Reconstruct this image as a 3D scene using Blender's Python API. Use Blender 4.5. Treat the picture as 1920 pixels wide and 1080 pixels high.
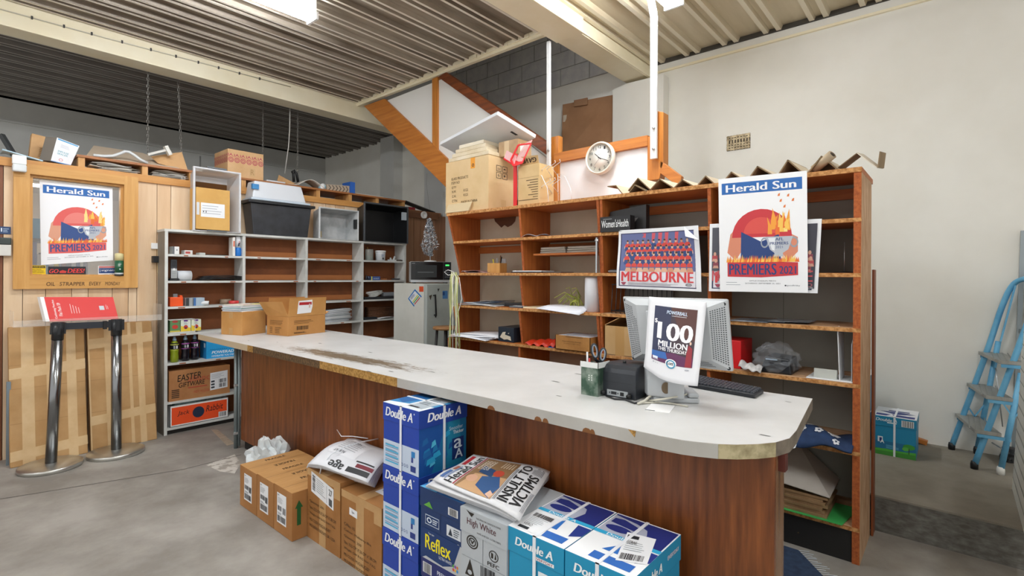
import bpy, bmesh, math, random
from mathutils import Vector, Matrix
random.seed(7)
S = bpy.context.scene
for o in list(bpy.data.objects): bpy.data.objects.remove(o, do_unlink=True)
COL = S.collection
PI = math.pi

# ------------------------------------------------------------------ camera
CAMH = 1.45
ANG, RHO, FPX, HOR = math.radians(40.85), math.radians(.31), 960.0, 517.5
cd = bpy.data.cameras.new('camera'); cam = bpy.data.objects.new('camera', cd); COL.objects.link(cam)
cd.sensor_width = 36.0; cd.lens = 36.0*FPX/1920.0
cd.shift_y = -(540.0-HOR)/1920.0
cd.clip_start = .05; cd.clip_end = 100
cam.location = (0, 0, CAMH)
cam.rotation_euler = (PI/2, -RHO, ANG-PI/2)
S.camera = cam
# ------------------------------------------------------------------ world, view
S.view_settings.view_transform = 'Standard'
S.view_settings.look = 'None'
S.view_settings.gamma = 1
S.view_settings.use_curve_mapping = False
S.view_settings.exposure = 0.32
w = bpy.data.worlds.new('world'); S.world = w; w.use_nodes = True
bg = w.node_tree.nodes['Background']; bg.inputs[0].default_value = (1, .985, .96, 1); bg.inputs[1].default_value = .75
LAMP = 50.0      # emission of the fluorescent diffusers

# ------------------------------------------------------------------ measuring: a sight line of the camera met with a real plane
_F = Vector((math.cos(ANG), math.sin(ANG), 0)); _R = Vector((math.sin(ANG), -math.cos(ANG), 0)); _U = Vector((0, 0, 1))
def _ray(u, v):
    x = (u-960)/FPX; y = (HOR-v)/FPX
    return _F + _R*(x*math.cos(RHO)-y*math.sin(RHO)) + _U*(x*math.sin(RHO)+y*math.cos(RHO))
def X(u, v, k): d = _ray(u, v); return Vector((0, 0, CAMH)) + d*(k/d.x)
def Y(u, v, k): d = _ray(u, v); return Vector((0, 0, CAMH)) + d*(k/d.y)
def Z(u, v, k=0): d = _ray(u, v); return Vector((0, 0, CAMH)) + d*((k-CAMH)/d.z)

# ------------------------------------------------------------------ materials
def lin(c):
    if isinstance(c, str):
        c = c.lstrip('#'); c = [int(c[i:i+2], 16)/255 for i in (0, 2, 4)]
    return [x/12.92 if x <= .04045 else ((x+.055)/1.055)**2.4 for x in c] + [1.0]
_mats = {}
def mat(col, rough=.6, metal=0.0, var=0.0, scale=6.0, stretch=(1, 1, 1), col2=None, bump=0.0, bscale=None, alpha=1.0, trans=0.0, emit=0.0, detail=4.0, lo=.35, hi=.65, spec=None):
    key = (col, rough, metal, var, scale, stretch, col2, bump, bscale, alpha, trans, emit, lo, hi, spec)
    if key in _mats: return _mats[key]
    m = bpy.data.materials.new('mat_%d' % len(_mats)); m.use_nodes = True; _mats[key] = m
    nt = m.node_tree; b = nt.nodes['Principled BSDF']
    b.inputs['Base Color'].default_value = lin(col)
    b.inputs['Roughness'].default_value = rough; b.inputs['Metallic'].default_value = metal
    if spec is not None: b.inputs['Specular IOR Level'].default_value = spec
    if alpha < 1: b.inputs['Alpha'].default_value = alpha
    if trans: b.inputs['Transmission Weight'].default_value = trans
    if emit:
        b.inputs['Emission Color'].default_value = lin(col); b.inputs['Emission Strength'].default_value = emit
    if var or col2 or bump:
        tc = nt.nodes.new('ShaderNodeTexCoord'); mp = nt.nodes.new('ShaderNodeMapping')
        mp.inputs['Scale'].default_value = stretch; nt.links.new(tc.outputs['Object'], mp.inputs['Vector'])
    if var or col2:
        n = nt.nodes.new('ShaderNodeTexNoise'); n.inputs['Scale'].default_value = scale; n.inputs['Detail'].default_value = detail
        n.inputs['Roughness'].default_value = .6
        nt.links.new(mp.outputs[0], n.inputs['Vector'])
        r = nt.nodes.new('ShaderNodeValToRGB'); nt.links.new(n.outputs['Fac'], r.inputs['Fac'])
        a = lin(col)
        c2 = lin(col2) if col2 else [x*(1-var) for x in a[:3]]+[1]
        r.color_ramp.elements[0].position = lo; r.color_ramp.elements[1].position = hi
        r.color_ramp.elements[0].color = c2; r.color_ramp.elements[1].color = a
        nt.links.new(r.outputs['Color'], b.inputs['Base Color'])
    if bump:
        n2 = nt.nodes.new('ShaderNodeTexNoise'); n2.inputs['Scale'].default_value = bscale or scale; n2.inputs['Detail'].default_value = 5
        nt.links.new(mp.outputs[0], n2.inputs['Vector'])
        bp = nt.nodes.new('ShaderNodeBump'); bp.inputs['Strength'].default_value = bump; bp.inputs['Distance'].default_value = .01
        nt.links.new(n2.outputs['Fac'], bp.inputs['Height']); nt.links.new(bp.outputs[0], b.inputs['Normal'])
    return m
def wood(c1, c2, axis, scale=9.0, rough=.45, k=14.0, bump=0.0, lo=.3, hi=.7):
    st = [1.0, 1.0, 1.0]
    for i in range(3):
        if i != axis: st[i] = k/1.6
    st[axis] = .55
    return mat(c1, rough, col2=c2, scale=scale/2, stretch=tuple(st), bump=bump, lo=lo, hi=hi)
INK = lambda c: mat(c, .55)

# ------------------------------------------------------------------ mesh builder
class MB:
    def __init__(s): s.v = []; s.f = []; s.m = []; s.mats = []; s.sm = []
    def mi(s, m):
        if m not in s.mats: s.mats.append(m)
        return s.mats.index(m)
    def add(s, vs, fs, m, smooth=False, M=None):
        b = len(s.v); k = s.mi(m)
        for p in vs:
            p = Vector(p); s.v.append(M @ p if M else p)
        for f in fs: s.f.append([b+i for i in f]); s.m.append(k); s.sm.append(smooth)
        return s
    def box(s, a, b, m, M=None):
        x0, x1 = sorted((a[0], b[0])); y0, y1 = sorted((a[1], b[1])); z0, z1 = sorted((a[2], b[2]))
        vs = [(x, y, z) for z in (z0, z1) for y in (y0, y1) for x in (x0, x1)]
        return s.add(vs, [(0, 2, 3, 1), (4, 5, 7, 6), (0, 1, 5, 4), (2, 6, 7, 3), (0, 4, 6, 2), (1, 3, 7, 5)], m, M=M)
    def bar(s, p, q, w, h, m, up=(0, 0, 1)):      # rectangular bar from p to q
        p, q = Vector(p), Vector(q); d = (q-p).normalized(); up = Vector(up)
        a = d.cross(up)
        if a.length < 1e-4: a = d.cross(Vector((1, 0, 0)))
        a.normalize(); c = a.cross(d); vs = []
        for e in (p, q):
            for i, j in ((-1, -1), (1, -1), (1, 1), (-1, 1)): vs.append(e+a*(w/2*i)+c*(h/2*j))
        return s.add(vs, [(0, 1, 2, 3), (4, 7, 6, 5), (0, 4, 5, 1), (1, 5, 6, 2), (2, 6, 7, 3), (3, 7, 4, 0)], m)
    def tube(s, path, r, m, n=10, closed=False, cap=True):
        path = [Vector(p) for p in path]; N = len(path); rr = r if isinstance(r, (list, tuple)) else [r]*N
        vs = []; prev = None
        for i, p in enumerate(path):
            if closed: t = path[(i+1) % N]-path[i-1]
            else: t = path[min(i+1, N-1)]-path[max(i-1, 0)]
            t.normalize()
            if prev is None:
                a = t.cross(Vector((0, 0, 1)))
                if a.length < 1e-3: a = t.cross(Vector((1, 0, 0)))
            else: a = prev - t*prev.dot(t)
            if a.length < 1e-6: a = t.cross(Vector((0, 1, 0)))
            a.normalize(); prev = a; c = t.cross(a)
            for k in range(n):
                an = 2*PI*k/n; vs.append(p+(a*math.cos(an)+c*math.sin(an))*rr[i])
        fs = []
        for i in range(N if closed else N-1):
            for k in range(n):
                j = (i+1) % N; fs.append((i*n+k, i*n+(k+1) % n, j*n+(k+1) % n, j*n+k))
        if cap and not closed: fs.append(tuple(range(n))[::-1]); fs.append(tuple(range((N-1)*n, N*n)))
        return s.add(vs, fs, m, True)
    def lathe(s, prof, m, c=(0, 0, 0), n=24, M=None):   # prof: (r, z)
        vs = []; fs = []
        for r, z in prof:
            for k in range(n): a = 2*PI*k/n; vs.append((c[0]+r*math.cos(a), c[1]+r*math.sin(a), c[2]+z))
        for i in range(len(prof)-1):
            for k in range(n): fs.append((i*n+k, i*n+(k+1) % n, (i+1)*n+(k+1) % n, (i+1)*n+k))
        if prof[0][0] > 1e-5: fs.append(tuple(range(n))[::-1])
        if prof[-1][0] > 1e-5: fs.append(tuple(range((len(prof)-1)*n, len(prof)*n)))
        return s.add(vs, fs, m, True, M)
    def prism(s, pts, d, m):     # closed planar polygon pushed along vector d
        pts = [Vector(p) for p in pts]; n = len(pts); d = Vector(d)
        vs = pts+[p+d for p in pts]
        fs = [tuple(range(n)), tuple(range(2*n-1, n-1, -1))]+[(i, i+n, (i+1) % n+n, (i+1) % n) for i in range(n)]
        return s.add(vs, fs, m)
    def grid(s, fn, nu, nv, m, smooth=True):
        vs = [fn(i/nu, j/nv) for j in range(nv+1) for i in range(nu+1)]
        fs = [(j*(nu+1)+i, j*(nu+1)+i+1, (j+1)*(nu+1)+i+1, (j+1)*(nu+1)+i) for j in range(nv) for i in range(nu)]
        return s.add(vs, fs, m, smooth)
    def sheet(s, fn, nu, nv, m, t):   # bent sheet with thickness t (fn gives top, normal-ish thickness along -n)
        vs = []; e = 1e-3
        pts = [[Vector(fn(i/nu, j/nv)) for i in range(nu+1)] for j in range(nv+1)]
        top = []; bot = []
        for j in range(nv+1):
            for i in range(nu+1):
                du = pts[j][min(i+1, nu)]-pts[j][max(i-1, 0)]; dv = pts[min(j+1, nv)][i]-pts[max(j-1, 0)][i]
                n = du.cross(dv)
                if n.length > 1e-12: n.normalize()
                top.append(pts[j][i]); bot.append(pts[j][i]-n*t)
        W = nu+1; K = len(top); fs = []
        for j in range(nv):
            for i in range(nu):
                a = j*W+i; fs.append((a, a+1, a+W+1, a+W)); fs.append((K+a, K+a+W, K+a+W+1, K+a+1))
        rim = [i for i in range(W)]+[j*W+nu for j in range(1, nv+1)]+[nv*W+i for i in range(nu-1, -1, -1)]+[j*W for j in range(nv-1, 0, -1)]
        for a, b in zip(rim, rim[1:]+rim[:1]): fs.append((a, K+a, K+b, b))
        return s.add(top+bot, fs, m, True)
    def build(s, name, parent=None, local=False, bevel=0, seg=2, sub=0):
        Mi = None
        if parent is not None and not local: Mi = WORLD(parent).inverted()
        me = bpy.data.meshes.new(name)
        org = Vector((0, 0, 0))
        if parent is None and s.v:        # origin at the base of a lone thing
            xs = [p.x for p in s.v]; ys = [p.y for p in s.v]; zs = [p.z for p in s.v]
            org = Vector(((min(xs)+max(xs))/2, (min(ys)+max(ys))/2, min(zs)))
        me.from_pydata([tuple((Mi @ p) if Mi else (p-org)) for p in s.v], [], s.f)
        for m in s.mats: me.materials.append(m)
        for p, k, q in zip(me.polygons, s.m, s.sm): p.material_index = k; p.use_smooth = q
        me.validate(); me.update()
        o = bpy.data.objects.new(name, me); COL.objects.link(o)
        if parent is not None: o.parent = parent
        else: o.location = org
        _W[o.name] = WORLD(parent) if parent is not None else Matrix.Translation(org)
        if bevel:
            b = o.modifiers.new('bevel', 'BEVEL'); b.width = bevel; b.segments = seg; b.limit_method = 'ANGLE'; b.angle_limit = math.radians(40)
        if sub:
            b = o.modifiers.new('sub', 'SUBSURF'); b.levels = sub; b.render_levels = sub
        return o
_W = {}
def WORLD(o):
    if o.name in _W: return _W[o.name]
    return Matrix.Identity(4)
def tag(o, label, cat, group=None):
    o['label'] = label; o['category'] = cat
    if group: o['group'] = group
    return o
def struct(o): o['kind'] = 'structure'; return o
def E(name, label, cat, loc, rz=0.0, group=None):
    o = bpy.data.objects.new(name, None); COL.objects.link(o); o.empty_display_size = .05
    o.location = loc; o.rotation_euler = (0, 0, rz)
    _W[o.name] = Matrix.Translation(Vector(loc)) @ Matrix.Rotation(rz, 4, 'Z')
    return tag(o, label, cat, group)
def copy_tree(o, loc, rz, label=None):
    c = o.copy(); COL.objects.link(c); c.location = loc; c.rotation_euler = (0, 0, rz)
    if label: c['label'] = label
    _W[c.name] = Matrix.Translation(Vector(loc)) @ Matrix.Rotation(rz, 4, 'Z')
    for ch in list(o.children):
        d = ch.copy(); COL.objects.link(d); d.parent = c
        for g in list(ch.children):
            e = g.copy(); COL.objects.link(e); e.parent = d
    return c

# ------------------------------------------------------------------ printed matter
_txt = {}
def text_mesh(t, bold=0.0, shear=0.0, res=3):
    key = (t, bold, shear)
    if key in _txt: return _txt[key]
    cu = bpy.data.curves.new('t', 'FONT'); cu.body = t; cu.resolution_u = res; cu.offset = bold; cu.shear = shear
    ob = bpy.data.objects.new('t', cu)
    me = ob.to_mesh()
    vs = [(v.co.x, v.co.y) for v in me.vertices]; fs = [tuple(p.vertices) for p in me.polygons]
    ob.to_mesh_clear(); bpy.data.objects.remove(ob); bpy.data.curves.remove(cu)
    x0 = min(v[0] for v in vs); x1 = max(v[0] for v in vs); y0 = min(v[1] for v in vs); y1 = max(v[1] for v in vs)
    vs = [((x-x0)/(x1-x0), (y-y0)/(y1-y0)) for x, y in vs]
    _txt[key] = (vs, fs, (x1-x0)/(y1-y0)); return _txt[key]
class Print:
    """ink on a surface: fn(s,t) -> point, normal outward n(s,t) from finite differences; s,t in 0..1"""
    def __init__(s, fn, lift=.0006, sub=0): s.fn = fn; s.lift = lift; s.sub = sub; s.it = []
    def poly(s, pts, c, l=1): s.it.append(([tuple(p) for p in pts], [tuple(range(len(pts)))], c, l)); return s
    def rect(s, x, y, w, h, c, l=1): return s.poly([(x, y), (x+w, y), (x+w, y+h), (x, y+h)], c, l)
    def ell(s, cx, cy, rx, ry, c, l=1, n=16): return s.poly([(cx+rx*math.cos(2*PI*k/n), cy+ry*math.sin(2*PI*k/n)) for k in range(n)], c, l)
    def ring(s, cx, cy, rx, ry, k, c, l=1, n=20):
        vs = []; fs = []
        for i in range(n):
            a = 2*PI*i/n; vs += [(cx+rx*math.cos(a), cy+ry*math.sin(a)), (cx+rx*k*math.cos(a), cy+ry*k*math.sin(a))]
        for i in range(n): j = (i+1) % n; fs.append((2*i, 2*j, 2*j+1, 2*i+1))
        s.it.append((vs, fs, c, l)); return s
    def text(s, t, x, y, w, h, c, l=3, bold=0.0, shear=0.0, rot=0, skew=0.0):
        vs, fs, a = text_mesh(t, 0.0, shear)
        if rot == 0: p = [(x+w*q[0]+0, y+h*q[1]+skew*q[0]) for q in vs]
        elif rot == 180: p = [(x+w*(1-q[0]), y+h*(1-q[1])) for q in vs]
        elif rot == 90: p = [(x+w*(1-q[1]), y+h*q[0]) for q in vs]
        else: p = [(x+w*q[1], y+h*(1-q[0])) for q in vs]
        if not bold: s.it.append((p, fs, c, l)); return s
        d = min(1.1*bold/a, .024)      # heavier stroke: the letters set three times a hair apart
        ax = 0 if rot in (0, 180) else 1; o = (x, y)[ax]; L = (w, h)[ax]
        for k in (-1, 0, 1):
            q = []
            for pt in p:
                pt = list(pt); pt[ax] = o+(pt[ax]-o)*(1-2*d)+L*d*(1+k); q.append(tuple(pt))
            s.it.append((q, fs, c, l+.3*(k+1)))
        return s
    def lines(s, x, y, w, h, n, c, l=2, fill=.45, rnd=.35):
        for i in range(n):
            ww = w*(1-rnd*random.random()); hh = h/n
            s.rect(x, y+h-hh*(i+1)+hh*(1-fill)/2, ww, hh*fill, c, l)
        return s
    def bars(s, x, y, w, h, c='#15151a', n=22, l=3, vert=False):
        p = 0.0
        while p < 1:
            b = random.choice((.4, .4, .8, 1.2))/n; g = random.choice((.5, .5, .9))/n
            if p+b > 1: break
            if vert: s.rect(x, y+h*p, w, h*b, c, l)
            else: s.rect(x+w*p, y, w*b, h, c, l)
            p += b+g
        return s
    def build(s, name, parent):
        mb = MB(); s.into(mb); return mb.build(name, parent)
    def into(s, mb):
        e = 1e-3
        for idx, (pts, fs, c, l) in enumerate(s.it):
            m = c if not isinstance(c, str) else INK(c)
            if s.sub:
                bm = bmesh.new(); bv = [bm.verts.new((p[0], p[1], 0)) for p in pts]
                for f in fs:
                    try: bm.faces.new([bv[i] for i in f])
                    except ValueError: pass
                for ax in (0, 1):
                    for k in range(1, s.sub):
                        co = [0, 0, 0]; co[ax] = k/s.sub; no = [0, 0, 0]; no[ax] = 1
                        bmesh.ops.bisect_plane(bm, geom=bm.verts[:]+bm.edges[:]+bm.faces[:], plane_co=co, plane_no=no)
                bm.verts.index_update(); pts = [(v.co.x, v.co.y) for v in bm.verts]; fs = [[v.index for v in f.verts] for f in bm.faces]; bm.free()
            vs = []
            for a, b in pts:
                p = Vector(s.fn(a, b)); n = (Vector(s.fn(a+e, b))-Vector(s.fn(a-e, b))).cross(Vector(s.fn(a, b+e))-Vector(s.fn(a, b-e)))
                n.normalize(); vs.append(p+n*(s.lift+l*.00025+(idx % 40)*.00001))
            mb.add(vs, fs, m)
        return mb
def quadfn(bl, br, tr, tl):
    bl, br, tr, tl = map(Vector, (bl, br, tr, tl))
    return lambda s, t: (bl*(1-s)+br*s)*(1-t)+(tl*(1-s)+tr*s)*t
def face(a, b, side):
    """side of an axis-aligned box a..b as seen from outside: '-x', '-y', '+z' (read from -x), '+zy' (read from -y)"""
    x0, y0, z0 = a; x1, y1, z1 = b
    if side == '-x': return quadfn((x0, y1, z0), (x0, y0, z0), (x0, y0, z1), (x0, y1, z1))
    if side == '-y': return quadfn((x0, y0, z0), (x1, y0, z0), (x1, y0, z1), (x0, y0, z1))
    if side == '+z': return quadfn((x0, y1, z1), (x0, y0, z1), (x1, y0, z1), (x1, y1, z1))
    if side == '+zy': return quadfn((x0, y0, z1), (x1, y0, z1), (x1, y1, z1), (x0, y1, z1))
def rot_about(c, rz): return Matrix.Translation(Vector(c)) @ Matrix.Rotation(rz, 4, 'Z') @ Matrix.Translation(-Vector(c))

class Box:
    """a carton: body mesh with what is printed on it; rz turns it about its base centre"""
    def __init__(s, a, b, m, rz=0.0, bevel=.003, open_top=False, th=.004):
        s.a, s.b = Vector(a), Vector(b); s.m = m; s.bevel = bevel
        s.c = Vector(((a[0]+b[0])/2, (a[1]+b[1])/2, a[2])); s.M = rot_about(s.c, rz) if rz else Matrix.Identity(4); s.rz = rz
        s.mb = MB()
        if open_top:
            x0, y0, z0 = a; x1, y1, z1 = b
            for p, q in (((x0, y0, z0), (x1, y1, z0+th)), ((x0, y0, z0), (x0+th, y1, z1)), ((x1-th, y0, z0), (x1, y1, z1)), ((x0, y0, z0), (x1, y0+th, z1)), ((x0, y1-th, z0), (x1, y1, z1))): s.mb.box(p, q, m, s.M)
        else: s.mb.box(a, b, m, s.M)
    def fn(s, side, a=None, b=None):
        f = face(a or s.a, b or s.b, side); M = s.M
        return lambda u, v: M @ f(u, v)
    def P(s, side, lift=.0006): return Print(s.fn(side), lift)
    def part(s, name, a, b, m, o, prints=(), bevel=.002):
        mb = MB(); mb.box(a, b, m, s.M)
        for p in prints: p.into(mb)
        return mb.build(name, o, bevel=bevel)
    def build(s, name, label, cat, group=None, prints=()):
        for p in prints: p.into(s.mb)
        o = s.mb.build(name, None, bevel=s.bevel); return tag(o, label, cat, group)
kraft = mat('#b9824c', .75, col2='#a8713d', scale=5); kraft_l = mat('#d3a878', .7, col2='#c69a68', scale=5); kraft_p = mat('#cfae82', .75, col2='#c2a074', scale=4)
tape = mat('#c39a66', .3, col2='#b98f5c', scale=12); tape_c = mat('#d8bf96', .25)
white = mat('#f1f1ef', .55); paper = mat('#eceef1', .6); black = mat('#17181a', .5); clear = mat('#f4f8fa', .08, alpha=.18)
# ================================================================== SETTING
YW, XW, YG, ZC, XS = 5.58, 4.975, 8.95, 3.63, 3.65
concrete = mat('#a39f98', .62, col2='#837e77', scale=2.6, detail=9, bump=.12, bscale=30, lo=.38, hi=.66)
concrete_old = mat('#8f897d', .8, col2='#776f63', scale=2.2, detail=9, bump=.2, bscale=25)
wallpaint = mat('#eceae2', .75, col2='#e3e0d6', scale=1.1, bump=.05, bscale=40)
greywall = mat('#cdcdc8', .8, col2='#c2c2bd', scale=1.5)
cream = mat('#f8efd4', .5, col2='#f1e5c4', scale=2)
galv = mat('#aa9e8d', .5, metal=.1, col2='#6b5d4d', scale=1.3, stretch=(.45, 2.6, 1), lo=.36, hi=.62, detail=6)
galv_rib_lit = mat('#f3ede0', .45, col2='#ded3c0', scale=2, stretch=(.4, 4, 1))  # rib flanges paler than the pans: lamplight put into their colour
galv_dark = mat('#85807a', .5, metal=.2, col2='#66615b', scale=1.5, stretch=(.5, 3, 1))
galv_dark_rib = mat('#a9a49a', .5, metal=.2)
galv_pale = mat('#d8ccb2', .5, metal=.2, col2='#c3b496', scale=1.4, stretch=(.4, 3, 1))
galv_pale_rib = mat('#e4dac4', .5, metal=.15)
orange_wood = wood('#c98035', '#ad6424', 1, 8)
orange_wood_z = wood('#d18838', '#b66e28', 2, 8)

m = MB()
m.box((-3, -3, -.15), (XW, YG, 0), concrete)
dark_joint = mat('#57514a', .9)
def strip(mb, p, q, wd, c, z=.0012):
    p, q = Vector(p), Vector(q); d = (q-p).normalized(); n = Vector((-d.y, d.x, 0))*wd/2
    mb.add([(p+n).to_3d().xy.to_3d()+Vector((0, 0, z)), (p-n).xy.to_3d()+Vector((0, 0, z)), (q-n).xy.to_3d()+Vector((0, 0, z)), (q+n).xy.to_3d()+Vector((0, 0, z))], [(0, 1, 2, 3)], c)
strip(m, Z(0, 936), Z(345, 880), .008, dark_joint); strip(m, Z(345, 880), Z(452, 853), .008, dark_joint)
strip(m, Z(0, 936), (-1, Z(0, 936).y-.1, 0), .008, dark_joint)
pale = mat('#d3cfc6', .9, col2='#a59e94', scale=14, lo=.42, hi=.52)
m.add([Z(*p)+Vector((0, 0, .0008)) for p in ((386, 872), (440, 852), (452, 868), (440, 888), (412, 884))], [(0, 1, 2, 3, 4)], pale)
fl = m.build('floor'); struct(fl)

m = MB()
m.box((3.597, -3, 0), (XW, 3.2, .204), concrete_old)
stepface = mat('#55524b', .85, col2='#74736d', scale=16, stretch=(1, 1, 2.5), lo=.3, hi=.6, detail=8)
m.add([(3.595, -3, 0), (3.595, 3.2, 0), (3.595, 3.2, .195), (3.595, -3, .195)], [(0, 3, 2, 1)], stepface)
struct(m.build('trim_1'))['label'] = 'raised concrete step along the right wall'

# walls
m = MB(); m.box((XW, -3, 0), (XW+.15, 9.1, 5.2), wallpaint)
blk = mat('#c9c9c5', .85, col2='#b9b8ba', scale=9, bump=.2, bscale=60); mortar = mat('#a09e98', .9)
zb0 = 3.05
for r in range(4):     # bare block courses over the stairs
    z0 = X(905, 205, XW).z-.0+.2*r+.0
    y = 2.35-(.2 if r % 2 else 0)
    while y < 5.6:
        m.box((XW-.012, max(y+.005, 2.3), z0+.005), (XW, y+.39, z0+.195), blk); y += .4
wr = m.build('wall_right'); struct(wr)
m = MB(); zz = X(905, 205, XW).z
m.box((XW-.004, 2.3, zz), (XW, 5.6, zz+.8), mortar); struct(m.build('trim_2'))
m = MB(); m.box((-3, YG, 0), (XW+.15, YG+.15, 3.9), greywall)
m.box((-3, YG-.03, X(609, 300, XW).z-.28), (XW, YG, X(609, 300, XW).z-.255), greywall)
gx = Y(374, 285, YG).x; m.box((gx, YG-.006, 1), (gx+.02, YG, 3.3), mat('#8f8f8b', .8))
struct(m.build('wall_back'))
m = MB()     # pier and pale panels on the wall behind the stairs
m.box((XW-.17, 6.6, 0), (XW, 6.95, ZC), greywall); m.box((XW-.05, 5.59, 0), (XW, 6.0, ZC), mat('#c6c7c5', .8))
struct(m.build('trim_3'))
m = MB()
a, b, c, d = X(1149, 168, 4.85), X(1176, 156, 4.85), X(1206, 149, 4.85), X(1244, 147, 4.85)
m.prism([(4.85, a.y, 1.5), a, b, c, (4.85, d.y, c.z), (4.85, d.y, 1.5)], (.12, 0, 0), wallpaint)
struct(m.build('trim_4'))['label'] = 'white wall nib at the top of the stairs'
m = MB(); zt = X(1237, 138, XW).z
m.box((XW-.025, -3, zt), (XW, 2.35, zt+.02), cream); m.box((XW-.012, -3, zt+.02), (XW, 2.35, ZC), wallpaint); m.box((XW-.03, -3, ZC-.004), (XW-.0125, 2.36, ZC+.04), mat('#4a463f', .9)); struct(m.build('trim_5'))
# air vent: a recessed grille in the wall
e = E('wall_vent', 'small brass coloured air vent set high in the white wall', 'vent', X(1385, 284, XW))
p0, p1 = X(1363, 284, XW), X(1407, 249, XW)
brass = mat('#b9a888', .5, metal=.5, col2='#7b6c52', scale=30); dk = mat('#2c2822', .9)
m = MB(); m.box((XW-.002, p0.y, p0.z), (XW, p1.y, p1.z), dk); m.build('grille_back', e)
m = MB()
for k in range(8):
    y = p0.y+(p1.y-p0.y)*(k+.5)/8
    m.box((XW-.01, y-.008, p0.z), (XW-.002, y+.008, p1.z), brass)
for k in range(6):
    z = p0.z+(p1.z-p0.z)*(k+.5)/6
    if k != 3: m.box((XW-.012, p0.y, z-.007), (XW-.003, p1.y, z+.007), brass)
m.build('grille', e)

# timber panel wall
birch = [wood(c1, c2, 2, 5, rough=.5, k=9) for c1, c2 in (('#e6cba9', '#d6b48e'), ('#dfbf9a', '#cfa981'), ('#ead1b1', '#dabb96'))]
darkplank = wood('#8a5433', '#6d3d22', 2, 6)
brownplank = [wood('#a07453', '#855a3b', 2, 6), wood('#8f6548', '#7a5137', 2, 6)]
us = [6, 43, 86, 135, 166, 211, 241, 257, 294, 320, 362]
xs = [Y(u, 430, YW).x for u in us]
while xs[-1] < XW-.15: xs.append(xs[-1]+random.choice((.12, .15, .19, .22)))
xs[-1] = XW; xs = [-1.2, -.8, -.5, -.2, .1]+xs
wx0, wx1, wz0, wz1 = Y(55, 400, YW).x, Y(231, 400, YW).x, Y(55, 517, YW).z, Y(55, 327, YW).z
m = MB()
for i in range(len(xs)-1):
    a, b = xs[i]+.002, xs[i+1]-.002
    c = darkplank if b < .45 else (random.choice(brownplank) if a > 4.05 else birch[i % 3])
    segs = [(0, 2.3)]
    if b > wx0-.02 and a < wx1+.02: segs = [(0, wz0-.02), (wz1+.02, 2.3)]
    for z0, z1 in segs:
        aa, bb = a, b
        m.box((aa, YW, z0), (bb, YW+.02, z1), c)
for seg in ((-1.2, 0, wx0-.01, 2.3), (wx1+.01, 0, XW, 2.3), (wx0-.01, 0, wx1+.01, wz0-.01), (wx0-.01, wz1+.01, wx1+.01, 2.3)):
    m.box((seg[0], YW+.018, seg[1]), (seg[2], YW+.03, seg[3]), mat('#3b2415', .9))
    m.box((seg[0], YW+.06, seg[1]), (seg[2], YW+.09, seg[3]), mat('#cfc9bd', .8))
wl = m.build('wall_left'); struct(wl)
# top rail, blocks and shelf board of the timber wall
rail = wood('#d39a55', '#bd8240', 0, 6); boardm = wood('#b0723f', '#93592c', 0, 6); blockm = wood('#dca96a', '#c08a4c', 2, 6)
m = MB()
m.box((-1.2, YW-.02, 2.285), (4.1, YW+.09, 2.35), rail); m.box((4.1, YW-.02, 2.29), (4.87, YW+.09, 2.34), mat('#8f5f3b', .6))
struct(m.build('trim_6'))
m = MB()
bx = [Y(u, 320, YW).x for u in (153, 272, 360, 457, 530, 597, 657, 708, 757)]
for x in bx: m.box((x-.022, YW, 2.35), (x+.022, YW+.32, 2.432), blockm)
m.box((bx[0]-.03, YW-.012, 2.432), (bx[-1]+.02, YW+.45, 2.452), boardm)
m.box((bx[0]-.03, YW+.1, 2.33), (bx[-1]+.02, YW+.45, 2.35), boardm)
struct(m.build('trim_7'))['label'] = 'raw timber ledge running along the top of the panelled wall'

# internal window in the timber wall
frame = wood('#d9a661', '#c48d45', 0, 6); framez = wood('#d9a661', '#c48d45', 2, 6)
wn = E('window_1', 'window', 'window', (0, 0, 0)); del wn['category']; del wn['label']; wn['kind'] = 'structure'
wn.location = ((wx0+wx1)/2, YW, wz0); _W[wn.name] = Matrix.Translation(wn.location)
fx0, fx1, fz0, fz1 = Y(24, 430, YW).x, Y(257, 430, YW).x, Y(24, 542, YW).z, Y(24, 305, YW).z
m = MB()
m.box((fx0, YW-.035, fz0), (wx0, YW, fz1), framez); m.box((wx1, YW-.035, fz0), (fx1, YW, fz1), framez)
m.box((wx0, YW-.0345, fz0), (wx1, YW, wz0), frame); m.box((wx0, YW-.0345, wz1), (wx1, YW, fz1), frame)
for a, b in (((wx0, wz0), (wx0+.02, wz1)), ((wx1-.02, wz0), (wx1, wz1)), ((wx0+.02, wz0), (wx1-.02, wz0+.012)), ((wx0+.02, wz1-.02), (wx1-.02, wz1))):
    m.box((a[0], YW, a[1]), (b[0], YW+.06, b[1]), framez)
p = Print(quadfn((fx0, YW-.0352, fz0), (fx1, YW-.0352, fz0), (fx1, YW-.0352, wz0), (fx0, YW-.0352, wz0)))
x = .24
for t, wd in (('OIL', .065), ('STRAPPER', .2), ('EVERY', .1), ('MONDAY', .13)):
    p.text(t, x, .22, wd, .3, '#4a2f18', shear=.1); x += wd+.035
p.into(m); fr = m.build('window_frame', wn, bevel=.004)
m = MB(); m.box((wx0+.02, YW+.03, wz0+.012), (wx1-.02, YW+.034, wz1-.02), mat('#ffffff', .02, alpha=.12))
m.build('window_pane', wn)
# store room seen through the glass
m = MB(); m.box((-.6, 7.2, 0), (2.4, 7.25, 2.35), mat('#d9cdbd', .8)); m.box((-.6, 5.7, 2.28), (2.4, 7.25, 2.31), mat('#cfc8bc', .8))
struct(m.build('wall_storeroom'))

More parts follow.
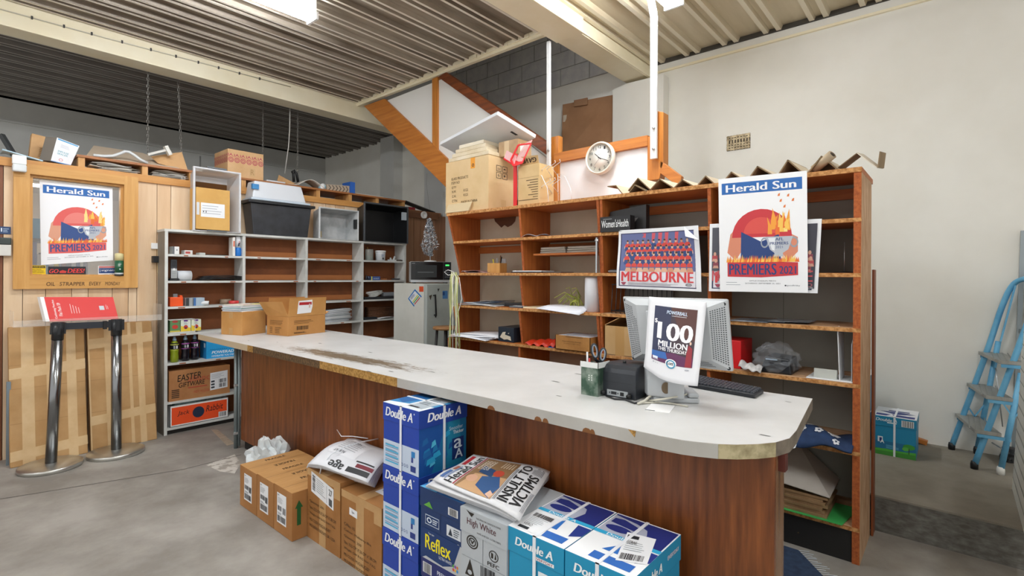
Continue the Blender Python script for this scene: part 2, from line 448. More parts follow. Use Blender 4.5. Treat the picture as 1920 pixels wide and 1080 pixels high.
e = E('storeroom_fill_light', 'small ceiling lamp of the store room behind the timber wall', 'light', (.75, 6.3, 2.2))  # unseen lamp, added so the room behind the glass looks bright
m = MB(); m.box((.35, 6.24, 2.255), (1.2, 6.36, 2.279), mat('#f1f1ee', .4)); m.build('light_body', e)
m = MB(); m.box((.37, 6.25, 2.24), (1.18, 6.35, 2.254), mat('#fff6e8', .4, emit=14.0)); m.build('light_diffuser', e)
# ------------------------------------------------------------------ ceilings: ribbed metal deck
def deck(x0, x1, y0, y1, z, c, rib, pitch=.24):
    m = MB(); y = y0
    prof = []
    while y < y1-.001:
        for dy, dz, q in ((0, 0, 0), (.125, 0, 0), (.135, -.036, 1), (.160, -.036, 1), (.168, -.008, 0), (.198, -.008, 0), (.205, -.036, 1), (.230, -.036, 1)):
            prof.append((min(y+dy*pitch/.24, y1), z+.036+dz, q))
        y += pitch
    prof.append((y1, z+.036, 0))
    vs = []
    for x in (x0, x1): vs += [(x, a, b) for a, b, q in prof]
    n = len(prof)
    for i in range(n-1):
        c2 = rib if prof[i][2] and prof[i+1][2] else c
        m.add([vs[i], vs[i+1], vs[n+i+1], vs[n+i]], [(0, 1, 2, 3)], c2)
    m.box((x0, y0, z+.05), (x1, y1, z+.12), mat('#77736c', .9))
    return m
def ceil(i, *a):
    o = struct(deck(*a).build('ceiling' if i == 0 else 'ceiling_%s' % i)); return o
ceil(0, -3, XS, 2.62, 5.76, ZC, galv, galv_rib_lit)
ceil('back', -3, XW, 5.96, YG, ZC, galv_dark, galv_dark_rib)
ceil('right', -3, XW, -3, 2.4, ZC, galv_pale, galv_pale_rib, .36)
m = MB(); m.box((XS, 2.4, 4.9), (XW+.1, 6, 5.0), greywall); m.box((XS, 5.9, ZC), (XW, 5.95, 5.0), greywall); m.box((XS-.03, 2.4, ZC+.05), (XS, 6, 5.0), greywall); struct(m.build('ceiling_stairwell'))
# beams
m = MB(); m.box((-3, 5.75, 3.435), (XW, 5.96, ZC+.04), cream); m.box((-3, 5.735, 3.425), (XW, 5.965, 3.437), cream)
struct(m.build('trim_8', bevel=.003))
m = MB(); m.box((-3, 2.375, 3.495), (XS, 2.65, ZC+.04), cream); m.box((XS, 2.40, 3.505), (XW, 2.65, ZC+.3), cream); m.box((-3, 2.36, 3.49), (XW, 2.378, 3.503), cream)
struct(m.build('trim_9', bevel=.003))
m = MB(); m.box((XS-.03, 2.65, ZC-.035), (XS+.01, 5.75, ZC+.05), cream)
for k in range(60):
    y = 2.68+k*.0513; m.box((XS-.035-.012*random.random(), y, ZC-.01), (XS-.02, y+.05, ZC+.02+.01*random.random()), cream)
struct(m.build('trim_10'))

# ------------------------------------------------------------------ stair enclosure (plane x = XS)
m = MB()
pan = mat('#e9e8e3', .6)
m.prism([X(722, 190, XS), X(832, 147, XS), X(1030, 300, XS), X(1030, 400, XS), X(843, 300, XS)], (.03, 0, 0), pan)
struct(m.build('wall_stairs'))
m = MB()
def band(mb, pts, dx, th, c): mb.prism([X(u, v, XS)+Vector((dx, 0, 0)) for u, v in pts], (th, 0, 0), c)
band(m, [(686, 200), (724, 186), (850, 306), (850, 362)], -.03, .08, orange_wood)
struct(m.build('trim_11', bevel=.004))['label'] = 'broad orange timber stair stringer'
dark_orange = wood('#8f4a1e', '#5d2a0e', 1, 10)
m = MB(); band(m, [(825, 146), (840, 137), (1032, 270), (1032, 294)], -.03, .07, dark_orange)
struct(m.build('trim_12', bevel=.004))
m = MB(); band(m, [(813, 149), (823, 145), (823, 281), (813, 270)], -.02, .05, orange_wood_z); struct(m.build('trim_13'))
# rail, posts and whiteboard of the stair side
m = MB(); band(m, [(1036, 258), (1050, 255), (1050, 385), (1036, 385)], -.02, .06, orange_wood_z)
band(m, [(1042, 289), (1218, 255), (1218, 275), (1042, 307)], -.035, .05, orange_wood)
band(m, [(1231, 209), (1247, 212), (1247, 305), (1239, 337), (1217, 340), (1217, 258), (1231, 255)], -.03, .09, orange_wood_z)
band(m, [(1240, 301), (1280, 331), (1280, 355), (1240, 325)], -.03, .05, orange_wood)
struct(m.build('trim_14', bevel=.003))['label'] = 'orange timber balustrade posts and rail above the bookshelf'
def pole(us, name, label, dx, wd):
    e = E(name, label, 'post', X(us[0][0], us[0][1], XS+dx))
    m = MB(); pts = [X(u, v, XS+dx) for u, v in us]
    for p, q in zip(pts, pts[1:]): m.bar(p, q, wd, .025, mat('#e9ebea', .35), up=(1, 0, 0))
    m.build('post', e, bevel=.003)
    return e
e1 = pole([(1029, 312), (1029, 78)], 'steel_post', 'slim white steel post left of the wall clock', -.06, .034)
e2 = pole([(1226, 298), (1226, 30), (1213, -40)], 'steel_post', 'white steel post right of the wall clock, bent near the ceiling', -.075, .05)
for e, u, vs in ((e1, 1029, (282,)), (e2, 1226, (240, 279))):
    for v in vs:
        m = MB(); p = X(u, v, XS-.09 if e is e2 else XS-.075)
        m.tube([p, p-Vector((.012, 0, 0))], .011, mat('#c9ccce', .3, metal=.6), 6); m.build('bolt', e)
# stairs themselves (mostly hidden)
m = MB(); tread = wood('#8a5a34', '#6d4222', 0, 6)
for k in range(15): m.box((XS+.03, 1.80+k*.205, .40+k*.205), (XW, 2.05+k*.205, .44+k*.205), tread)
struct(m.build('trim_15'))['label'] = 'stair treads behind the bookshelf'
m = MB()
pts = [X(1042, 306, XS), X(1217, 275, XS), X(1217, 380, XS), X(1042, 400, XS)]
m.prism(pts, (.02, 0, 0), mat('#f2f4f6', .25))
tag(m.build('whiteboard'), 'plain whiteboard behind the clock above the bookshelf', 'whiteboard')
# brown board at the right end of the bookshelf
m = MB(); a, b = X(1622, 503, 3.58), X(1632, 503, 3.58)
m.box((3.50, .34, 0), (3.58, .352, 1.497), wood('#8c4a22', '#6f3514', 2, 7)); struct(m.build('trim_16', bevel=.003))

m = MB(); q = [Y(0, 17, 5.742), Y(200, 72, 5.742), Y(400, 124, 5.742), Y(545, 163, 5.742)]; m.tube(q, .005, mat('#c9c3b0', .5), 6)
o = m.build('beam_cable'); tag(o, 'thin cable clipped along the cream beam over the timber wall', 'cable')
for u in (60, 120, 172, 229, 283, 330, 372, 410, 449, 487):
    v = 17+u*.268; p = Y(u, v, 5.741); m = MB(); m.box((p.x-.006, 5.734, p.z-.012), (p.x+.006, 5.7495, p.z+.012), mat('#3a3835', .5)); m.build('clip', o)
# ------------------------------------------------------------------ lamps of the room
white_metal = mat('#f4f5f5', .4)
def batten(x0, x1, y, label, z=ZC-.075, wd=.15):
    e = E('ceiling_light', label, 'light', ((x0+x1)/2, y, z-.09), 0, 'fluorescent battens on the deck ceiling')
    m = MB(); m.box((x0, y-wd*.28, z-.03), (x1, y+wd*.28, z+.075), white_metal); m.build('light_body', e)
    m = MB()
    pr = [(-wd*.28, .004), (-wd/2+.006, -.01), (-wd/2+.008, -.04), (-.03, -.058), (.03, -.058), (wd/2-.008, -.04), (wd/2-.006, -.01), (wd*.28, .004)]
    vs = [(x, y+a, z-.03+b) for x in (x0+.02, x1-.02) for a, b in pr]; n = len(pr)
    m.add(vs, [(i, i+1, n+i+1, n+i) for i in range(n-1)]+[tuple(range(n))[::-1], tuple(range(n, 2*n))], mat('#f4f9ff', .4, emit=LAMP))
    m.build('light_diffuser', e)
    for x in (x0, x1-.02):
        m = MB(); m.box((x, y-wd/2, z-.09), (x+.02, y+wd/2, z-.03), white_metal); m.build('end_cap', e)
batten(.65, 2.05, 3.88, 'bright fluorescent batten light on the ribbed metal ceiling')
batten(2.3, 3.7, 1.6, 'fluorescent batten light at the ceiling right of the cream beam')
batten(-.9, .5, 1.3, 'fluorescent batten light on the ceiling above the camera')
batten(-2.6, -1.2, 3.9, 'fluorescent batten light on the ceiling left of the room')
batten(.5, 1.7, -.9, 'fluorescent batten light on the ceiling behind the camera')
# ================================================================== COUNTER
CZ, CX0, CX1 = .93, 1.583, 2.51
def worn_top():
    m = mat('#d6d6d5', .36, col2='#cbcbc9', scale=3); m = m.copy(); m.name = 'worn_laminate'
    nt = m.node_tree; L = nt.links; b = nt.nodes['Principled BSDF']; src = b.inputs['Base Color'].links[0].from_socket
    g = nt.nodes.new('ShaderNodeNewGeometry'); sp = nt.nodes.new('ShaderNodeSeparateXYZ'); L.new(g.outputs['Position'], sp.inputs[0])
    def M(op, a, b_=None, c=None):
        n = nt.nodes.new('ShaderNodeMath'); n.operation = op; n.use_clamp = False
        for i, q in enumerate((a, b_, c)):
            if q is None: continue
            if isinstance(q, (int, float)): n.inputs[i].default_value = q
            else: L.new(q, n.inputs[i])
        return n.outputs[0]
    def bump(s, c, wd): t = M('DIVIDE', M('SUBTRACT', s, c), wd); return M('MAXIMUM', M('SUBTRACT', 1.0, M('MULTIPLY', t, t)), 0.0)
    p, q = Z(560, 654, CZ), Z(765, 690, CZ)
    # distance from the line of wear
    t = M('DIVIDE', M('SUBTRACT', sp.outputs[1], q.y), p.y-q.y)
    xl = M('MULTIPLY_ADD', t, p.x-q.x, q.x)
    a = bump(M('SUBTRACT', sp.outputs[0], xl), 0.0, .14); c = bump(sp.outputs[1], (p.y+q.y)/2, (p.y-q.y)*.95)
    mp = nt.nodes.new('ShaderNodeMapping'); mp.inputs['Scale'].default_value = (26, 7, 1); L.new(g.outputs['Position'], mp.inputs[0])
    n = nt.nodes.new('ShaderNodeTexNoise'); n.inputs['Scale'].default_value = 1.3; n.inputs['Detail'].default_value = 10; n.inputs['Roughness'].default_value = .75; L.new(mp.outputs[0], n.inputs[0])
    k = M('ADD', M('MULTIPLY', M('MULTIPLY', a, c), .46), n.outputs[0])
    r = nt.nodes.new('ShaderNodeValToRGB'); r.color_ramp.elements[0].position = .74; r.color_ramp.elements[1].position = .90
    r.color_ramp.elements[0].color = (0, 0, 0, 1); r.color_ramp.elements[1].color = (1, 1, 1, 1); L.new(k, r.inputs[0])
    mx = nt.nodes.new('ShaderNodeMix'); mx.data_type = 'RGBA'; L.new(r.outputs[0], mx.inputs[0]); L.new(src, mx.inputs[6]); mx.inputs[7].default_value = lin('#75644f')
    L.new(mx.outputs[2], b.inputs['Base Color']); return m
ct = E('shop_counter', 'long white topped counter with brown woodgrain front and chipped edge', 'counter', (2.0, 2.6, 0))
outline = [(CX0, 4.96), (CX0, .72), (1.59, .655), (1.604, .61), (1.627, .555), (1.66, .51), (1.71, .462), (1.765, .425), (1.84, .402), (1.95, .405), (CX1, .46), (CX1, 4.96)]
m = MB(); m.prism([(x, y, CZ) for x, y in outline], (0, 0, -.045), mat('#8a6a48', .8)); 
m.add([(x, y, CZ+.0005) for x, y in outline], [tuple(range(len(outline)))[::-1]], worn_top())
# small marks in the top: lay as wear of the laminate
p = Print(face((CX0, .46, 0), (CX1, 4.96, CZ+.0006), '+zy'))
for u, v, a in ((600, 644, 1), (694, 661, 1), (695, 638, .8), (692, 697, .9), (733, 697, .9), (466, 639, .6), (1042, 716, 1), (1048, 743, .6), (1434, 817, .7), (1478, 754, .5), (1085, 702, 1), (811, 698, .8), (520, 642, .5)):
    q = Z(u, v, CZ); s0, t0 = (q.x-CX0)/(CX1-CX0), (q.y-.46)/4.5
    p.poly([(s0-.006*a, t0-.004*a), (s0+.004*a, t0-.006*a), (s0+.007*a, t0+.004*a), (s0-.003*a, t0+.006*a)], '#5b5a58')
p.into(m); top = m.build('countertop', ct)
trimc = mat('#b7b5af', .45, col2='#aba8a1', scale=3); beige = mat('#c3b194', .5); chip = mat('#6e5434', .9, col2='#4c3823', scale=60, lo=.4, hi=.6); gold = mat('#b98e4c', .85, col2='#936c31', scale=70, lo=.42, hi=.58)
def edge(pts, name, c, z0=CZ-.045, z1=CZ, t=.003, pr=()):
    m = MB(); P = [Vector((x, y, 0)) for x, y in pts]; N = []
    for i, p in enumerate(P):
        d = (P[min(i+1, len(P)-1)]-P[max(i-1, 0)]).normalized(); N.append(Vector((d.y, -d.x, 0))*-1 if False else Vector((d.y, -d.x, 0)))
    for i in range(len(P)-1):
        a, b = P[i], P[i+1]; na, nb = N[i]*t, N[i+1]*t
        vs = [a, b, b+nb, a+na]; vs = [v+Vector((0, 0, z0)) for v in vs]+[v+Vector((0, 0, z1)) for v in vs]
        m.add(vs, [(0, 1, 2, 3), (4, 7, 6, 5), (3, 2, 6, 7), (0, 3, 7, 4), (1, 5, 6, 2)], c)
    for q in pr: q.into(m)
    return m.build(name, top)
# walking from the left end towards the right end the outside lies on -x: the normal of travel (-y) is (-x)
edge([(CX0, 4.96), (CX0, 3.94)], 'edge_trim', beige)
edge([(CX0, 3.94), (CX0, 3.85)], 'edge_trim', gold)['label'] = 'bare golden chipboard edge'
edge([(CX0, 3.85), (CX0, 2.9)], 'edge_trim', chip, t=.001)['label'] = 'bare dark chipboard edge'
edge([(CX0, 2.9), (CX0, 2.13)], 'edge_trim', gold, t=.0015)['label'] = 'bare golden chipboard edge'
arc = outline[1:10]
p = Print(lambda s, t: (CX0-.003, 4.96*(1-s)+.72*s, CZ-.045+.045*t))
for u, sz in ((1010, 10), (1024, 8), (1102, 11), (1112, 6), (922, 12)):
    y = Z(u, 780, CZ-.03).y; y = X(u, 780, CX0).y; s0 = (4.96-y)/(4.96-.72); w_ = sz*.0003
    p.poly([(s0-w_*1.5, 0), (s0+w_*1.5, 0), (s0+w_*1.2, .2), (s0+w_*.6, .36), (s0-w_*.5, .38), (s0-w_*1.2, .24)], mat('#80532e', .9))
y = X(1187, 805, CX0).y; s0 = (4.96-y)/4.24; p.poly([(s0-.004, 1), (s0+.003, 1), (s0+.002, .5)], gold)
tr = edge([(CX0, 2.13)]+arc[:4], 'edge_trim', trimc, pr=[p])
edge(arc[3:7], 'edge_trim', mat('#bdb18c', .7, col2='#8f8462', scale=25), t=.002)['label'] = 'peeling beige end of the edge trim'
edge(arc[6:9]+[(CX1, .46)], 'edge_trim', mat('#8d8172', .6, col2='#6d6357', scale=12), t=.001)
lam = wood('#8f5228', '#582d13', 2, 11, rough=.33, k=11, lo=.28, hi=.72)
PX = 1.757
m = MB()
for y0, y1 in ((.425, 1.92), (1.9215, 3.2), (3.2015, 4.5)): m.box((PX, y0, .075), (PX+.018, y1, CZ-.045), lam)
m.build('front_panel', ct)
m = MB(); m.box((PX+.018, .4255, .002), (PX+.12, .445, CZ-.045), mat('#8f6a4c', .22, col2='#7d573a', scale=5, stretch=(6, 6, .5))); m.build('end_panel', ct)['label'] = 'glossy narrow end panel'
m = MB(); m.box((PX+.02, .45, 0), (PX+.05, 4.47, .075), mat('#1d1a18', .8)); m.build('kickboard', ct)
m = MB(); m.box((1.80, .405, CZ-.1), (1.835, .43, CZ-.046), mat('#5a2418', .6)); m.build('bracket', ct)
for x, y in ((CX1-.1, .6), (CX1-.1, 2.6), (CX1-.1, 4.7)):
    m = MB(); m.box((x-.03, y-.03, 0), (x+.03, y+.03, CZ-.046), lam); m.build('support_post', ct)
# conduit pole at the left end
e = E('conduit_pole', 'grey metal conduit pole at the left end of the counter', 'pole', (1.735, 4.53, 0))
cz_ = mat('#8e9a9c', .4, metal=.6); m = MB()
m.tube([(1.73, 4.535, 0), (1.73, 4.535, CZ-.046)], .016, cz_, 10); m.build('pole', e)
m = MB(); m.tube([(1.748, 4.515, .02), (1.748, 4.515, CZ-.046)], .011, cz_, 8); m.build('conduit', e)
for z in (.12, .52):
    m = MB(); m.box((1.708, 4.512, z), (1.757, 4.528, z+.018), mat('#c4cbcc', .4, metal=.5)); m.build('clip', e)

# ================================================================== ORANGE BOOKSHELF
BF, BB = 3.10, 3.50
ob = wood('#c57433', '#a85a22', 1, 9, rough=.55); obz = wood('#bf7033', '#a25820', 2, 9, rough=.55)
raw = mat('#cf9a60', .8, col2='#a06a35', scale=45, lo=.4, hi=.6); rawr = mat('#b8642f', .8, col2='#94481f', scale=60)
bs = E('bookshelf', 'long orange timber bookshelf unit with slanted dividers behind the counter', 'bookshelf', (3.3, 1.9, 0))
m = MB(); m.box((BF, .356, 1.985), (3.56, 3.465, 2.011), ob); m.box((BF-.002, .356, 1.986), (BF, 3.465, 2.01), raw); m.build('top_board', bs)
SZ = [1.755, 1.475, 1.195, .912, .57]
YD, YE, YR = 1.86, 3.45, .356
ends = [(3.37, 3.17), (3.29, 3.25), (3.34, 3.2), (3.42, 3.12), (3.44, 3.11)]
for z, (ye, xp) in zip(SZ, ends):
    m = MB(); m.prism([(BF, YD+.001, z), (BF, ye, z), (xp, YE, z), (BB, YE, z), (BB, YD+.001, z)], (0, 0, -.022), ob)
    m.box((BF-.0015, YD+.001, z-.021), (BF, ye, z-.001), raw); m.build('shelf_board', bs)
shelf_raw = mat('#c8a584', .75, col2='#a98058', scale=7, stretch=(4, 1, 1))
for z in SZ+[.185]:
    m = MB(); m.box((BF, YR+.0345, z-.022), (BB, YD-.001, z), ob if z > 1.3 else shelf_raw); m.box((BF-.0015, YR+.0, z-.021), (BF, YD-.001, z-.001), raw); m.build('shelf_board', bs)
def divider(y, th, secs, c=obz, name='divider'):
    for z1, z0, xt, xb in secs:
        m = MB(); m.prism([(xt, y, z1), (BB, y, z1), (BB, y, z0), (xb, y, z0)], (0, -th, 0), c)
        m.add([(xt-.001, y, z1), (xb-.001, y, z0), (xb-.001, y-th, z0), (xt-.001, y-th, z1)], [(0, 1, 2, 3)], rawr)
        m.build(name, bs)
G = .0225
for y, t in ((YE, .02), (2.62, .02), (1.905, .02)):
    q = 2.4 if y == YE else 1.0
    divider(y, t, [(1.984, SZ[0]+.0005, BF+.002, BF+.03*q), (SZ[0]-G, SZ[1]+.0005, BF+.032*q, BF+.062*q), (SZ[1]-G, SZ[2]+.0005, BF+.02+(.1 if q > 1 else 0), BF+.06+(.15 if q > 1 else 0)), (SZ[2]-G, SZ[3]+.0005, BF+.01+(.06 if q > 1 else 0), BF+.05+(.08 if q > 1 else 0)), (SZ[3]-G, 0, BF+.01, BF+.05)])
for y in (1.878, 1.13):
    divider(y, .02, [(1.984, SZ[0]+.0005, BF+.003, BF+.02), (SZ[0]-G, SZ[1]+.0005, BF+.01, BF+.03), (SZ[1]-G, SZ[2]+.0005, BF+.01, BF+.03), (SZ[2]-G, SZ[3]+.0005, BF+.01, BF+.04), (SZ[3]-G, SZ[4]+.0005, BF+.01, BF+.04)])
m = MB(); m.box((BF+.002, YR+.002, 0), (BB, YR+.034, 1.984), obz); m.box((BF+.0005, YR+.002, 0), (BF+.002, YR+.034, 1.984), rawr)
m.box((BF+.004, YR, 0), (BB, YR+.002, 1.984), shelf_raw); m.build('end_panel', bs)
m = MB(); m.box((BB, YD, .2), (BB+.01, YE, 1.984), mat('#d3ccb9', .8, col2='#c2b89f', scale=1.6)); m.build('back_panel', bs)
m = MB(); m.box((BB, YR+.002, 0), (BB+.01, YD, 1.984), mat('#9fa097', .8, col2='#94948b', scale=2)); m.box((BB-.001, .8, 0), (BB, .803, 1.98), mat('#6f7068', .9)); m.build('back_panel', bs)['label'] = 'grey hardboard back'
for y0, y1, z in ((YD, YE, 1.66), (YR+.04, YD-.02, 1.9)):
    m = MB(); m.box((BB-.02, y0, z), (BB-.001, y1, z+.06), ob); m.build('batten', bs)
m = MB(); m.box((BF+.01, YR+.036, 0), (BF+.03, YD, .162), mat('#191817', .6, col2='#b98d5c', scale=9, lo=.24, hi=.3)); m.build('kickboard', bs)
# the ragged hole in the back of the top left bay
m = MB(); pts = [X(u, v, BB-.002) for u, v in ((925, 404), (928, 415), (934, 421), (940, 427), (946, 422), (952, 426), (960, 422), (966, 415), (968, 405), (958, 400))]
m.add(pts, [tuple(range(len(pts)))], wood('#6a4326', '#4b2c17', 1, 6)); m.build('torn_hole', bs)

# ================================================================== WHITE PIGEONHOLE SHELF
WF, WB = 5.35, 5.57
wpaint = mat('#d9dad6', .5, col2='#c5c6c1', scale=5); hard = mat('#8f5228', .7, col2='#6f3c1b', scale=3.5, lo=.3, hi=.7)
ws = E('pigeonhole_shelf', 'white painted pigeonhole shelf unit with brown back against the timber wall', 'shelf', (2.77, 5.46, 0))
UX = [1.445, 2.11, 2.76, 3.459, 4.085]
WZ = [1.632, 1.39, 1.155, .91, .645, .294, .06]
m = MB(); m.box((1.43, WF, 1.835), (4.105, WB, 1.857), wpaint); m.build('top_board', ws)
for x in UX:
    m = MB(); m.box((x-.013 if x > 1.5 else x-.012, WF, 0), (x+.013, WB-.012, 1.834), wpaint if x > 1.5 else mat('#8f897e', .6, col2='#79736a', scale=4))
    if x < 1.5: m.box((x-.012, WF-.002, 0), (x+.013, WF, 1.834), wpaint)
    m.build('upright', ws)
stain = mat('#a5623a', .7)
for i in range(4):
    for z in WZ:
        m = MB(); m.box((UX[i]+.0135, WF+.002, z-.02), (UX[i+1]-.0135, WB-.012, z), wpaint)
        if i < 3 and z > .6:
            p = Print(lambda s, t, a=UX[i]+.014, c=UX[i+1]-.014, z=z: (a+(c-a)*s, WF+.002, z-.02+.02*t))
            for q in (random.uniform(.05, .2), random.uniform(.6, .9)): p.rect(q, .15, random.uniform(.04, .09), .5, stain)
            p.into(m)
        m.build('shelf_board', ws)
m = MB(); m.box((1.44, WB-.012, .03), (4.09, WB-.004, 1.834), hard); m.build('back_panel', ws)
for i in (1, 2):
    for z in WZ[:3]:
        m = MB(); m.box((UX[i]+.02, WB-.02, z+.004), (UX[i+1]-.02, WB-.0125, z+.06), mat('#b9733f', .7)); m.build('batten', ws)  # flat strip, paler brown than the back, along the foot of each opening
m = MB(); m.box((1.46, WF+.03, 0), (4.08, WF+.05, .038), mat('#2a2725', .8)); m.build('kickboard', ws)
# ================================================================== CARTONS IN FRONT OF THE COUNTER
ink = '#2b241c'
carton_b = mat('#b07c48', .75, col2='#a06d3a', scale=4); carton_top = mat('#c99a62', .6, col2='#b98a52', scale=6, stretch=(.6, 6, 1))
for i, (y0, y1, h, lab) in enumerate(((2.715, 2.932, .262, 'low brown fragile carton nearest the tall cartons, green arrow on its end'), (2.938, 3.157, .258, 'low brown fragile carton in the middle of the three laid side by side'), (3.163, 3.405, .252, 'low brown fragile carton at the far end of the three, beside the plastic bag'))):
    B = Box((1.325, y0, 0), (1.70, y1, h), carton_b)
    pt = B.P('+zy'); pt.rect(0, 0, 1, 1, carton_top, 0); pt.rect(0, .492, 1, .016, '#7d5a34', 1)
    pt.text('FRAGILE', .36, .72, .34, .13, '#453118', bold=.02); pt.text('FRAGILE', .36, .18, .34, .13, '#453118', bold=.02, rot=180)
    pr = [pt]
    if i == 0:
        p = B.P('-y'); p.poly([(.075, .3), (.135, .3), (.135, .66), (.165, .66), (.105, .82), (.045, .66), (.075, .66)], '#1d5a2c'); pr.append(p)
    o = B.build('carton', lab, 'box', 'fragile cartons in front of the counter', pr)
    q = Print(quadfn((1.3245, y0+.175, h*.22), (1.3245, y0+.065, h*.22), (1.3245, y0+.065, h*.86), (1.3245, y0+.175, h*.86)), lift=.0004)
    q.rect(0, 0, 1, 1, paper, 0); q.text('UPS', .06, .9, .2, .06, ink); q.lines(.08, .66, .6, .2, 5, '#7d838a', fill=.3); q.bars(.08, .42, .5, .16, n=14); q.bars(.64, .36, .3, .22, n=9); q.bars(.08, .06, .84, .2, n=30); q.lines(.08, .28, .5, .08, 2, '#7d838a')
    q.build('shipping_label', o)
def tall(y0, y1, h, lab, lines):
    B = Box((1.41, y0, 0), (1.73, y1, h), mat('#a8743f', .75, col2='#95632f', scale=5), bevel=.005)
    p = B.P('-x'); p.rect(.38, 0, .2, 1, tape, 0)
    for k, t in enumerate(lines): p.text(t, .08, .52-.085*k, min(.8, .034*len(t)), .042, '#4a351d', skew=-.01)
    pt = B.P('+zy'); pt.rect(0, .4, 1, .2, tape, 0)
    p.rect(.0, .9, 1, .1, tape, 1); p.rect(.82, .76, .18, .14, tape, 1)
    return B, B.build('carton', lab, 'box', None, [p, pt])
B, o = tall(2.372, 2.708, .385, 'tall brown carton with a slanted white address label under the paper bundle', ['Quantity: 200', 'Size: 32.5 CM X 26 CM X 38 CM', 'Weight: GW 8 KG NW 7 KG', 'MU CODE: MUG/AUG/BT', 'MULBERRY BOOKS UK / USA'])
q = Print(quadfn((1.409, 2.665, .265), (1.409, 2.435, .225), (1.409, 2.435, .335), (1.409, 2.665, .375)), lift=.0004)
q.rect(0, 0, 1, 1, paper, 0); q.bars(.06, .15, .13, .75, n=20, vert=True); q.lines(.24, .2, .42, .7, 7, '#8b9096', fill=.25); q.text('27', .8, .56, .14, .3, ink, bold=.02); q.rect(.8, .08, .14, .34, '#53575c'); q.rect(.70, .1, .012, .8, '#8b9096')
q.build('shipping_label', o)
B, o = tall(2.012, 2.36, .362, 'tall brown taped carton with a tiny white sticker next to the blue paper boxes', ['C/No: 15', 'Colour: Mulberry Bkt', 'Quantity: 200', 'Size: 32.5 CM X 26 CM X 38 CM', 'Weight: GW 8 KG NW 7 KG', 'MU CODE: MUG/AUG/BT', 'MULBERRY BOOKS UK / USA'])
q = Print(quadfn((1.409, 2.285, .255), (1.409, 2.215, .252), (1.409, 2.215, .288), (1.409, 2.285, .291)), lift=.0004); q.rect(0, 0, 1, 1, paper, 0); q.text('7pm', .3, .3, .35, .4, ink); q.build('sticker', o)
q = Print(quadfn((1.5, 2.2, .362), (1.5, 2.02, .362), (1.7, 2.02, .362), (1.7, 2.2, .362)), lift=.0015); q.rect(0, 0, 1, 1, paper, 0); q.lines(.1, .1, .7, .8, 6, '#9aa0a6', fill=.3); q.rect(.75, .1, .2, .8, '#3d4247'); q.build('packing_slip', o)

# ------------------------------------------------------------------ reams of copy paper
navy, blue_, teal, sky = '#1b2f7c', '#1d42a8', '#1b93bd', '#2fa9d6'
def band(o, B, a, b, xs=None, ys=None, c='#eceff4'):
    """packing strap round the box"""
    M_ = mat(c, .35)
    if ys is not None:
        mb = MB(); t = .0035
        mb.box((a[0]-t, ys-.006, B.a.z), (a[0]-.0005, ys+.006, b[2]+t), M_, B.M); mb.box((a[0]-t, ys-.006, b[2]+.0005), (b[0], ys+.006, b[2]+t), M_, B.M); mb.build('strap', o)
    if xs is not None:
        mb = MB(); t = .0035
        mb.box((xs-.006, a[1]-t, B.a.z), (xs+.006, a[1]-.0005, b[2]+t), M_, B.M); mb.box((xs-.006, a[1]-t, b[2]+.0005), (xs+.006, b[1], b[2]+t), M_, B.M); mb.build('strap', o)
def lidded(a, b, m, lab, name='paper_box', group=None, lid=.27, rz=0, lidm=None, prints=lambda B: [], lidprints=lambda f: []):
    B = Box(a, b, m, rz); h = b[2]-a[2]; e = .003
    B.b.z = b[2]
    la = (a[0]-e, a[1]-e, b[2]-h*lid); lb = (b[0]+e, b[1]+e, b[2]+.001)
    o = B.build(name, lab, 'box', group, prints(B))
    f = lambda side: Print(B.fn(side, la, lb))
    B.part('lid', la, lb, lidm or m, o, lidprints(f), bevel=.0015)
    return B, o, la, lb
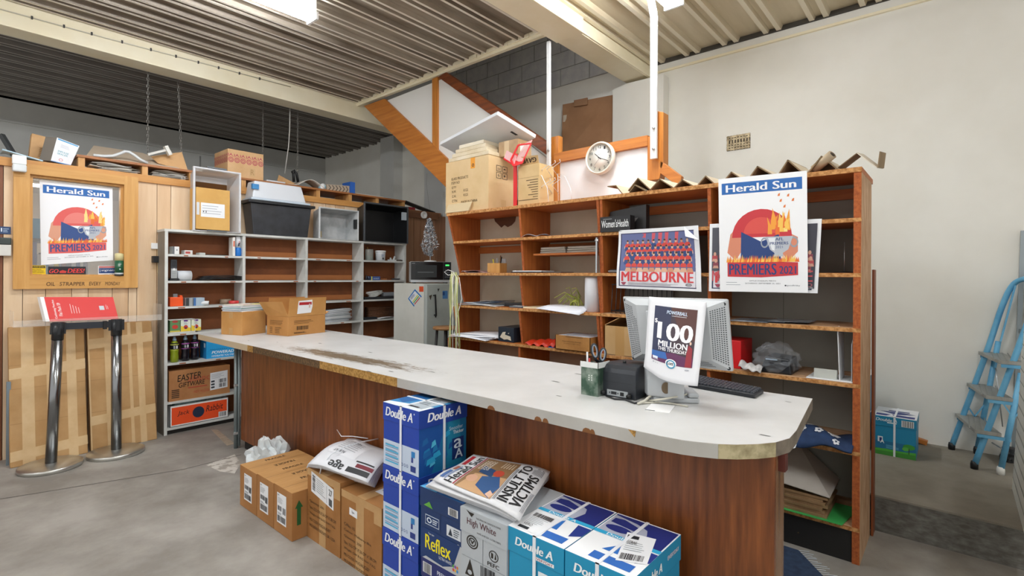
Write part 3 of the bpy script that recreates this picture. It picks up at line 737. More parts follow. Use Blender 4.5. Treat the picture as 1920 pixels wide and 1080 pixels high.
def blue_double(z, h, lab, top=True):
    a, b = (1.405, 1.738, z), (1.685, 1.993, z+h)
    def pr(B):
        p = B.P('-x'); p.rect(0, .02, 1, .40, '#c5d3e6', 0); p.lines(.06, .1, .42, .28, 7, '#7f93b5', fill=.3)
        for k in range(4): p.rect(.06, .08+.085*k, .38, .022, '#4db4dc', 3)
        p.rect(.78, .06, .14, .09, '#2a3d86', 2); p.rect(.8, .28, .1, .09, '#2a7fc0', 2); p.rect(.8, .2, .05, .08, '#2a3d86', 2)
        for k in range(3): p.ring(.55+.07*k, .12, .025, .025, .6, '#6b7ca5', 2)
        q = B.P('-y'); q.rect(0, 0, 1, 1, '#10509c', 0); q.poly([(.25, 0), (1, 0), (1, .73), (.55, .73)], '#0f6f9e', 1); q.poly([(.55, 0), (.9, 0), (.85, .73), (.6, .73)], '#1a86ab', 2)
        for s in range(14):
            x, y = random.uniform(.0, .62), random.uniform(.08, .5); w_ = random.uniform(.08, .2)
            q.poly([(x, y), (x+w_, y+.04), (x+w_*.8, y+.12), (x+.02, y+.09)], random.choice(['#2aa3d0', '#1c7fb8', '#55c0e0', '#1966a8', '#13549a']), 3)
        q.text('Smoother', .62, .58, .3, .06, '#cfe3f2', 4); q.text('Thicker', .70, .51, .24, .055, '#e8f2f8', 4, bold=.02)
        q.rect(.68, .1, .26, .34, '#0c2f6f', 4); q.text('a', .72, .27, .18, .15, '#dbe8f2', 5, bold=.04); q.text('A', .74, .11, .18, .15, '#dbe8f2', 5, bold=.04)
        return [p, q]
    def lp(f):
        p = f('-x'); p.text('Double A', .08, .28, .76, .52, '#f3f6fb', bold=.05, shear=.22); p.ell(.88, .78, .012, .05, '#f3f6fb', 3)
        q = f('-y'); q.rect(0, 0, 1, 1, '#1a3f98', 0); q.text('Double A', .16, .28, .7, .5, '#f3f6fb', bold=.05, shear=.22)
        r = f('+z'); r.rect(0, 0, 1, 1, '#2d7fb5', 0); r.poly([(0, 0), (1, 0), (1, .3), (0, .12)], '#dfe8f0', 1); r.poly([(0, .3), (.3, .18), (.5, .9), (0, .9)], '#175e9e', 1); r.rect(.5, .1, .42, .66, '#aab4bc', 2); r.lines(.55, .3, .3, .36, 5, '#5d666e', 3); r.rect(.55, .12, .25, .05, '#20242a', 4)
        return [p, q, r] if top else [p, q]
    B, o, la, lb = lidded(a, b, mat(blue_, .4), lab, group='stack of three blue paper boxes', prints=pr, lidprints=lp)
    band(o, B, la, lb, xs=1.545, ys=1.86)
H3 = .2885
blue_double(0, H3-.001, 'blue copy paper box at the bottom of the stack of three', False)
blue_double(H3, H3-.001, 'blue copy paper box in the middle of the stack of three', False)
blue_double(2*H3, H3-.001, 'blue copy paper box on top of the stack of three, under the counter edge')

def barcode(p, x, y, w, h, l=3): p.rect(x-.02, y-.02, w+.04, h+.04, '#eef0f2', l); p.bars(x, y, w, h, l=l+1); return p
# bottom row and top row next to the blue stack
dkb = mat('#173566', .4)
def reflex_pr(B):
    p = B.P('-x'); p.rect(.0, 0, 1, .42, '#16386f', 0); p.poly([(.05, 0), (1, 0), (1, .40), (.9, .43)], '#b9bdc0', 1)
    p.poly([(.04, .05), (.55, .02), (.8, .1), (.95, .42), (.04, .44)], '#14366c', 2); p.text('Reflex', .12, .16, .62, .2, '#f3e21d', 4, bold=.03); p.text('ULTRA WHITE', .46, .1, .3, .04, '#e8edf3', 4); p.text('Your ream', .2, .37, .14, .03, '#e8edf3', 4)
    for k, c in enumerate(('#d34a3b', '#e8b53a', '#3a8fd3', '#5aa84e', '#8a4aa8', '#d37a3b')): p.ell(.8+.045*(k % 3), .06+.05*(k//3), .02, .022, c, 4)
    p.rect(.49, .45, .006, .28, '#0d2246', 1)
    p.rect(.12, .5, .34, .14, '#c9d4e2', 2); p.rect(.13, .51, .32, .12, '#173566', 3); p.ring(.22, .57, .06, .04, .6, '#dbe4ee', 4); p.lines(.3, .53, .13, .08, 3, '#dbe4ee', 4)
    p.rect(.64, .48, .32, .15, '#d5dae0', 2); p.lines(.8, .5, .14, .11, 4, '#4b5660', 3); p.poly([(.68, .5), (.78, .5), (.73, .6)], '#2a3340', 3)
    return [p]
def reflex_lid(f):
    p = f('-x'); p.poly([(.1, .12), (.32, .08), (.24, .4)], '#5fa83f', 2); barcode(p, .7, .2, .18, .34)
    q = f('+z'); q.rect(0, 0, 1, 1, '#2a6cb0', 0); q.poly([(0, 0), (.4, 0), (.2, .3)], '#5fb0df', 1)
    return [p, q]
lidded((1.365, 1.425, 0), (1.70, 1.665, .288), mat('#232c6b', .4), 'navy premium white paper box on the floor under the reflex box', prints=lambda B: [], lidprints=lambda f: [barcode(f('-x').text('PREMIUM', .42, .5, .34, .22, '#dfe3f2', bold=.02, skew=-.04).text('WHITE PAPER', .38, .16, .44, .22, '#dfe3f2', bold=.02, skew=-.04), .08, .3, .18, .5)])
lidded((1.362, 1.42, .2895), (1.70, 1.67, .577), dkb, 'dark blue reflex paper box with yellow lettering beneath the newspapers', prints=reflex_pr, lidprints=reflex_lid)
greyb = mat('#b7bdc2', .45)
def hw_pr(B):
    p = B.P('-x'); p.rect(.495, .36, .006, .37, '#4b5258', 1)
    p.ring(.26, .6, .13, .085, .82, ink, 2); p.ring(.26, .6, .085, .055, .75, ink, 2); p.text('v', .21, .575, .1, .05, ink, 3, bold=.03)
    p.ring(.73, .55, .1, .07, .84, ink, 2); p.poly([(.68, .52), (.72, .52), (.72, .58), (.68, .59)], ink, 3); p.poly([(.75, .52), (.79, .52), (.77, .6)], ink, 3); p.text('PEFC', .6, .41, .25, .05, ink, 3, bold=.02)
    p.poly([(.1, .15), (.32, .15), (.21, .37)], ink, 2); p.ell(.21, .2, .05, .03, '#b7bdc2', 3); p.bars(.45, .1, .32, .26, n=18); p.text('Approx weight 12 kg', .83, .1, .12, .04, ink); p.rect(.02, .38, .96, .006, '#8b9297', 1)
    return [p]
def hw_lid(f):
    p = f('-x'); p.text('High White', .16, .3, .62, .36, '#5b2b30', bold=.0); p.text('WHITE A4 80 GSM - 5 X 500 SHEETS', .38, .14, .5, .07, ink, 3); p.poly([(.26, .74), (.32, .92), (.22, .92), (.14, .98)], ink, 3); p.text('THE SMARTER CHOICE IN PAPER', .36, .74, .52, .07, ink, 3)
    return [p]
lidded((1.35, 1.185, 0), (1.69, 1.405, .287), greyb, 'pale grey paper box on the floor below the lettered white one', lid=.3)
lidded((1.345, 1.18, .2885), (1.69, 1.41, .577), greyb, 'pale grey high white paper box between the reflex and turquoise boxes', prints=hw_pr, lidprints=hw_lid, lid=.3)
tl = mat('#1c93be', .42)
def teal_box(y0, y1, z, lab, top, sticker):
    a, b = (1.352, y0, z), (1.685, y1, z+.2875)
    def pr(B):
        p = B.P('-x'); p.rect(.49, .0, .008, .72, '#136c8d', 1); p.rect(0, .36, .49, .008, '#136c8d', 1); p.rect(.04, .2, .01, .1, '#e8f2f6', 2)
        if sticker == 1: p.rect(.56, .12, .32, .5, '#e8edf0', 2)
        q = B.P('-y'); q.text('Double A', .3, .4, .3, .08, '#bfe0ec', 2, shear=.1)
        return [p, q]
    def lp(f):
        p = f('-x'); p.text('Double A', .14, .36, .68, .34, '#f4f8fa', bold=.05, shear=.2); p.rect(.5, .1, .34, .14, '#f4f8fa', 2); p.text('EVERYDAY', .51, .12, .31, .1, '#a03a50', 3, bold=.02)
        q = f('-y'); q.text('Double A', .14, .3, .42, .34, '#f4f8fa', bold=.05, shear=.2); q.text('EVERYDAY', .68, .5, .26, .16, '#f4e4ea', bold=.02)
        r = f('+z')
        if top:
            r.rect(0, 0, 1, 1, '#f2f4f6', 0); r.rect(.02, .56, .96, .42, '#1e2c78', 1)
            r.poly([(.02, .56), (.02, .95), (.16, .93), (.4, .9), (.6, .84), (.66, .74), (.62, .6), (.6, .56)], '#aeb2c4', 2); r.ell(.26, .68, .2, .065, '#1e2c78', 3); r.poly([(.06, .78), (.46, .74), (.52, .82), (.2, .9), (.06, .88)], '#1e2c78', 3)
            r.rect(0, .5, 1, .06, sky, 4); r.text('Double A', .2, .505, .5, .048, '#f4f8fa', 5, bold=.02)
            r.poly([(.3, .06), (.9, .06), (.9, .18), (.3, .18)], '#2a66b8', 2); r.poly([(.35, .25), (.62, .25), (.56, .48)], '#2c6fc0', 2); r.poly([(.85, .22), (1, .3), (1, .48), (.78, .48)], '#22388a', 2)
        return [p, q, r]
    B, o, la, lb = lidded(a, b, tl, lab, group='turquoise paper boxes', prints=pr, lidprints=lp, lid=.29)
    if top:
        band(o, B, la, lb, ys=(y0+y1)/2)
        z1 = z+.2885; s = quadfn((1.36, y1-.02, z1), (1.36, y1-.13, z1), (1.5, y1-.11, z1), (1.5, y1-.005, z1)) if sticker == 1 else quadfn((1.40, y0+.085, z1), (1.44, y0+.0, z1), (1.60, y0+.045, z1), (1.58, y0+.14, z1))
        q = Print(s, lift=.0022); q.rect(0, 0, 1, 1, paper, 0); q.rect(.06, .8 if sticker == 2 else .04, .4, .12, '#22262b', 2); q.bars(.08, .72 if sticker == 1 else .06, .8, .2, n=26); q.lines(.1, .35, .7, .35, 5, '#9aa0a6', 2, fill=.25); q.text('GORAK' if sticker == 2 else 'VERO', .12, .6 if sticker == 2 else .22, .34, .12, ink, 4)
        q.build('address_label', o)
teal_box(.944, 1.176, 0, 'turquoise paper box on the floor under its twin beside the newspapers', False, 0)
teal_box(.700, .934, 0, 'turquoise paper box on the floor under the one nearest the counter end', False, 0)
teal_box(.944, 1.176, .289, 'turquoise paper box touching the newspapers, address label along one edge', True, 1)
teal_box(.700, .934, .289, 'turquoise paper box nearest the rounded counter end, address label across its corner', True, 2)

# ------------------------------------------------------------------ newspapers
def sag(fn, amt, lump=.004, ph=0.0):
    return lambda s, t: Vector(fn(s, t))+Vector((0, 0, -amt*(max(0, .35-t)/.35)**2-amt*.3*(max(0, .25-s)/.25)**2+lump*math.sin(7*s+ph)*math.cos(5*t+ph*2)))
news = mat('#dcdde0', .7, col2='#cfd0d3', scale=12)
e = E('newspaper_pile', 'folded newspapers with a bold headline lying on the paper boxes', 'newspapers', Z(905, 915, .58))
zt = .64
Q = [Z(975, 962, zt-.01), Z(1032, 876, zt+.012), Z(888, 853, zt+.012), Z(812, 896, zt)]
for k in range(5):
    d = (k+1)*.0085
    P_ = [Z(968-k*3, 966+k, zt-.02-d), Z(1030, 884+2*k, zt-d), Z(884, 862+k, zt-d), Z(802-k, 906+k, zt-.01-d)]
    m = MB(); m.sheet(sag(quadfn(*P_), .012, .003, k*1.7), 12, 12, news, .006)
    if k == 1:
        p = Print(sag(quadfn(*P_), .012, .003, k*1.7), lift=.001, sub=8); p.poly([(0, .35), (.2, .35), (.2, .55), (0, .5)], '#4a7a68', 1); p.into(m)
    m.build('folded_newspaper', e)
f = sag(quadfn(*Q), .02, .004, .4)
m = MB(); m.sheet(f, 14, 14, news, .007)
p = Print(f, lift=.0012, sub=12)
p.text('Herald Sun', .06, .80, .86, .1, '#17181b', bold=.015); p.rect(.06, .775, .9, .014, '#9c2b33'); p.rect(.62, .92, .3, .05, '#b3303a'); p.rect(.1, .93, .25, .04, '#4d6a9e'); p.rect(.4, .93, .14, .04, '#b06a5a'); p.rect(.1, .9, .45, .02, '#7a8bb0')
p.rect(.05, .34, .9, .425, '#8a6a48', 1); p.poly([(.05, .34), (.5, .34), (.45, .7), (.05, .74)], '#c39b72', 2); p.poly([(.05, .36), (.3, .34), (.5, .42), (.42, .6), (.2, .58)], '#2f5485', 3); p.ell(.32, .68, .09, .06, '#cfa084', 4); p.ell(.56, .46, .08, .06, '#b3432f', 4); p.poly([(.44, .5), (.62, .52), (.7, .7), (.5, .68)], '#26456f', 3); p.poly([(.06, .36), (.14, .345), (.2, .4), (.1, .42)], '#d9b49c', 4)
for k, t in enumerate(('POWERFUL', 'LEADERS', 'FACING', 'DEMAND')): p.text(t, .58, .71-.035*k, .3, .026, '#e6ddcd', 4, bold=.02)
p.lines(.72, .36, .2, .16, 5, '#c9b79d', 3)
p.text('INSULT TO', .1, .18, .84, .11, '#141518', bold=.03); p.text('VICTIMS', .1, .05, .66, .11, '#141518', bold=.03); p.lines(.79, .04, .17, .12, 8, '#8b8d92', 2); p.lines(.08, .005, .5, .035, 3, '#8b8d92', 2); p.lines(.08, .30, .8, .03, 2, '#6b6d72', 2)
p.into(m); m.build('front_page', e)

e = E('newspaper_bundle', 'white strapped bundle of newspapers sagging over the tall brown cartons', 'newspapers', Z(645, 870, .39))
for k in range(7):
    d = k*.012
    P_ = [Z(578-k*.6, 862+k, .468-d-.01), Z(690+k*2, 905+k*1.5, .455-d-.02), Z(742, 852+k, .47-d), Z(652, 815+k*2, .475-d)]
    g_ = quadfn(*P_)
    def f(s, t, g_=g_, k=k): return g_(s, t)+Vector((0, 0, .028*math.sin(PI*min(1, t*1.1))-.035*max(0, .4-s)**2*4+.003*math.sin(9*s+k)))
    m = MB(); m.sheet(f, 12, 10, mat('#e3e5ea', .6), .008)
    if k == 0:
        p = Print(f, lift=.0012, sub=10)
        p.rect(.6, .05, .36, .1, '#2b2d31', 1); p.rect(.7, .17, .28, .08, '#7a2230', 1); p.text('age', .3, .04, .24, .16, '#2b2d31', 2, bold=.04, rot=180); p.rect(.66, .28, .3, .03, '#2b2d31')
        p.poly([(.1, .3), (.62, .3), (.62, .9), (.2, .95)], '#eef0f4', 1); p.lines(.2, .45, .35, .4, 6, '#7d828a', 3, fill=.16); p.text('ALBERT', .2, .35, .2, .06, '#3a3d44', 4, rot=180); p.text('VERO', .3, .78, .14, .07, '#3a3d44', 4, rot=180)
        p.into(m)
    m.build('folded_newspaper', e)
m = MB(); pts = [Z(600, 888, .385), Z(603, 872, .44), Z(622, 851, .493), Z(645, 838, .508), Z(680, 828, .505), Z(715, 822, .49)]
m.tube(pts, .0035, mat('#e9edf2', .3), 6); m.build('strap', e)
m = MB(); m.tube([Z(632, 806, .5), Z(640, 818, .51), Z(660, 818, .515), Z(690, 822, .51)], .0025, mat('#e9edf2', .3), 6); m.build('strap_end', e)

def crumple(c, r, m, seed, name, parent=None, amp=.35, sc=3.0, sub=4, flat=None):
    from mathutils import noise
    bm = bmesh.new(); bmesh.ops.create_icosphere(bm, subdivisions=sub, radius=1)
    for v in bm.verts:
        n = v.co.normalized(); o_ = Vector((seed*3.1, seed*1.7, 0))
        k = 1+amp*(noise.noise(n*sc+o_)+.5*noise.noise(n*sc*2.7+o_)+.25*abs(noise.noise(n*sc*6+o_)))
        v.co = Vector((n.x*r[0], n.y*r[1], n.z*r[2]))*k
    zmin = flat if flat is not None else -r[2]*.7
    vs = [Vector(c)+Vector((v.co.x, v.co.y, max(v.co.z, zmin)-zmin)) for v in bm.verts]
    bm.verts.index_update(); fs = [[v.index for v in f.verts] for f in bm.faces]; bm.free()
    mb = MB(); mb.add(vs, fs, m, False)
    return mb.build(name, parent)
bag = mat('#dfe6e8', .3, alpha=.93)
c = Z(488, 850, .1)
o = crumple((1.60, 3.62, 0), (.11, .18, .17), bag, 3, 'plastic_bag', None, .5, 2.2); tag(o, 'crumpled white plastic carrier bag on the floor behind the low cartons', 'bag')
m = MB(); m.tube([(1.62, 3.68, .2), (1.60, 3.66, .27), (1.58, 3.6, .28), (1.57, 3.55, .2)], [.02, .012, .012, .02], bag, 8); m.build('handle', o)
m = MB(); m.tube([(1.56, 3.72, .17), (1.54, 3.70, .24), (1.52, 3.63, .24), (1.52, 3.6, .17)], [.02, .012, .012, .02], bag, 8); m.build('handle', o)
# ================================================================== THINGS ALONG THE TIMBER WALL
def done(mb, name, label, cat, group=None, bevel=0, sub=0): return tag(mb.build(name, None, bevel=bevel, sub=sub), label, cat, group)
def premiers(p, faded=False):
    """newspaper poster: masthead, burning silver cup on red and blue, PREMIERS 2021 (the cartoon figure is left out)"""
    navy_ = '#33508a' if faded else '#22407a'; red_ = '#e2615c' if faded else '#c8343c'; W = '#f4f5f7'
    p.rect(0, 0, 1, 1, W, 0); p.rect(.04, .855, .91, .1, '#2466b0', 1); p.text('Herald Sun', .09, .872, .8, .066, W, bold=.035)
    p.poly([(.1, .34), (.14, .5), (.24, .58), (.3, .5), (.28, .36), (.2, .27)], '#e0a184' if faded else '#d98a6c', 1); p.poly([(.72, .34), (.8, .5), (.9, .46), (.9, .34), (.8, .26)], '#e0a184' if faded else '#d98a6c', 1)
    p.poly([(.5+.34*math.cos(k*PI/14), .47+.24*math.sin(k*PI/14)) for k in range(15)], red_, 1.5); p.poly([(.5+.2*math.cos(k*PI/14), .5+.14*math.sin(k*PI/14)) for k in range(15)], '#e9837a' if faded else '#d95048', 1.8)
    p.poly([(.27, .52), (.5, .43), (.7, .49), (.72, .26), (.26, .26)], navy_, 2)
    for s in range(16):      # flames over the cup
        x = .6+.26*random.random(); y = .47+.1*random.random(); h = .05+.13*random.random(); c = random.choice(['#f2a23a', '#f6c65a', '#e8702e', '#f9de8c'])
        p.poly([(x-.025, y), (x+.025, y), (x+.02, y+h*.4), (x+random.uniform(-.03, .04), y+h), (x-.02, y+h*.5)], c, 3)
    for x, y in ((.72, .76), (.8, .8), (.76, .71), (.85, .76), (.7, .81)): p.poly([(x-.012, y), (x+.012, y), (x+.016, y+.025), (x-.004, y+.018)], '#e07a3a', 2)
    p.poly([(.55, .47), (.85, .47), (.8, .36), (.74, .33), (.75, .3), (.64, .3), (.65, .33), (.6, .36)], '#b9bfc8', 4); p.poly([(.58, .46), (.66, .46), (.65, .35), (.62, .36)], '#e8ecf0', 5)
    p.ring(.54, .42, .045, .045, .7, '#9aa2ac', 3); p.ring(.86, .42, .045, .045, .7, '#9aa2ac', 3)
    p.text('AFL', .66, .435, .09, .025, navy_, 6, bold=.02); p.text('PREMIERS', .6, .4, .2, .024, navy_, 6, bold=.02); p.text('2021', .66, .37, .08, .02, navy_, 6)
    for s in range(46):
        x = .1+.8*s/45; h = .02+.035*random.random(); c = random.choice(['#f2a23a', '#f6c65a', '#e8702e']); p.poly([(x-.014, .255), (x+.014, .255), (x+.004, .27+h)], c, 5)
    p.poly([(.1, .26), (.5, .262), (.9, .25), (.9, .145), (.5, .125), (.1, .13)], red_, 4)
    p.text('PREMIERS', .12, .147, .55, .095, navy_, 6, bold=.03); p.text('2021', .70, .155, .18, .065, navy_, 6, bold=.02)
    p.text('OPTUS STADIUM, PERTH', .36, .088, .3, .012, '#4a4f57'); p.text('SATURDAY, SEPTEMBER 25, 2021', .31, .066, .4, .012, '#4a4f57'); p.text('goodfriday', .78, .05, .14, .014, '#5a606a'); p.ell(.765, .057, .01, .006, '#30343a'); p.lines(.08, .05, .18, .04, 2, '#9aa0a8', 2, fill=.2)
    return p
yg = YW+.0275
c4 = [Y(u, v, yg) for u, v in ((77, 497), (212, 488), (211, 353), (74, 338))]
m = MB(); m.prism(c4, (0, .0015, 0), white); premiers(Print(quadfn(*c4), lift=.0004), True).into(m)
done(m, 'poster', 'newspaper poster with a blue masthead taped inside the timber window frame', 'poster')
def sticker(name, label, us, fn, y=yg):
    c = [Y(u, v, y) for u, v in us]; m = MB(); m.prism(c, (0, .001, 0), white); p = Print(quadfn(*c), lift=.0004); fn(p); p.into(m); return done(m, name, label, 'sticker')
def f1(p): p.rect(0, 0, 1, 1, '#f2cf1e', 0); p.rect(.03, .76, .94, .2, '#1d1c18'); p.text('WARNING', .1, .8, .8, .13, '#f2cf1e'); p.text('ELECTRONIC', .2, .58, .55, .09, '#1d1c18'); p.text('ALARM SYSTEM', .12, .44, .74, .09, '#1d1c18'); p.text('PROTECTS THIS PROPERTY', .08, .3, .84, .09, '#1d1c18'); p.lines(.1, .06, .8, .16, 2, '#1d1c18', 2)
sticker('warning_sticker', 'yellow and black warning sticker in the corner of the timber framed window', [(55, 518), (86, 518), (85.5, 498), (55, 497)], f1)
def f2(p): p.rect(0, 0, 1, 1, '#22242c', 0); p.text('GO', .03, .3, .24, .42, '#e8413c', bold=.03, shear=.25); p.text('DEES!', .5, .32, .47, .46, '#e8413c', bold=.03, shear=.25); p.lines(.65, .04, .3, .08, 1, '#d8d8dc', 2); p.poly([(.3, .3), (.46, .3), (.48, .5), (.38, .62), (.29, .5)], '#c63c35', 2)
sticker('bumper_sticker', 'dark bumper sticker with red lettering at the foot of the timber framed window', [(90, 517.5), (161, 517), (161, 500), (90, 499.5)], f2)
def f3(p): p.rect(0, 0, 1, 1, '#e6e7ea', 0); p.rect(.03, .78, .94, .18, '#c96a66', 1); p.rect(.03, .22, .94, .54, '#1e3f78', 1); p.rect(.07, .34, .02, .3, '#cfd6e2', 2); p.text('signature', .13, .38, .8, .26, '#eef1f6'); p.text('1300 609 999', .2, .05, .6, .1, '#5a6470')
sticker('window_sticker', 'blue and white sticker behind the green can in the window corner', [(184, 516.5), (230, 516), (230, 498), (184, 498.5)], f3)
x = Y(223, 500, YW-.012).x; z0 = wz0+.0
e = E('spray_can', 'green can with a cream top on the sill of the timber framed window', 'can', (x, YW-.016, wz0+.0005))
m = MB(); m.lathe([(.029, 0), (.032, .004), (.032, .014)], mat('#2c2e30', .4), (x, YW-.017, wz0+.0005)); m.build('base', e)
m = MB(); m.lathe([(.0315, .014), (.0315, .028)], mat('#c9cdce', .4), (x, YW-.017, wz0)); m.lathe([(.0316, .028), (.0316, .135)], mat('#1c5a3c', .4), (x, YW-.017, wz0))
p = Print(lambda s, t: (x-.02+.04*s, YW-.0495, wz0+.04+.08*t)); p.lines(.15, .55, .6, .3, 3, '#d8e4da', 2); p.ell(.5, .25, .14, .07, '#e6efe6'); p.into(m); m.build('body', e)
m = MB(); m.lathe([(.0316, .135), (.0316, .195), (.02, .2)], mat('#d6cc96', .5), (x, YW-.017, wz0)); m.build('cap', e)
# seen through the glass: folders and magazines on a rack in the store room
ry = 6.2
m = MB(); z = Y(120, 515, ry).z; m.box((Y(50, 515, ry).x, ry-.05, z-.03), (Y(240, 515, ry).x, ry+.25, z), mat('#e4e4e2', .5)); m.box((Y(50, 515, ry).x, ry-.05, 0), (Y(52, 515, ry).x, ry+.25, z), white); m.box((Y(238, 515, ry).x, ry-.05, 0), (Y(240, 515, ry).x, ry+.25, z), white)
done(m, 'store_shelf', 'pale shelf in the store room seen through the window glass', 'shelf')
zs = z
cols = ['#7a86b4', '#d9d9dc', '#4a4c54', '#4d92c8', '#cfcfd2', '#e0c64a', '#8a8f9a', '#a07a74', '#7c8088', '#c7ccd4', '#5e7fae', '#d4d6da', '#8d96a8', '#e3e3e3']
u = 57
for k, c in enumerate(cols):
    w_ = 12 if k == 0 else random.uniform(5, 10)
    a, b = Y(u, 500, ry).x, Y(u+w_-.6, 500, ry).x; h = .3 if k == 0 else random.uniform(.1, .2)
    m = MB(); m.box((a, ry-.02, zs), (b, ry+.18, zs+h), mat(c, .5))
    names = ('tall lilac folder', 'white', 'charcoal', 'sky blue', 'pale grey', 'yellow', 'mid grey', 'dusty red', 'slate grey', 'ice blue', 'denim blue', 'silver grey', 'grey blue', 'plain white')
    done(m, 'folder', names[k]+(' standing' if k == 0 else ' folder standing')+' on the store room shelf behind the glass', 'folder', 'folders seen through the window'); u += w_
m = MB(); x0, x1 = Y(56, 460, ry).x, Y(75, 460, ry).x; m.box((x0, ry, zs+.32), (x1, ry+.15, zs+.5), mat('#3f9fce', .5)); m.box((x0, ry-.05, zs+.29), (x1+.05, ry+.2, zs+.32), mat('#5d6468', .5)); m.box((x0-.02, ry-.05, zs), (x0-.005, ry+.2, zs+.32), mat('#5d6468', .5))
done(m, 'parcel', 'bright blue parcel on a bracket in the store room seen past the poster edge', 'parcel')
# sensor, switch plate, blue sign
c = Y(36, 308, YW-.06); e = E('motion_sensor', 'white motion sensor fixed on the corner of the timber window frame', 'sensor', c)
m = MB(); m.box((c.x-.04, YW-.075, c.z-.0), (c.x+.042, YW-.036, c.z+.07), white); m.build('housing', e, bevel=.006)
m = MB(); m.box((c.x-.04, YW-.09, c.z-.06), (c.x+.042, YW-.036, c.z-.002), mat('#dfe3e4', .3)); m.build('lens', e, bevel=.01)
x0, x1 = Y(-40, 460, YW).x, Y(20, 460, YW).x
e = E('wall_dispenser', 'white wall dispenser with a dark top at the edge of the timber wall', 'dispenser', (x1-.1, YW, Y(10, 480, YW).z))
za, zb, zc = Y(10, 480, YW).z, Y(10, 459, YW).z, Y(10, 446, YW).z
m = MB(); m.box((x0, YW-.05, za), (x1, YW-.001, zb), mat('#d9d7cf', .5)); m.build('housing', e, bevel=.006)
m = MB(); m.box((x0, YW-.055, zb), (x1, YW-.001, zc), mat('#39423f', .4)); m.build('lid', e, bevel=.006)
m = MB(); za, zb = Y(10, 439, YW).z, Y(10, 425, YW).z; m.box((x0, YW-.006, za), (x1, YW-.001, zb), mat('#23416b', .4)); p = Print(quadfn((x0, YW-.006, za), (x1, YW-.006, za), (x1, YW-.006, zb), (x0, YW-.006, zb))); p.text('1', .68, .3, .04, .5, '#e8eef4'); p.lines(.75, .2, .2, .6, 3, '#9fb4cc'); p.into(m)
done(m, 'notice', 'small navy notice on the timber wall above the white dispenser', 'sign')
m = MB(); a, b = Z(9, 868), Z(17, 866); m.box((a.x, 5.40, 0), (b.x, 5.42, Y(13, 716, 5.41).z), mat('#8796a0', .4, metal=.5)); done(m, 'metal_strip', 'grey metal strip standing against the timber wall by the taped parcels', 'strip')
# power point, adaptor and yellow tag on the wall
c = Y(291, 462, YW); e = E('power_outlet', 'white power point on the planks beside the pigeonhole shelf', 'outlet', (c.x, YW, c.z-.03))
m = MB(); m.box((c.x-.035, YW-.02, c.z-.025), (c.x+.045, YW, c.z+.03), white); m.build('plate', e, bevel=.004)
m = MB(); m.box((c.x-.03, YW-.06, c.z-.15), (c.x+.03, YW-.001, c.z-.09), black); o = done(m, 'adaptor', 'black plug adaptor on the planks below the white power point', 'plug', bevel=.004)
a = Y(297, 455, YW-.03); b = Y(300, 512, YW-.03)
m = MB(); m.box((a.x-.0, YW-.05, b.z+.0), (a.x+.05, YW-.002, a.z), mat('#e8d23a', .5, col2='#e6dfb0', scale=14)); m.box((a.x+.01, YW-.055, b.z-.02), (a.x+.06, YW-.002, b.z+.03), mat('#f0d818', .5)); done(m, 'yellow_tape', 'strip of yellow tape and tag hanging beside the pigeonhole shelf', 'tape')
m = MB(); m.tube([Y(297, 440, YW-.01), Y(297, 470, YW-.02), Y(297, 520, YW-.012), Y(297, 575, YW-.01)], .006, mat('#e5e5e2', .5), 6); done(m, 'cable', 'white cable running down the planks beside the pigeonhole shelf', 'cable')
m = MB(); m.tube([Y(258, 452, YW-.008), Y(257, 500, YW-.008), Y(258, 540, YW-.008)], .003, black, 5); done(m, 'cable', 'thin black cord hanging down the planks beside the window frame', 'cable')

# taped flat parcels leaning on the wall
def parcel(u0, u1, vt0, vt1, label, bands, horiz):
    a, b = Z(u0, 878-(u0-19)*.198), Z(u1, 878-(u1-19)*.198); yb = 5.295; yt = 5.485
    zt = (Y(u0, vt0, yt).z+Y(u1, vt1, yt).z)/2
    f = lambda s, t: Vector((a.x+(b.x-a.x)*s, yb+(yt-yb)*t, zt*t))
    m = MB(); m.prism([f(0, 0), f(1, 0), f(1, 1), f(0, 1)], (0, .07, .0), mat('#c29a68', .75, col2='#b58b58', scale=5))
    p = Print(f, lift=.0005); tp = mat('#d9ba8c', .35, col2='#d0ae7e', scale=9)
    for s, w_ in bands: p.rect(s, 0, w_, 1, tp, 1)
    for t, h in horiz: p.poly([(0, t), (1, t+.03), (1, t+.03+h), (0, t+h)], tp, 2)
    for t in (.3, .55, .72): p.rect(0, t, 1, .004, '#a9804f', 0)
    p.into(m); return done(m, 'flat_carton', label, 'box', 'taped flat cartons leaning on the timber wall', bevel=.006)
parcel(19, 165, 612, 610, 'tall flat carton bound with tape, nearest the dark plank, leaning on the timber wall', ((.15, .16), (.47, .1), (.74, .13)), ((.04, .07), (.62, .08)))
parcel(171, 295, 608, 602, 'tall flat carton bound with tape, leaning on the timber wall beside the white shelf', ((.0, .02), (.24, .2), (.6, .05), (.74, .1)), ((.2, .07), (.8, .08)))
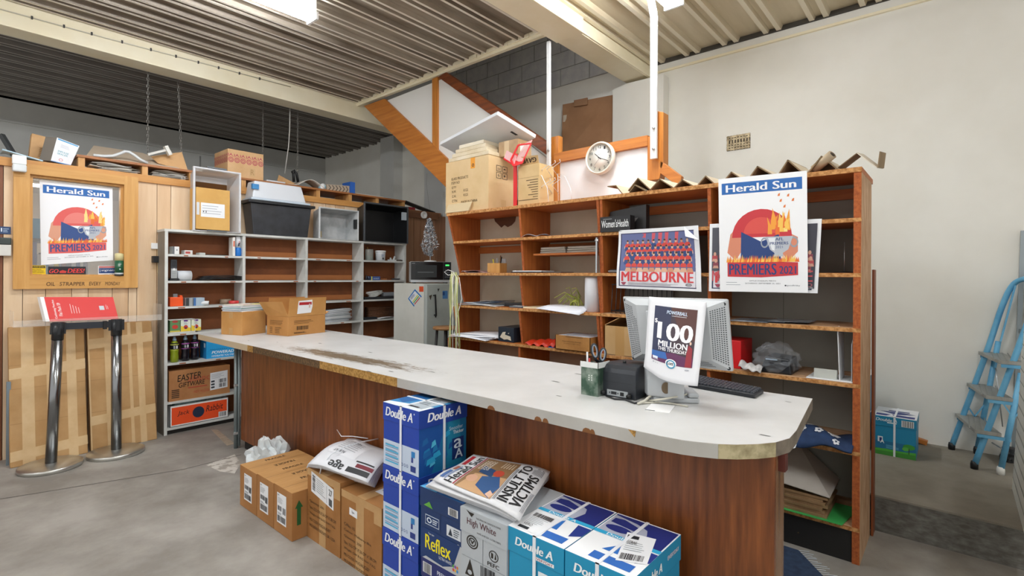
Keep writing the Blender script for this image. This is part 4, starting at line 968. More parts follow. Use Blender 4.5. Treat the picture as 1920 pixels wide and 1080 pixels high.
# clear tray on the cartons and the red pack in it
x0, x1 = .455, 1.40; z0 = 1.045; y0, y1 = 5.30, 5.545
e = E('acrylic_tray', 'long clear acrylic tray resting on the two taped cartons', 'tray', ((x0+x1)/2, y0+.1, z0))
ac = mat('#f2f0ea', .15, alpha=.16)
for nm, p_, q_ in (('base', (x0, y0, z0), (x1, y1, z0+.005)), ('front_lip', (x0, y0-.004, z0), (x1, y0, z0+.05)), ('end_wall', (x0, y0, z0+.005), (x0+.004, y1, z0+.12)), ('end_wall', (x1-.004, y0, z0+.005), (x1, y1, z0+.14))):
    m = MB(); m.box(p_, q_, ac); m.build(nm, e)
yb, yt = 5.325, 5.44
q = [Y(86, 603, yb), Y(222, 598, yb), Y(212, 557, yt), Y(75, 557, yt)]
m = MB(); m.prism(q, (-.012, .045, 0), mat('#f0f0f0', .5)); p = Print(quadfn(*q), lift=.0006); redp = mat('#d8261f', .5)
p.rect(.05, 0, .95, 1, redp, 0); p.text('Cushioning Pouches', .13, .1, .04, .78, '#f6e9e6', 3, bold=.02, rot=90); p.text('Flat Pack S9', .19, .2, .045, .55, '#f6e9e6', 3, bold=.02, rot=90)
for k in range(4): p.rect(.36+.035*k, .3, .008, .4-.05*k, '#f2c9c4', 2)
p.rect(.76, .42, .07, .18, '#c9d3d8', 3); p.rect(.86, .45, .006, .2, '#f2c9c4', 2); p.rect(.88, .45, .006, .15, '#f2c9c4', 2); p.into(m)
o = done(m, 'mailer_pack', 'red pack of mailing pouches with white lettering lying in the clear tray', 'pack')
# two belt stanchions
chrome = mat('#8f9193', .22, metal=1.0); steel = mat('#cfd0cc', .3, metal=.9, col2='#b9b6ae', scale=4)
def stanchion(cx, cy, tx, ty, tz, label):
    e = E('belt_stanchion', label, 'stanchion', (cx, cy, 0), 0, 'chrome belt stanchions')
    m = MB(); m.lathe([(.184, 0), (.189, .004), (.189, .026), (.183, .031), (.05, .04), (0, .04)], steel, (cx, cy, 0), 48); m.build('base', e)
    a, b = Vector((cx, cy, .036)), Vector((tx, ty, tz-.13)); d = (b-a).normalized()
    m = MB(); m.tube([a, b], .035, chrome, 24); m.build('pole', e)
    m = MB(); m.tube([b, b+d*.13], .037, mat('#26282b', .3), 24)
    for an in range(4):
        c = b+d*.08+Vector((math.cos(an*PI/2), math.sin(an*PI/2), 0))*.038; m.bar(c-d*.04, c+d*.045, .026, .014, mat('#222427', .35))
    m.build('belt_head', e); return e, b+d*.07
e1, p1 = stanchion(.645, 5.10, .678, 5.10, 1.085, 'chrome stanchion standing a little tilted before the taped carton nearest the dark plank')
e2, p2 = stanchion(1.04, 5.105, 1.04, 5.12, 1.085, 'upright chrome stanchion before the taped carton next to the white shelf')
m = MB(); d = (p2-p1).normalized(); m.bar(p1+d*.03+Vector((0, 0, .025)), p2-d*.03+Vector((0, 0, .02)), .004, .05, mat('#2a2f36', .6)); m.build('belt', e1)
m = MB(); m.bar(p2-d*.075+Vector((0, 0, -.015)), p2-d*.075+Vector((0, 0, .05)), .03, .022, black); m.build('belt_clip', e1)

# ================================================================== ON THE PIGEONHOLE SHELF
def sx(u, y=5.40, v=520): return Y(u, v, y).x
def bx(name, label, cat, u0, u1, z, h, c, y0=5.37, y1=5.47, prints=None, group=None, bevel=.003):
    a, b = (sx(u0, y0), y0, z+.0005), (sx(u1, y0), y1, z+h); m = MB(); m.box(a, b, c if not isinstance(c, str) else mat(c, .5))
    if prints:
        p = Print(face(a, b, '-y')); prints(p); p.into(m)
    return done(m, name, label, cat, group, bevel)
z1, z2, z3, z4, z5, z6, z7 = WZ
bx('small_box', 'small white box at the end of the top pigeonhole by the window', 'box', 323, 336, z1, .07, '#e9e9e7', prints=lambda p: (p.rect(0, 0, .3, 1, '#6d6f72', 0), p.ell(.65, .55, .1, .12, '#8f9296')))
bx('card_pack', 'small red and white pack lying in the top pigeonhole', 'pack', 346, 361, z1, .04, '#d9d6d2', prints=lambda p: (p.rect(.1, .2, .6, .5, '#b04a44'),))
bx('magazine', 'thin dark magazine lying flat in the top pigeonhole', 'magazine', 385, 425, z1, .008, '#2d2f2b')
bx('clip', 'small pale plastic clip in the top pigeonhole beside the dark magazine', 'clip', 374, 385, z1, .022, '#c3c5c0')
bx('bottle_box', 'tall narrow white box standing beside the blue bottle', 'box', 436, 441, z1, .185, '#e6e2dc', prints=lambda p: (p.rect(.2, .5, .6, .3, '#d8765a'),))
x = sx(446); e = E('pump_bottle', 'blue and white bottle standing in the corner of the top pigeonhole', 'bottle', (x, 5.40, z1))
m = MB(); m.lathe([(.026, .0005), (.03, .01), (.03, .07), (.024, .085)], mat('#1f74c8', .3), (x, 5.40, z1), 16); m.build('body', e)
m = MB(); m.lathe([(.0245, .085), (.0245, .18), (.02, .195), (0, .197)], mat('#e6e8ec', .4), (x, 5.40, z1), 16); p = Print(lambda s, t: (x-.016+.032*s, 5.40-.0255, z1+.09+.08*t)); p.poly([(.1, .1), (.6, .1), (.8, .6), (.3, .5)], '#3a3c48'); p.text('C', .4, .5, .3, .25, '#d04038', bold=.03); p.into(m); m.build('sleeve', e)
# phone
x = sx(326); e = E('cordless_phone', 'dark and silver cordless phone standing in the second pigeonhole', 'phone', (x, 5.42, z2))
m = MB(); m.box((x-.035, 5.385, z2+.0005), (x+.04, 5.45, z2+.02), black); m.build('cradle', e, bevel=.004)
m = MB(); a = (x-.027, 5.39, z2+.02); b = (x+.024, 5.412, z2+.195); m.box(a, b, mat('#3a3d42', .4)); p = Print(face(a, b, '-y')); p.rect(.04, .02, .92, .5, '#b9bcbc', 0); p.rect(.14, .62, .7, .3, '#20242a'); p.ell(.5, .48, .2, .06, '#e9ecec', 2)
for i in range(3):
    for j in range(4): p.rect(.14+.26*i, .06+.085*j, .2, .055, '#8a8e90', 2)
p.into(m); m.build('handset', e, bevel=.006)
x0, x1 = sx(335, 5.38), sx(361, 5.38); m = MB(); m.tube([(x0, 5.43, z2+.0465), (x1, 5.43, z2+.0465)], .046, mat('#d3d6da', .5), 20); done(m, 'paper_roll', 'short white roll lying beside the cordless phone', 'roll')
e = E('document_wallet', 'pile of black plastic wallets in the second pigeonhole', 'wallets', (sx(412), 5.44, z2))
for k in range(4):
    m = MB(); m.sheet(lambda s, t, k=k: Vector((sx(370+k*3)+(sx(455)-sx(370+k*3))*s, 5.365+.15*t, z2+.008+k*.011+.012*math.sin(PI*s))), 10, 3, mat('#1c1d1f', .25), .006); m.build('wallet', e)
# third pigeonhole
x = sx(331); e = E('tape_gun', 'bright orange tape dispenser box in the third pigeonhole', 'dispenser', (x, 5.41, z3))
m = MB(); m.box((sx(319, 5.375), 5.375, z3+.0005), (sx(344, 5.375), 5.45, z3+.085), mat('#f0571e', .4)); m.build('body', e, bevel=.006)
m = MB(); m.box((sx(325, 5.39), 5.39, z3+.0855), (sx(333, 5.39), 5.41, z3+.115), mat('#8d9094', .3, metal=.6)); m.build('blade', e)
m = MB(); m.box((sx(337, 5.38), 5.376, z3+.0855), (sx(342, 5.38), 5.44, z3+.1), mat('#f0571e', .4)); m.build('knob', e)
bx('tape_box', 'grey box with a dark end in the third pigeonhole beside the orange dispenser', 'box', 349, 362, z3, .075, '#9fa4a6', prints=lambda p: (p.rect(0, 0, .45, 1, '#34383a', 0),))
bx('parcel_box', 'pale blue box in the third pigeonhole beside the white tube', 'box', 363.5, 384, z3, .075, '#a9bccb', prints=lambda p: (p.rect(0, 0, .2, 1, '#4472ae', 0),))
m = MB(); a = Vector((sx(377, 5.36), 5.395, z3+.024)); b = Vector((sx(392, 5.36), 5.362, z3+.022)); mt = mat('#dfe2e2', .5)
m.tube([a, b], .021, mt, 14); m.tube([b, b+(b-a).normalized()*.001], .014, mat('#5a5d5f', .6), 14); done(m, 'cardboard_tube', 'short white tube lying in front of the pale blue box', 'tube')
def roll(x, y, z, r, h, c, label, name='tape_roll', ri=.6):
    m = MB(); m.lathe([(r*ri, .0005), (r, .0005), (r, h), (r*ri, h), (r*ri, .0005)], mat(c, .4), (x, y, z), 24); return done(m, name, label, 'tape roll', 'rolls of tape in the third pigeonhole')
roll(sx(424, 5.47), 5.485, z3, .05, .05, '#8c7a66', 'brown roll of tape at the back of the third pigeonhole'); roll(sx(439), 5.405, z3, .045, .035, '#cf3b3b', 'red roll of tape at the divider of the third pigeonhole')
# fourth: open carton with three drink packs
x0, x1 = sx(317.5, 5.36), sx(367, 5.36)
B = Box((x0, 5.36, z4+.0005), (x1, 5.46, z4+.012), mat('#cfcfcb', .6)); o = B.build('display_tray', 'shallow white carton tray holding three juice packs', 'tray')
m = MB(); m.box((x1-.004, 5.36, z4+.0125), (x1, 5.46, z4+.125), mat('#cfcfcb', .6)); m.build('side_wall', o)
m = MB(); m.box((x0, 5.36, z4+.121), (x1, 5.46, z4+.125), mat('#dcdcd8', .6)); m.build('top_flap', o)
for k, (c, l) in enumerate((('#5f8a58', 'green juice pack at the shelf end of the tray'), ('#dfe6d6', 'white juice pack in the middle of the tray'), ('#dde4d0', 'white juice pack at the open end of the tray'))):
    a, b = (x0+.008+k*.086, 5.364, z4+.013), (x0+.088+k*.086, 5.44, z4+.118); m = MB(); m.box(a, b, mat(c, .5)); p = Print(face(a, b, '-y'))
    if k: p.poly([(0, 0), (1, 0), (1, .3), (0, .5)], '#e6c83c', 0); p.rect(.3, .86, .4, .14, '#6a3f8f', 1); p.ell(.5, .38, .22, .18, '#c03c34', 2); p.ell(.5, .3, .1, .08, '#4a2f4a', 3); p.lines(.3, .6, .4, .2, 2, '#8fa0b0', 2)
    else: p.ell(.5, .45, .3, .18, '#c8392f', 1); p.ell(.5, .9, .3, .1, '#b03a36', 1); p.rect(0, 0, 1, .12, '#d0c050', 0)
    p.into(m); done(m, 'juice_pack', l, 'pack', 'juice packs in the white tray')
# fifth: drink bottles and the blue carton
def bottle(u, y, liquid, label_c, label):
    x = Y(u, 660, y).x; c = (x, y, z5); e = E('sports_bottle', label, 'bottle', c, 0, 'drink bottles on the pigeonhole shelf')
    m = MB(); m.lathe([(.026, .0005), (.033, .006), (.034, .05), (.031, .08), (.034, .105), (.034, .115)], mat(liquid, .15), c, 20); m.build('body', e)
    m = MB(); m.lathe([(.0345, .115), (.0345, .165), (.03, .175)], mat('#1d1e22', .35), c, 20); m.lathe([(.0347, .158), (.0347, .165)], mat(label_c, .4), c, 20); m.lathe([(.0347, .115), (.0347, .119)], mat(label_c, .4), c, 20)
    p = Print(lambda s, t: (x-.02+.04*s, y-.0352+(.0352-math.sqrt(max(0, .0352**2-(.02-.04*s)**2))), z5+.122+.034*t)); p.lines(.1, .1, .4, .8, 3, '#cfd2d6', 2); p.rect(.6, .1, .3, .8, '#e6e6e8', 2); p.into(m); m.build('wrap_label', e)
    m = MB(); m.lathe([(.03, .175), (.016, .195)], mat(liquid, .15), c, 16); m.lathe([(.016, .195), (.016, .212), (.011, .216), (.011, .232), (0, .234)], mat('#8fa6ba', .3), c, 16); m.build('cap', e)
bottle(327, 5.40, '#8b9a22', '#cfd04a', 'sports drink bottle of yellow green drink, nearest the shelf end'); bottle(347.5, 5.41, '#17121c', '#b44fae', 'dark purple sports drink bottle in the middle of the three'); bottle(365, 5.43, '#17121c', '#b44fae', 'dark purple sports drink bottle beside the blue carton')
x0 = sx(388, 5.37); a, b = (x0, 5.375, z5+.0005), (sx(448, 5.37), 5.54, z5+.21); m = MB(); m.box(a, b, mat('#2aa0de', .4)); p = Print(face(a, b, '-y'))
p.text('POWERADE', .16, .2, .78, .13, '#f4f8fb', bold=.03, shear=.2); p.text('HYDRATES YOU FAST', .16, .06, .74, .08, '#f4f8fb', bold=.02, shear=.2); p.text('POWERADE', .3, .8, .4, .05, '#d9ecf6', shear=.2)
for k in range(9): p.ell(.14+.06*k, .4, .012, .02, '#1b4a78', 2)
p.into(m); q = Print(face(a, b, '-x')); q.rect(0, 0, 1, 1, '#1c7fbe', 0); q.rect(.6, .5, .25, .2, '#cfe2ee', 1); q.into(m); done(m, 'drink_carton', 'bright blue carton of sports drink beside the bottles', 'box')
# sixth, seventh
a, b = (sx(318, 5.36), 5.362, z6+.0005), (sx(432, 5.36), 5.545, z6+.275); m = MB(); m.box(a, b, mat('#b98252', .7, col2='#ab7444', scale=5)); p = Print(face(a, b, '-y'))
p.text('EASTER', .13, .62, .38, .22, '#191512', shear=.1, skew=.05, bold=.005); p.text('GIFTWARE', .15, .42, .42, .16, '#191512', shear=.1, skew=.03, bold=.005); p.text('alliance', .3, .58, .42, .2, '#b8503a', 2); p.text('NEW RELEASE', .4, .18, .24, .08, '#b8503a', 2); p.ring(.52, .22, .15, .1, .95, '#b8503a', 2, n=4); p.lines(.3, .34, .4, .08, 1, '#b8503a', 2)
for k in range(5): p.rect(.04, .1+.06*k, .12, .035, '#4a3626')
p.into(m); o = done(m, 'carton', 'brown carton marked Easter giftware by hand on the lower pigeonhole', 'box')
q = Print(quadfn((a[0]+.66*(b[0]-a[0]), 5.3612, z6+.05), (a[0]+.96*(b[0]-a[0]), 5.3612, z6+.06), (a[0]+.96*(b[0]-a[0]), 5.3612, z6+.225), (a[0]+.66*(b[0]-a[0]), 5.3612, z6+.215)), lift=.0004); q.rect(0, 0, 1, 1, paper, 0); q.lines(.06, .62, .8, .3, 4, '#a2a7ad', 2, fill=.25)
for yy in (.08, .34): q.bars(.5, yy, .42, .22, n=10)
for k in range(3): q.rect(.05, .1+.17*k, .2, .1, '#3a3f46')
q.build('shipping_label', o)
x0, x1 = sx(320, 5.36), sx(430, 5.36); za, zb = z7+.0005, z7+.19
B = Box((x0, 5.365, za), (x1, 5.54, zb), white, open_top=True, th=.005, bevel=0); p = Print(face((x0, 5.365, za), (x1, 5.54, zb), '-y')); p.rect(.03, .08, .94, .84, '#f2521e', 0)
p.text('Jack', .12, .46, .2, .26, '#1c1a1c', shear=.2); p.text('Rabbit', .6, .46, .3, .3, '#1c1a1c', shear=.2, skew=.02); p.ell(.47, .52, .1, .27, '#20304a', 2); p.bars(.83, .1, .13, .22, n=10); p.rect(.82, .08, .15, .26, '#eeeeee', 1)
o = B.build('fruit_tray', 'white and orange fruit tray with black script on the bottom pigeonhole', 'tray', None, [p])
o = crumple((sx(355, 5.45), 5.45, za+.12), (.13, .05, .07), mat('#b9d3d2', .25, alpha=.75), 5, 'plastic_bag', None, .45, 2.5, 3); tag(o, 'pale green clear plastic bag inside the orange fruit tray', 'bag')
# third bay: pile of magazines
e = E('magazine_pile', 'slumped pile of white magazines in the third bay of the pigeonhole shelf', 'magazines', (sx(633), 5.45, z4))
for k in range(11):
    x0, x1 = sx(612)-.02*random.random(), sx(654+random.uniform(-3, 3)); c = random.choice(['#dfe1e4', '#c7cbd0', '#eceef0', '#9aa2aa', '#b9bec4'])
    m = MB(); m.sheet(lambda s, t, k=k, x0=x0, x1=x1: Vector((x0+(x1-x0)*s, 5.36+.17*t, z4+.01+k*.0125+.02*s*(k/11))), 3, 2, mat(c, .5), .009); m.build('magazine', e)
# fourth bay
x = sx(692, 5.42); e = E('glass_jar', 'clear jar with a brush in the top pigeonhole beside the fridge', 'jar', (x, 5.42, z1))
m = MB(); m.lathe([(.045, .0005), (.05, .005), (.05, .13), (.045, .135)], mat('#b9bcb6', .1, alpha=.45), (x, 5.42, z1)); m.lathe([(.046, .006), (.046, .05), (0, .05)], mat('#8f9e94', .5), (x, 5.42, z1)); m.build('glass', e)
m = MB(); m.tube([(x+.01, 5.42, z1+.052), (x-.02, 5.43, z1+.16)], .006, mat('#8a6a2a', .5), 6); m.build('brush', e)
x = sx(713, 5.42); e = E('plastic_bucket', 'small white plastic bucket in the top pigeonhole beside the fridge', 'bucket', (x, 5.42, z1))
m = MB(); m.lathe([(.056, .0005), (.062, .1), (.062, .115)], mat('#dde0e4', .4), (x, 5.42, z1), 28); p = Print(lambda s, t: (x-.03+.06*s, 5.42-math.sqrt(.0625**2-(.03-.06*s)**2), z1+.01+.08*t)); p.rect(.3, .05, .3, .3, '#2f3338'); p.lines(.1, .45, .7, .45, 4, '#7d92b0'); p.into(m); m.build('body', e)
m = MB(); m.lathe([(.067, .105), (.067, .122), (.06, .125), (0, .125)], mat('#eceef0', .4), (x, 5.42, z1), 28); m.build('lid', e)
x0 = sx(729); m = MB(); m.box((x0, 5.38, z1+.0005), (x0+.1, 5.43, z1+.018), mat('#cfd3d3', .5)); m.bar((x0+.07, 5.4, z1+.018), (x0+.09, 5.4, z1+.06), .01, .02, mat('#cfd3d3', .5)); m.bar((x0+.03, 5.4, z1+.018), (x0+.02, 5.4, z1+.04), .01, .02, mat('#cfd3d3', .5)); done(m, 'bracket', 'small white plastic bracket in the top pigeonhole beside the bucket', 'bracket')
m = MB(); m.lathe([(.04, .0005), (.045, .012), (.03, .02), (0, .022)], mat('#4a4038', .6), (sx(750), 5.42, z1)); done(m, 'ash_dish', 'small dark dish in the top pigeonhole beside the white bracket', 'dish')
for k, (u0, u1, h, c, l, n) in enumerate(((685, 689, .06, '#23252e', 'first tiny black bottle in the second pigeonhole of the narrow bay', 'tiny_bottle'), (690, 694, .05, '#2b3448', 'tiny navy bottle in the second pigeonhole of the narrow bay', 'tiny_bottle'))):
    x = sx((u0+u1)/2); m = MB(); m.lathe([(.016, .0005), (.017, .03), (.008, h-.01), (.008, h), (0, h)], mat(c, .3), (x, 5.40, z2), 12); done(m, n, l, 'bottle')
bx('tape_box', 'small blue box with a yellow edge in the narrow bay', 'box', 696, 713, z2, .045, '#3c5c9c', prints=lambda p: (p.rect(0, 0, .12, 1, '#e4dc4a', 0), p.text('scotch', .25, .3, .6, .4, '#dfe4ee')))
m = MB(); pts = [(sx(715)+.05+.035*math.cos(a*.9)*(1+.2*math.sin(a)), 5.42+.03*math.sin(a*.9), z2+.008+.003*(a % 3)) for a in range(22)]; m.tube(pts, .005, mat('#b06a34', .5), 6); done(m, 'cord', 'coil of orange cord in the second pigeonhole of the narrow bay', 'cord')
m = MB(); pts = [(sx(738)+.05+.05*math.cos(a*1.3)*(1+.2*math.sin(a*2)), 5.42+.03*math.sin(a*1.3), z2+.007+.003*(a % 4)) for a in range(22)]; m.tube(pts, .006, mat('#43474c', .4), 6); done(m, 'keys', 'small tangle of dark keys and wire beside the orange cord', 'keys')
x0, x1 = sx(684, 5.37), sx(742, 5.37); m = MB(); m.box((x0, 5.37, z3+.0005), (x1, 5.5, z3+.03), mat('#2b2d30', .5)); done(m, 'drawer_tray', 'flat black tray under the white cable coil in the narrow bay', 'tray', bevel=.004)
m = MB(); pts = []
for a in range(70):
    t = a/69; an = a*.62; pts.append((sx(705, 5.4)+.1*math.cos(an)*(1-.25*math.sin(a*.37)), 5.43+.035*math.sin(an), z3+.04+.045*t+.02*math.sin(an*.5)+.02*math.cos(an)))
m.tube(pts, .005, mat('#d9d9d4', .5), 6); done(m, 'cable_coil', 'loose coil of white cable on the black tray', 'cable')
m = MB(); m.box((sx(722), 5.43, z3+.0305), (sx(745), 5.5, z3+.08), mat('#8b9095', .3)); done(m, 'card_reader', 'grey gadget on the black tray behind the cable coil', 'gadget', bevel=.008)
m = MB(); c = Vector((sx(752), 5.40, z3+.034)); m.tube([c, c+Vector((0, .08, 0))], .033, mat('#7c8f86', .15, alpha=.7), 16); m.tube([c-Vector((0, .003, 0)), c], .028, mat('#3c4a46', .3), 16); done(m, 'glass_jar', 'small green glass jar lying on its side in the narrow bay', 'jar')
x0, x1 = sx(692, 5.45), sx(737, 5.45); e = E('wicker_basket', 'brown wicker basket in the fourth pigeonhole of the narrow bay', 'basket', ((x0+x1)/2, 5.49, z4))
m = MB()
for k in range(7): m.tube([(x0, 5.45+.0, z4+.012+k*.02), (x1, 5.45, z4+.012+k*.02), (x1, 5.53, z4+.012+k*.02), (x0, 5.53, z4+.012+k*.02)], .0105, mat('#6f4526', .7, col2='#4a2b15', scale=60), 6, closed=True)
m.box((x0, 5.455, z4+.0005), (x1, 5.525, z4+.01), mat('#5a371d', .8)); m.build('woven_side', e)
bx('black_case', 'thin black case in front of the wicker basket', 'case', 684, 708, z4, .03, '#22262b', 5.36, 5.43)
x0, x1 = sx(709, 5.37), sx(745, 5.37); m = MB(); m.sheet(lambda s, t: Vector((x0+(x1-x0)*s, 5.36+.08*t, z4+.006+.012*math.sin(3*s))), 6, 2, paper, .003); done(m, 'paper_sheet', 'loose white paper in front of the wicker basket', 'paper')

# ------------------------------------------------------------------ tubs on top of the pigeonhole shelf
def sidebox(name, label, a, b, c, inset=.02, th=.005, rim=None, rimw=.014, zoff=0):
    """open tub lying on its side, mouth towards the room (-y)"""
    x0, y0, z0 = a; x1, y1, z1 = b; e = E(name, label, 'tub', ((x0+x1)/2, (y0+y1)/2, z0))
    def ring(k, y): return [Vector((x0+k, y, z0+k*.3)), Vector((x1-k, y, z0+k*.3)), Vector((x1-k, y, z1-k)), Vector((x0+k, y, z1-k))]
    F, Bk, Fi, Bi = ring(0, y0), ring(inset, y1), ring(th, y0), ring(inset+th, y1-th)
    m = MB(); vs = F+Bk+Fi+Bi; fs = []
    for i in range(4):
        j = (i+1) % 4; fs += [(i, j, 4+j, 4+i), (8+i, 12+i, 12+j, 8+j), (i, 8+i, 8+j, j)]
    fs += [(4, 5, 6, 7), (12, 15, 14, 13)]; m.add(vs, fs, c); m.build('body', e, bevel=.003)
    m = MB(); R = rim or c; w_ = rimw
    for p, q in (((x0-w_, z0), (x1+w_, z0+w_*.4)), ((x0-w_, z1), (x1+w_, z1+w_)), ((x0-w_, z0), (x0, z1)), ((x1, z0), (x1+w_, z1))): m.box((p[0], y0-.006, p[1]), (q[0], y0+.02, q[1]), R)
    m.build('rim', e, bevel=.004); return e
ZT = 1.8575
clearp = mat('#e4e4e6', .3, alpha=.55)
a, b = Y(365, 432, 5.34), Y(449, 338, 5.34); e = sidebox('storage_tub', 'tall translucent tub lying on its side around a yellow carton', (a.x, 5.34, ZT), (b.x, 5.565, b.z+.06), clearp, .03, .005, mat('#dcdde0', .35, alpha=.9), .014)
m = MB(); m.box((a.x+.1, 5.315, ZT+.001), (b.x-.12, 5.335, ZT+.012), mat('#5f6468', .4)); m.build('handle', e)
m = MB(); m.box((a.x+.1, 5.33, b.z+.076), (b.x-.12, 5.37, b.z+.09), mat('#5f6468', .4)); m.build('handle', e)
x0, x1 = Y(366, 420, 5.36).x, Y(431, 420, 5.36).x; zb = Y(400, 354, 5.36).z; a, b = (x0+.005, 5.36, ZT+.018), (x1, 5.53, zb); m = MB(); m.box(a, b, mat('#dcae62', .6, col2='#cf9f54', scale=4)); p = Print(face(a, b, '-y'))
p.rect(.14, .3, .7, .34, '#eef0f2'); p.lines(.18, .36, .6, .24, 4, '#a3a8b0', 4, fill=.2); p.rect(.2, .41, .03, .03, '#22242a', 5); p.rect(.28, .4, .02, .05, '#22242a', 5); p.rect(.02, .34, .08, .3, '#d9dde2', 2); p.into(m)
done(m, 'carton', 'yellow carton with a white label inside the tall translucent tub', 'box', bevel=.004)
# black lidded tub with a white tray on it
blk_p = mat('#2d2f33', .35, col2='#393c41', scale=9); x0, x1 = Y(457, 440, 5.36).x+.1, Y(578, 440, 5.36).x; x1t = Y(590, 390, 5.36).x; zt = Y(580, 386, 5.36).z
e = E('storage_tub', 'black tub with a wide rim standing under the white tray', 'tub', ((x0+x1)/2, 5.46, ZT))
m = MB(); y0, y1 = 5.36, 5.56; g = .035
vs = [(x0, y0+.01, ZT), (x1, y0+.01, ZT), (x1, y1, ZT), (x0, y1, ZT), (x0-g, y0, zt-.03), (x1+g, y0, zt-.03), (x1+g, y1, zt-.03), (x0-g, y1, zt-.03)]
m.add(vs, [(0, 3, 2, 1), (0, 1, 5, 4), (1, 2, 6, 5), (2, 3, 7, 6), (3, 0, 4, 7), (4, 5, 6, 7)], blk_p); m.build('body', e, bevel=.008)
m = MB(); m.box((x0-g-.03, y0-.025, zt-.03), (x1+g+.035, y1, zt), mat('#25272a', .35)); m.build('rim', e, bevel=.006)
xa, xb = Y(467, 380, 5.37).x+.06, Y(570, 385, 5.37).x; za, zb = zt+.0005, zt+.2
e = E('white_tray', 'shallow white tub with blue clips on top of the black tub', 'tub', ((xa+xb)/2, 5.47, za)); wp = mat('#dfe3e8', .35, alpha=.95)
m = MB(); m.box((xa-.05, y0-.02, za), (xb+.06, y1, za+.022), mat('#c9d6e2', .35)); m.build('lid', e, bevel=.006)
m = MB(); vs = [(xa-.03, y0, za+.0225), (xb+.02, y0, za+.0225), (xb+.02, y1, za+.0225), (xa-.03, y1, za+.0225), (xa, y0+.03, zb), (xb-.02, y0+.03, zb), (xb-.02, y1, zb), (xa, y1, zb)]
m.add(vs, [(0, 3, 2, 1), (0, 1, 5, 4), (1, 2, 6, 5), (2, 3, 7, 6), (3, 0, 4, 7), (4, 5, 6, 7)], wp); m.build('body', e, bevel=.012)
m = MB(); m.box((xa-.034, y0-.006, za+.11), (xa+.03, y0+.025, za+.16), mat('#3a86c0', .4)); m.build('clip', e)
# grey crate
a, b = Y(600, 446, 5.35), Y(671, 397, 5.35); gp = mat('#c4c6c6', .55, col2='#9fa2a3', scale=7)
e = sidebox('plastic_crate', 'grey scuffed crate lying on its side between the two black tubs', (a.x, 5.35, ZT), (b.x, 5.56, b.z), gp, .03, .006, mat('#d9dbdc', .4), .01)
m = MB(); m.box((b.x-.028, 5.352, ZT+.14), (b.x-.006, 5.40, ZT+.25), mat('#26282a', .6)); m.build('hand_slot', e)
m = MB(); m.box((a.x+.05, 5.552, ZT+.03), (a.x+.13, 5.556, ZT+.1), mat('#cdb98a', .6)); m.build('sticker', e)
a, b = Y(682, 450, 5.33), Y(766, 391, 5.33); bp = mat('#141517', .4)
e = sidebox('storage_tub', 'black tub lying on its side at the fridge end of the pigeonhole shelf', (a.x+.02, 5.33, ZT), (b.x-.02, 5.565, b.z), bp, .04, .006, mat('#4a4e52', .3), .018)
m = MB(); m.box((b.x-.09, 5.335, ZT+.3), (b.x-.022, 5.36, ZT+.4), mat('#b9c4cc', .3)); m.build('clip', e)

# ------------------------------------------------------------------ things stored on the ledge above the timber wall
ZL = 2.4525; ZR = 2.3505
m = MB(); m.bar(Y(3, 253, 5.75), Y(27, 292, 5.66), .03, .03, mat('#35383a', .5)); done(m, 'black_stick', 'dark stick leaning up from the ledge over the window', 'stick')
m = MB(); pts = [Y(4, 287, 5.6), Y(80, 297, 5.6), Y(78, 305, 5.6), Y(8, 301, 5.6)]; a = pts[0]; m.sheet(lambda s, t: Vector((a.x+(pts[1].x-a.x)*s, 5.57+.2*t, ZR+.012+.05*(1-s)+.012*math.sin(9*s)*t)), 14, 4, mat('#a9d0e6', .25, col2='#d3e6f0', scale=10), .01); done(m, 'mail_bag', 'pale blue plastic mailing bag lying on the ledge over the window', 'bag')
q = [Y(53, 297, 5.8), Y(102, 305, 5.72), Y(107, 262, 5.82), Y(60, 250, 5.86)]; q[0].z = ZR+.002; q[1].z = ZR+.002
m = MB(); m.prism(q, (.0, .09, 0), kraft_l); p = Print(quadfn(*q)); p.lines(.35, .25, .55, .35, 6, '#6b4d2c', 2, fill=.25); p.into(m); done(m, 'carton', 'brown carton tilted on the ledge behind the white and blue box', 'box')
yq = 5.62; q = [Y(95, 301, yq), Y(132, 311, yq), Y(149, 273, yq), Y(107, 257, yq)]; dz = q[1].z-ZR-.001
for k in q: k.z -= dz*1.0
m = MB(); m.prism(q, (-.06, .09, .01), mat('#837a70', .7)); p = Print(quadfn(*q)); p.rect(0, 0, 1, 1, '#eceef2', 0); p.rect(.05, .93, .9, .05, '#4aa2d4', 1); p.poly([(0, 0), (1, 0), (1, .06), (0, .02)], '#2a7cc0', 1); p.text('IMPULSE', .2, .45, .5, .07, '#2f9fb0'); p.text('SEALER', .2, .35, .5, .07, '#2f9fb0'); p.lines(.25, .65, .5, .15, 3, '#c9ccd6', 2, fill=.3); p.ring(.45, .15, .1, .06, .7, '#d47a86'); p.into(m)
done(m, 'carton', 'white and blue sealer carton tipped over on the ledge above the window frame', 'box')
m = MB(); q = [Y(160, 288, 5.66), Y(330, 312, 5.70), Y(268, 285, 5.98), Y(176, 271, 5.98)]
m.prism([Vector((q[0].x, 5.6, ZL+.004)), Vector((q[1].x, 5.6, ZL+.004)), Vector((q[2].x, 5.98, ZL+.17)), Vector((q[3].x, 5.98, ZL+.17))], (0, .006, .006), mat('#c2b09a', .7)); done(m, 'cardboard_sheet', 'wide pale cardboard sheet lying on the ledge behind the white pipe', 'cardboard')
m = MB(); pts = [Y(u, v, 5.585) for u, v in ((175, 291), (195, 293), (212, 292.5), (225, 288), (234, 284), (242, 285), (252, 291), (264, 300), (277, 306))]; m.tube(pts, .013, mat('#d3d6d6', .4), 10); done(m, 'bent_pipe', 'white bent plastic pipe lying along the timber ledge', 'pipe')
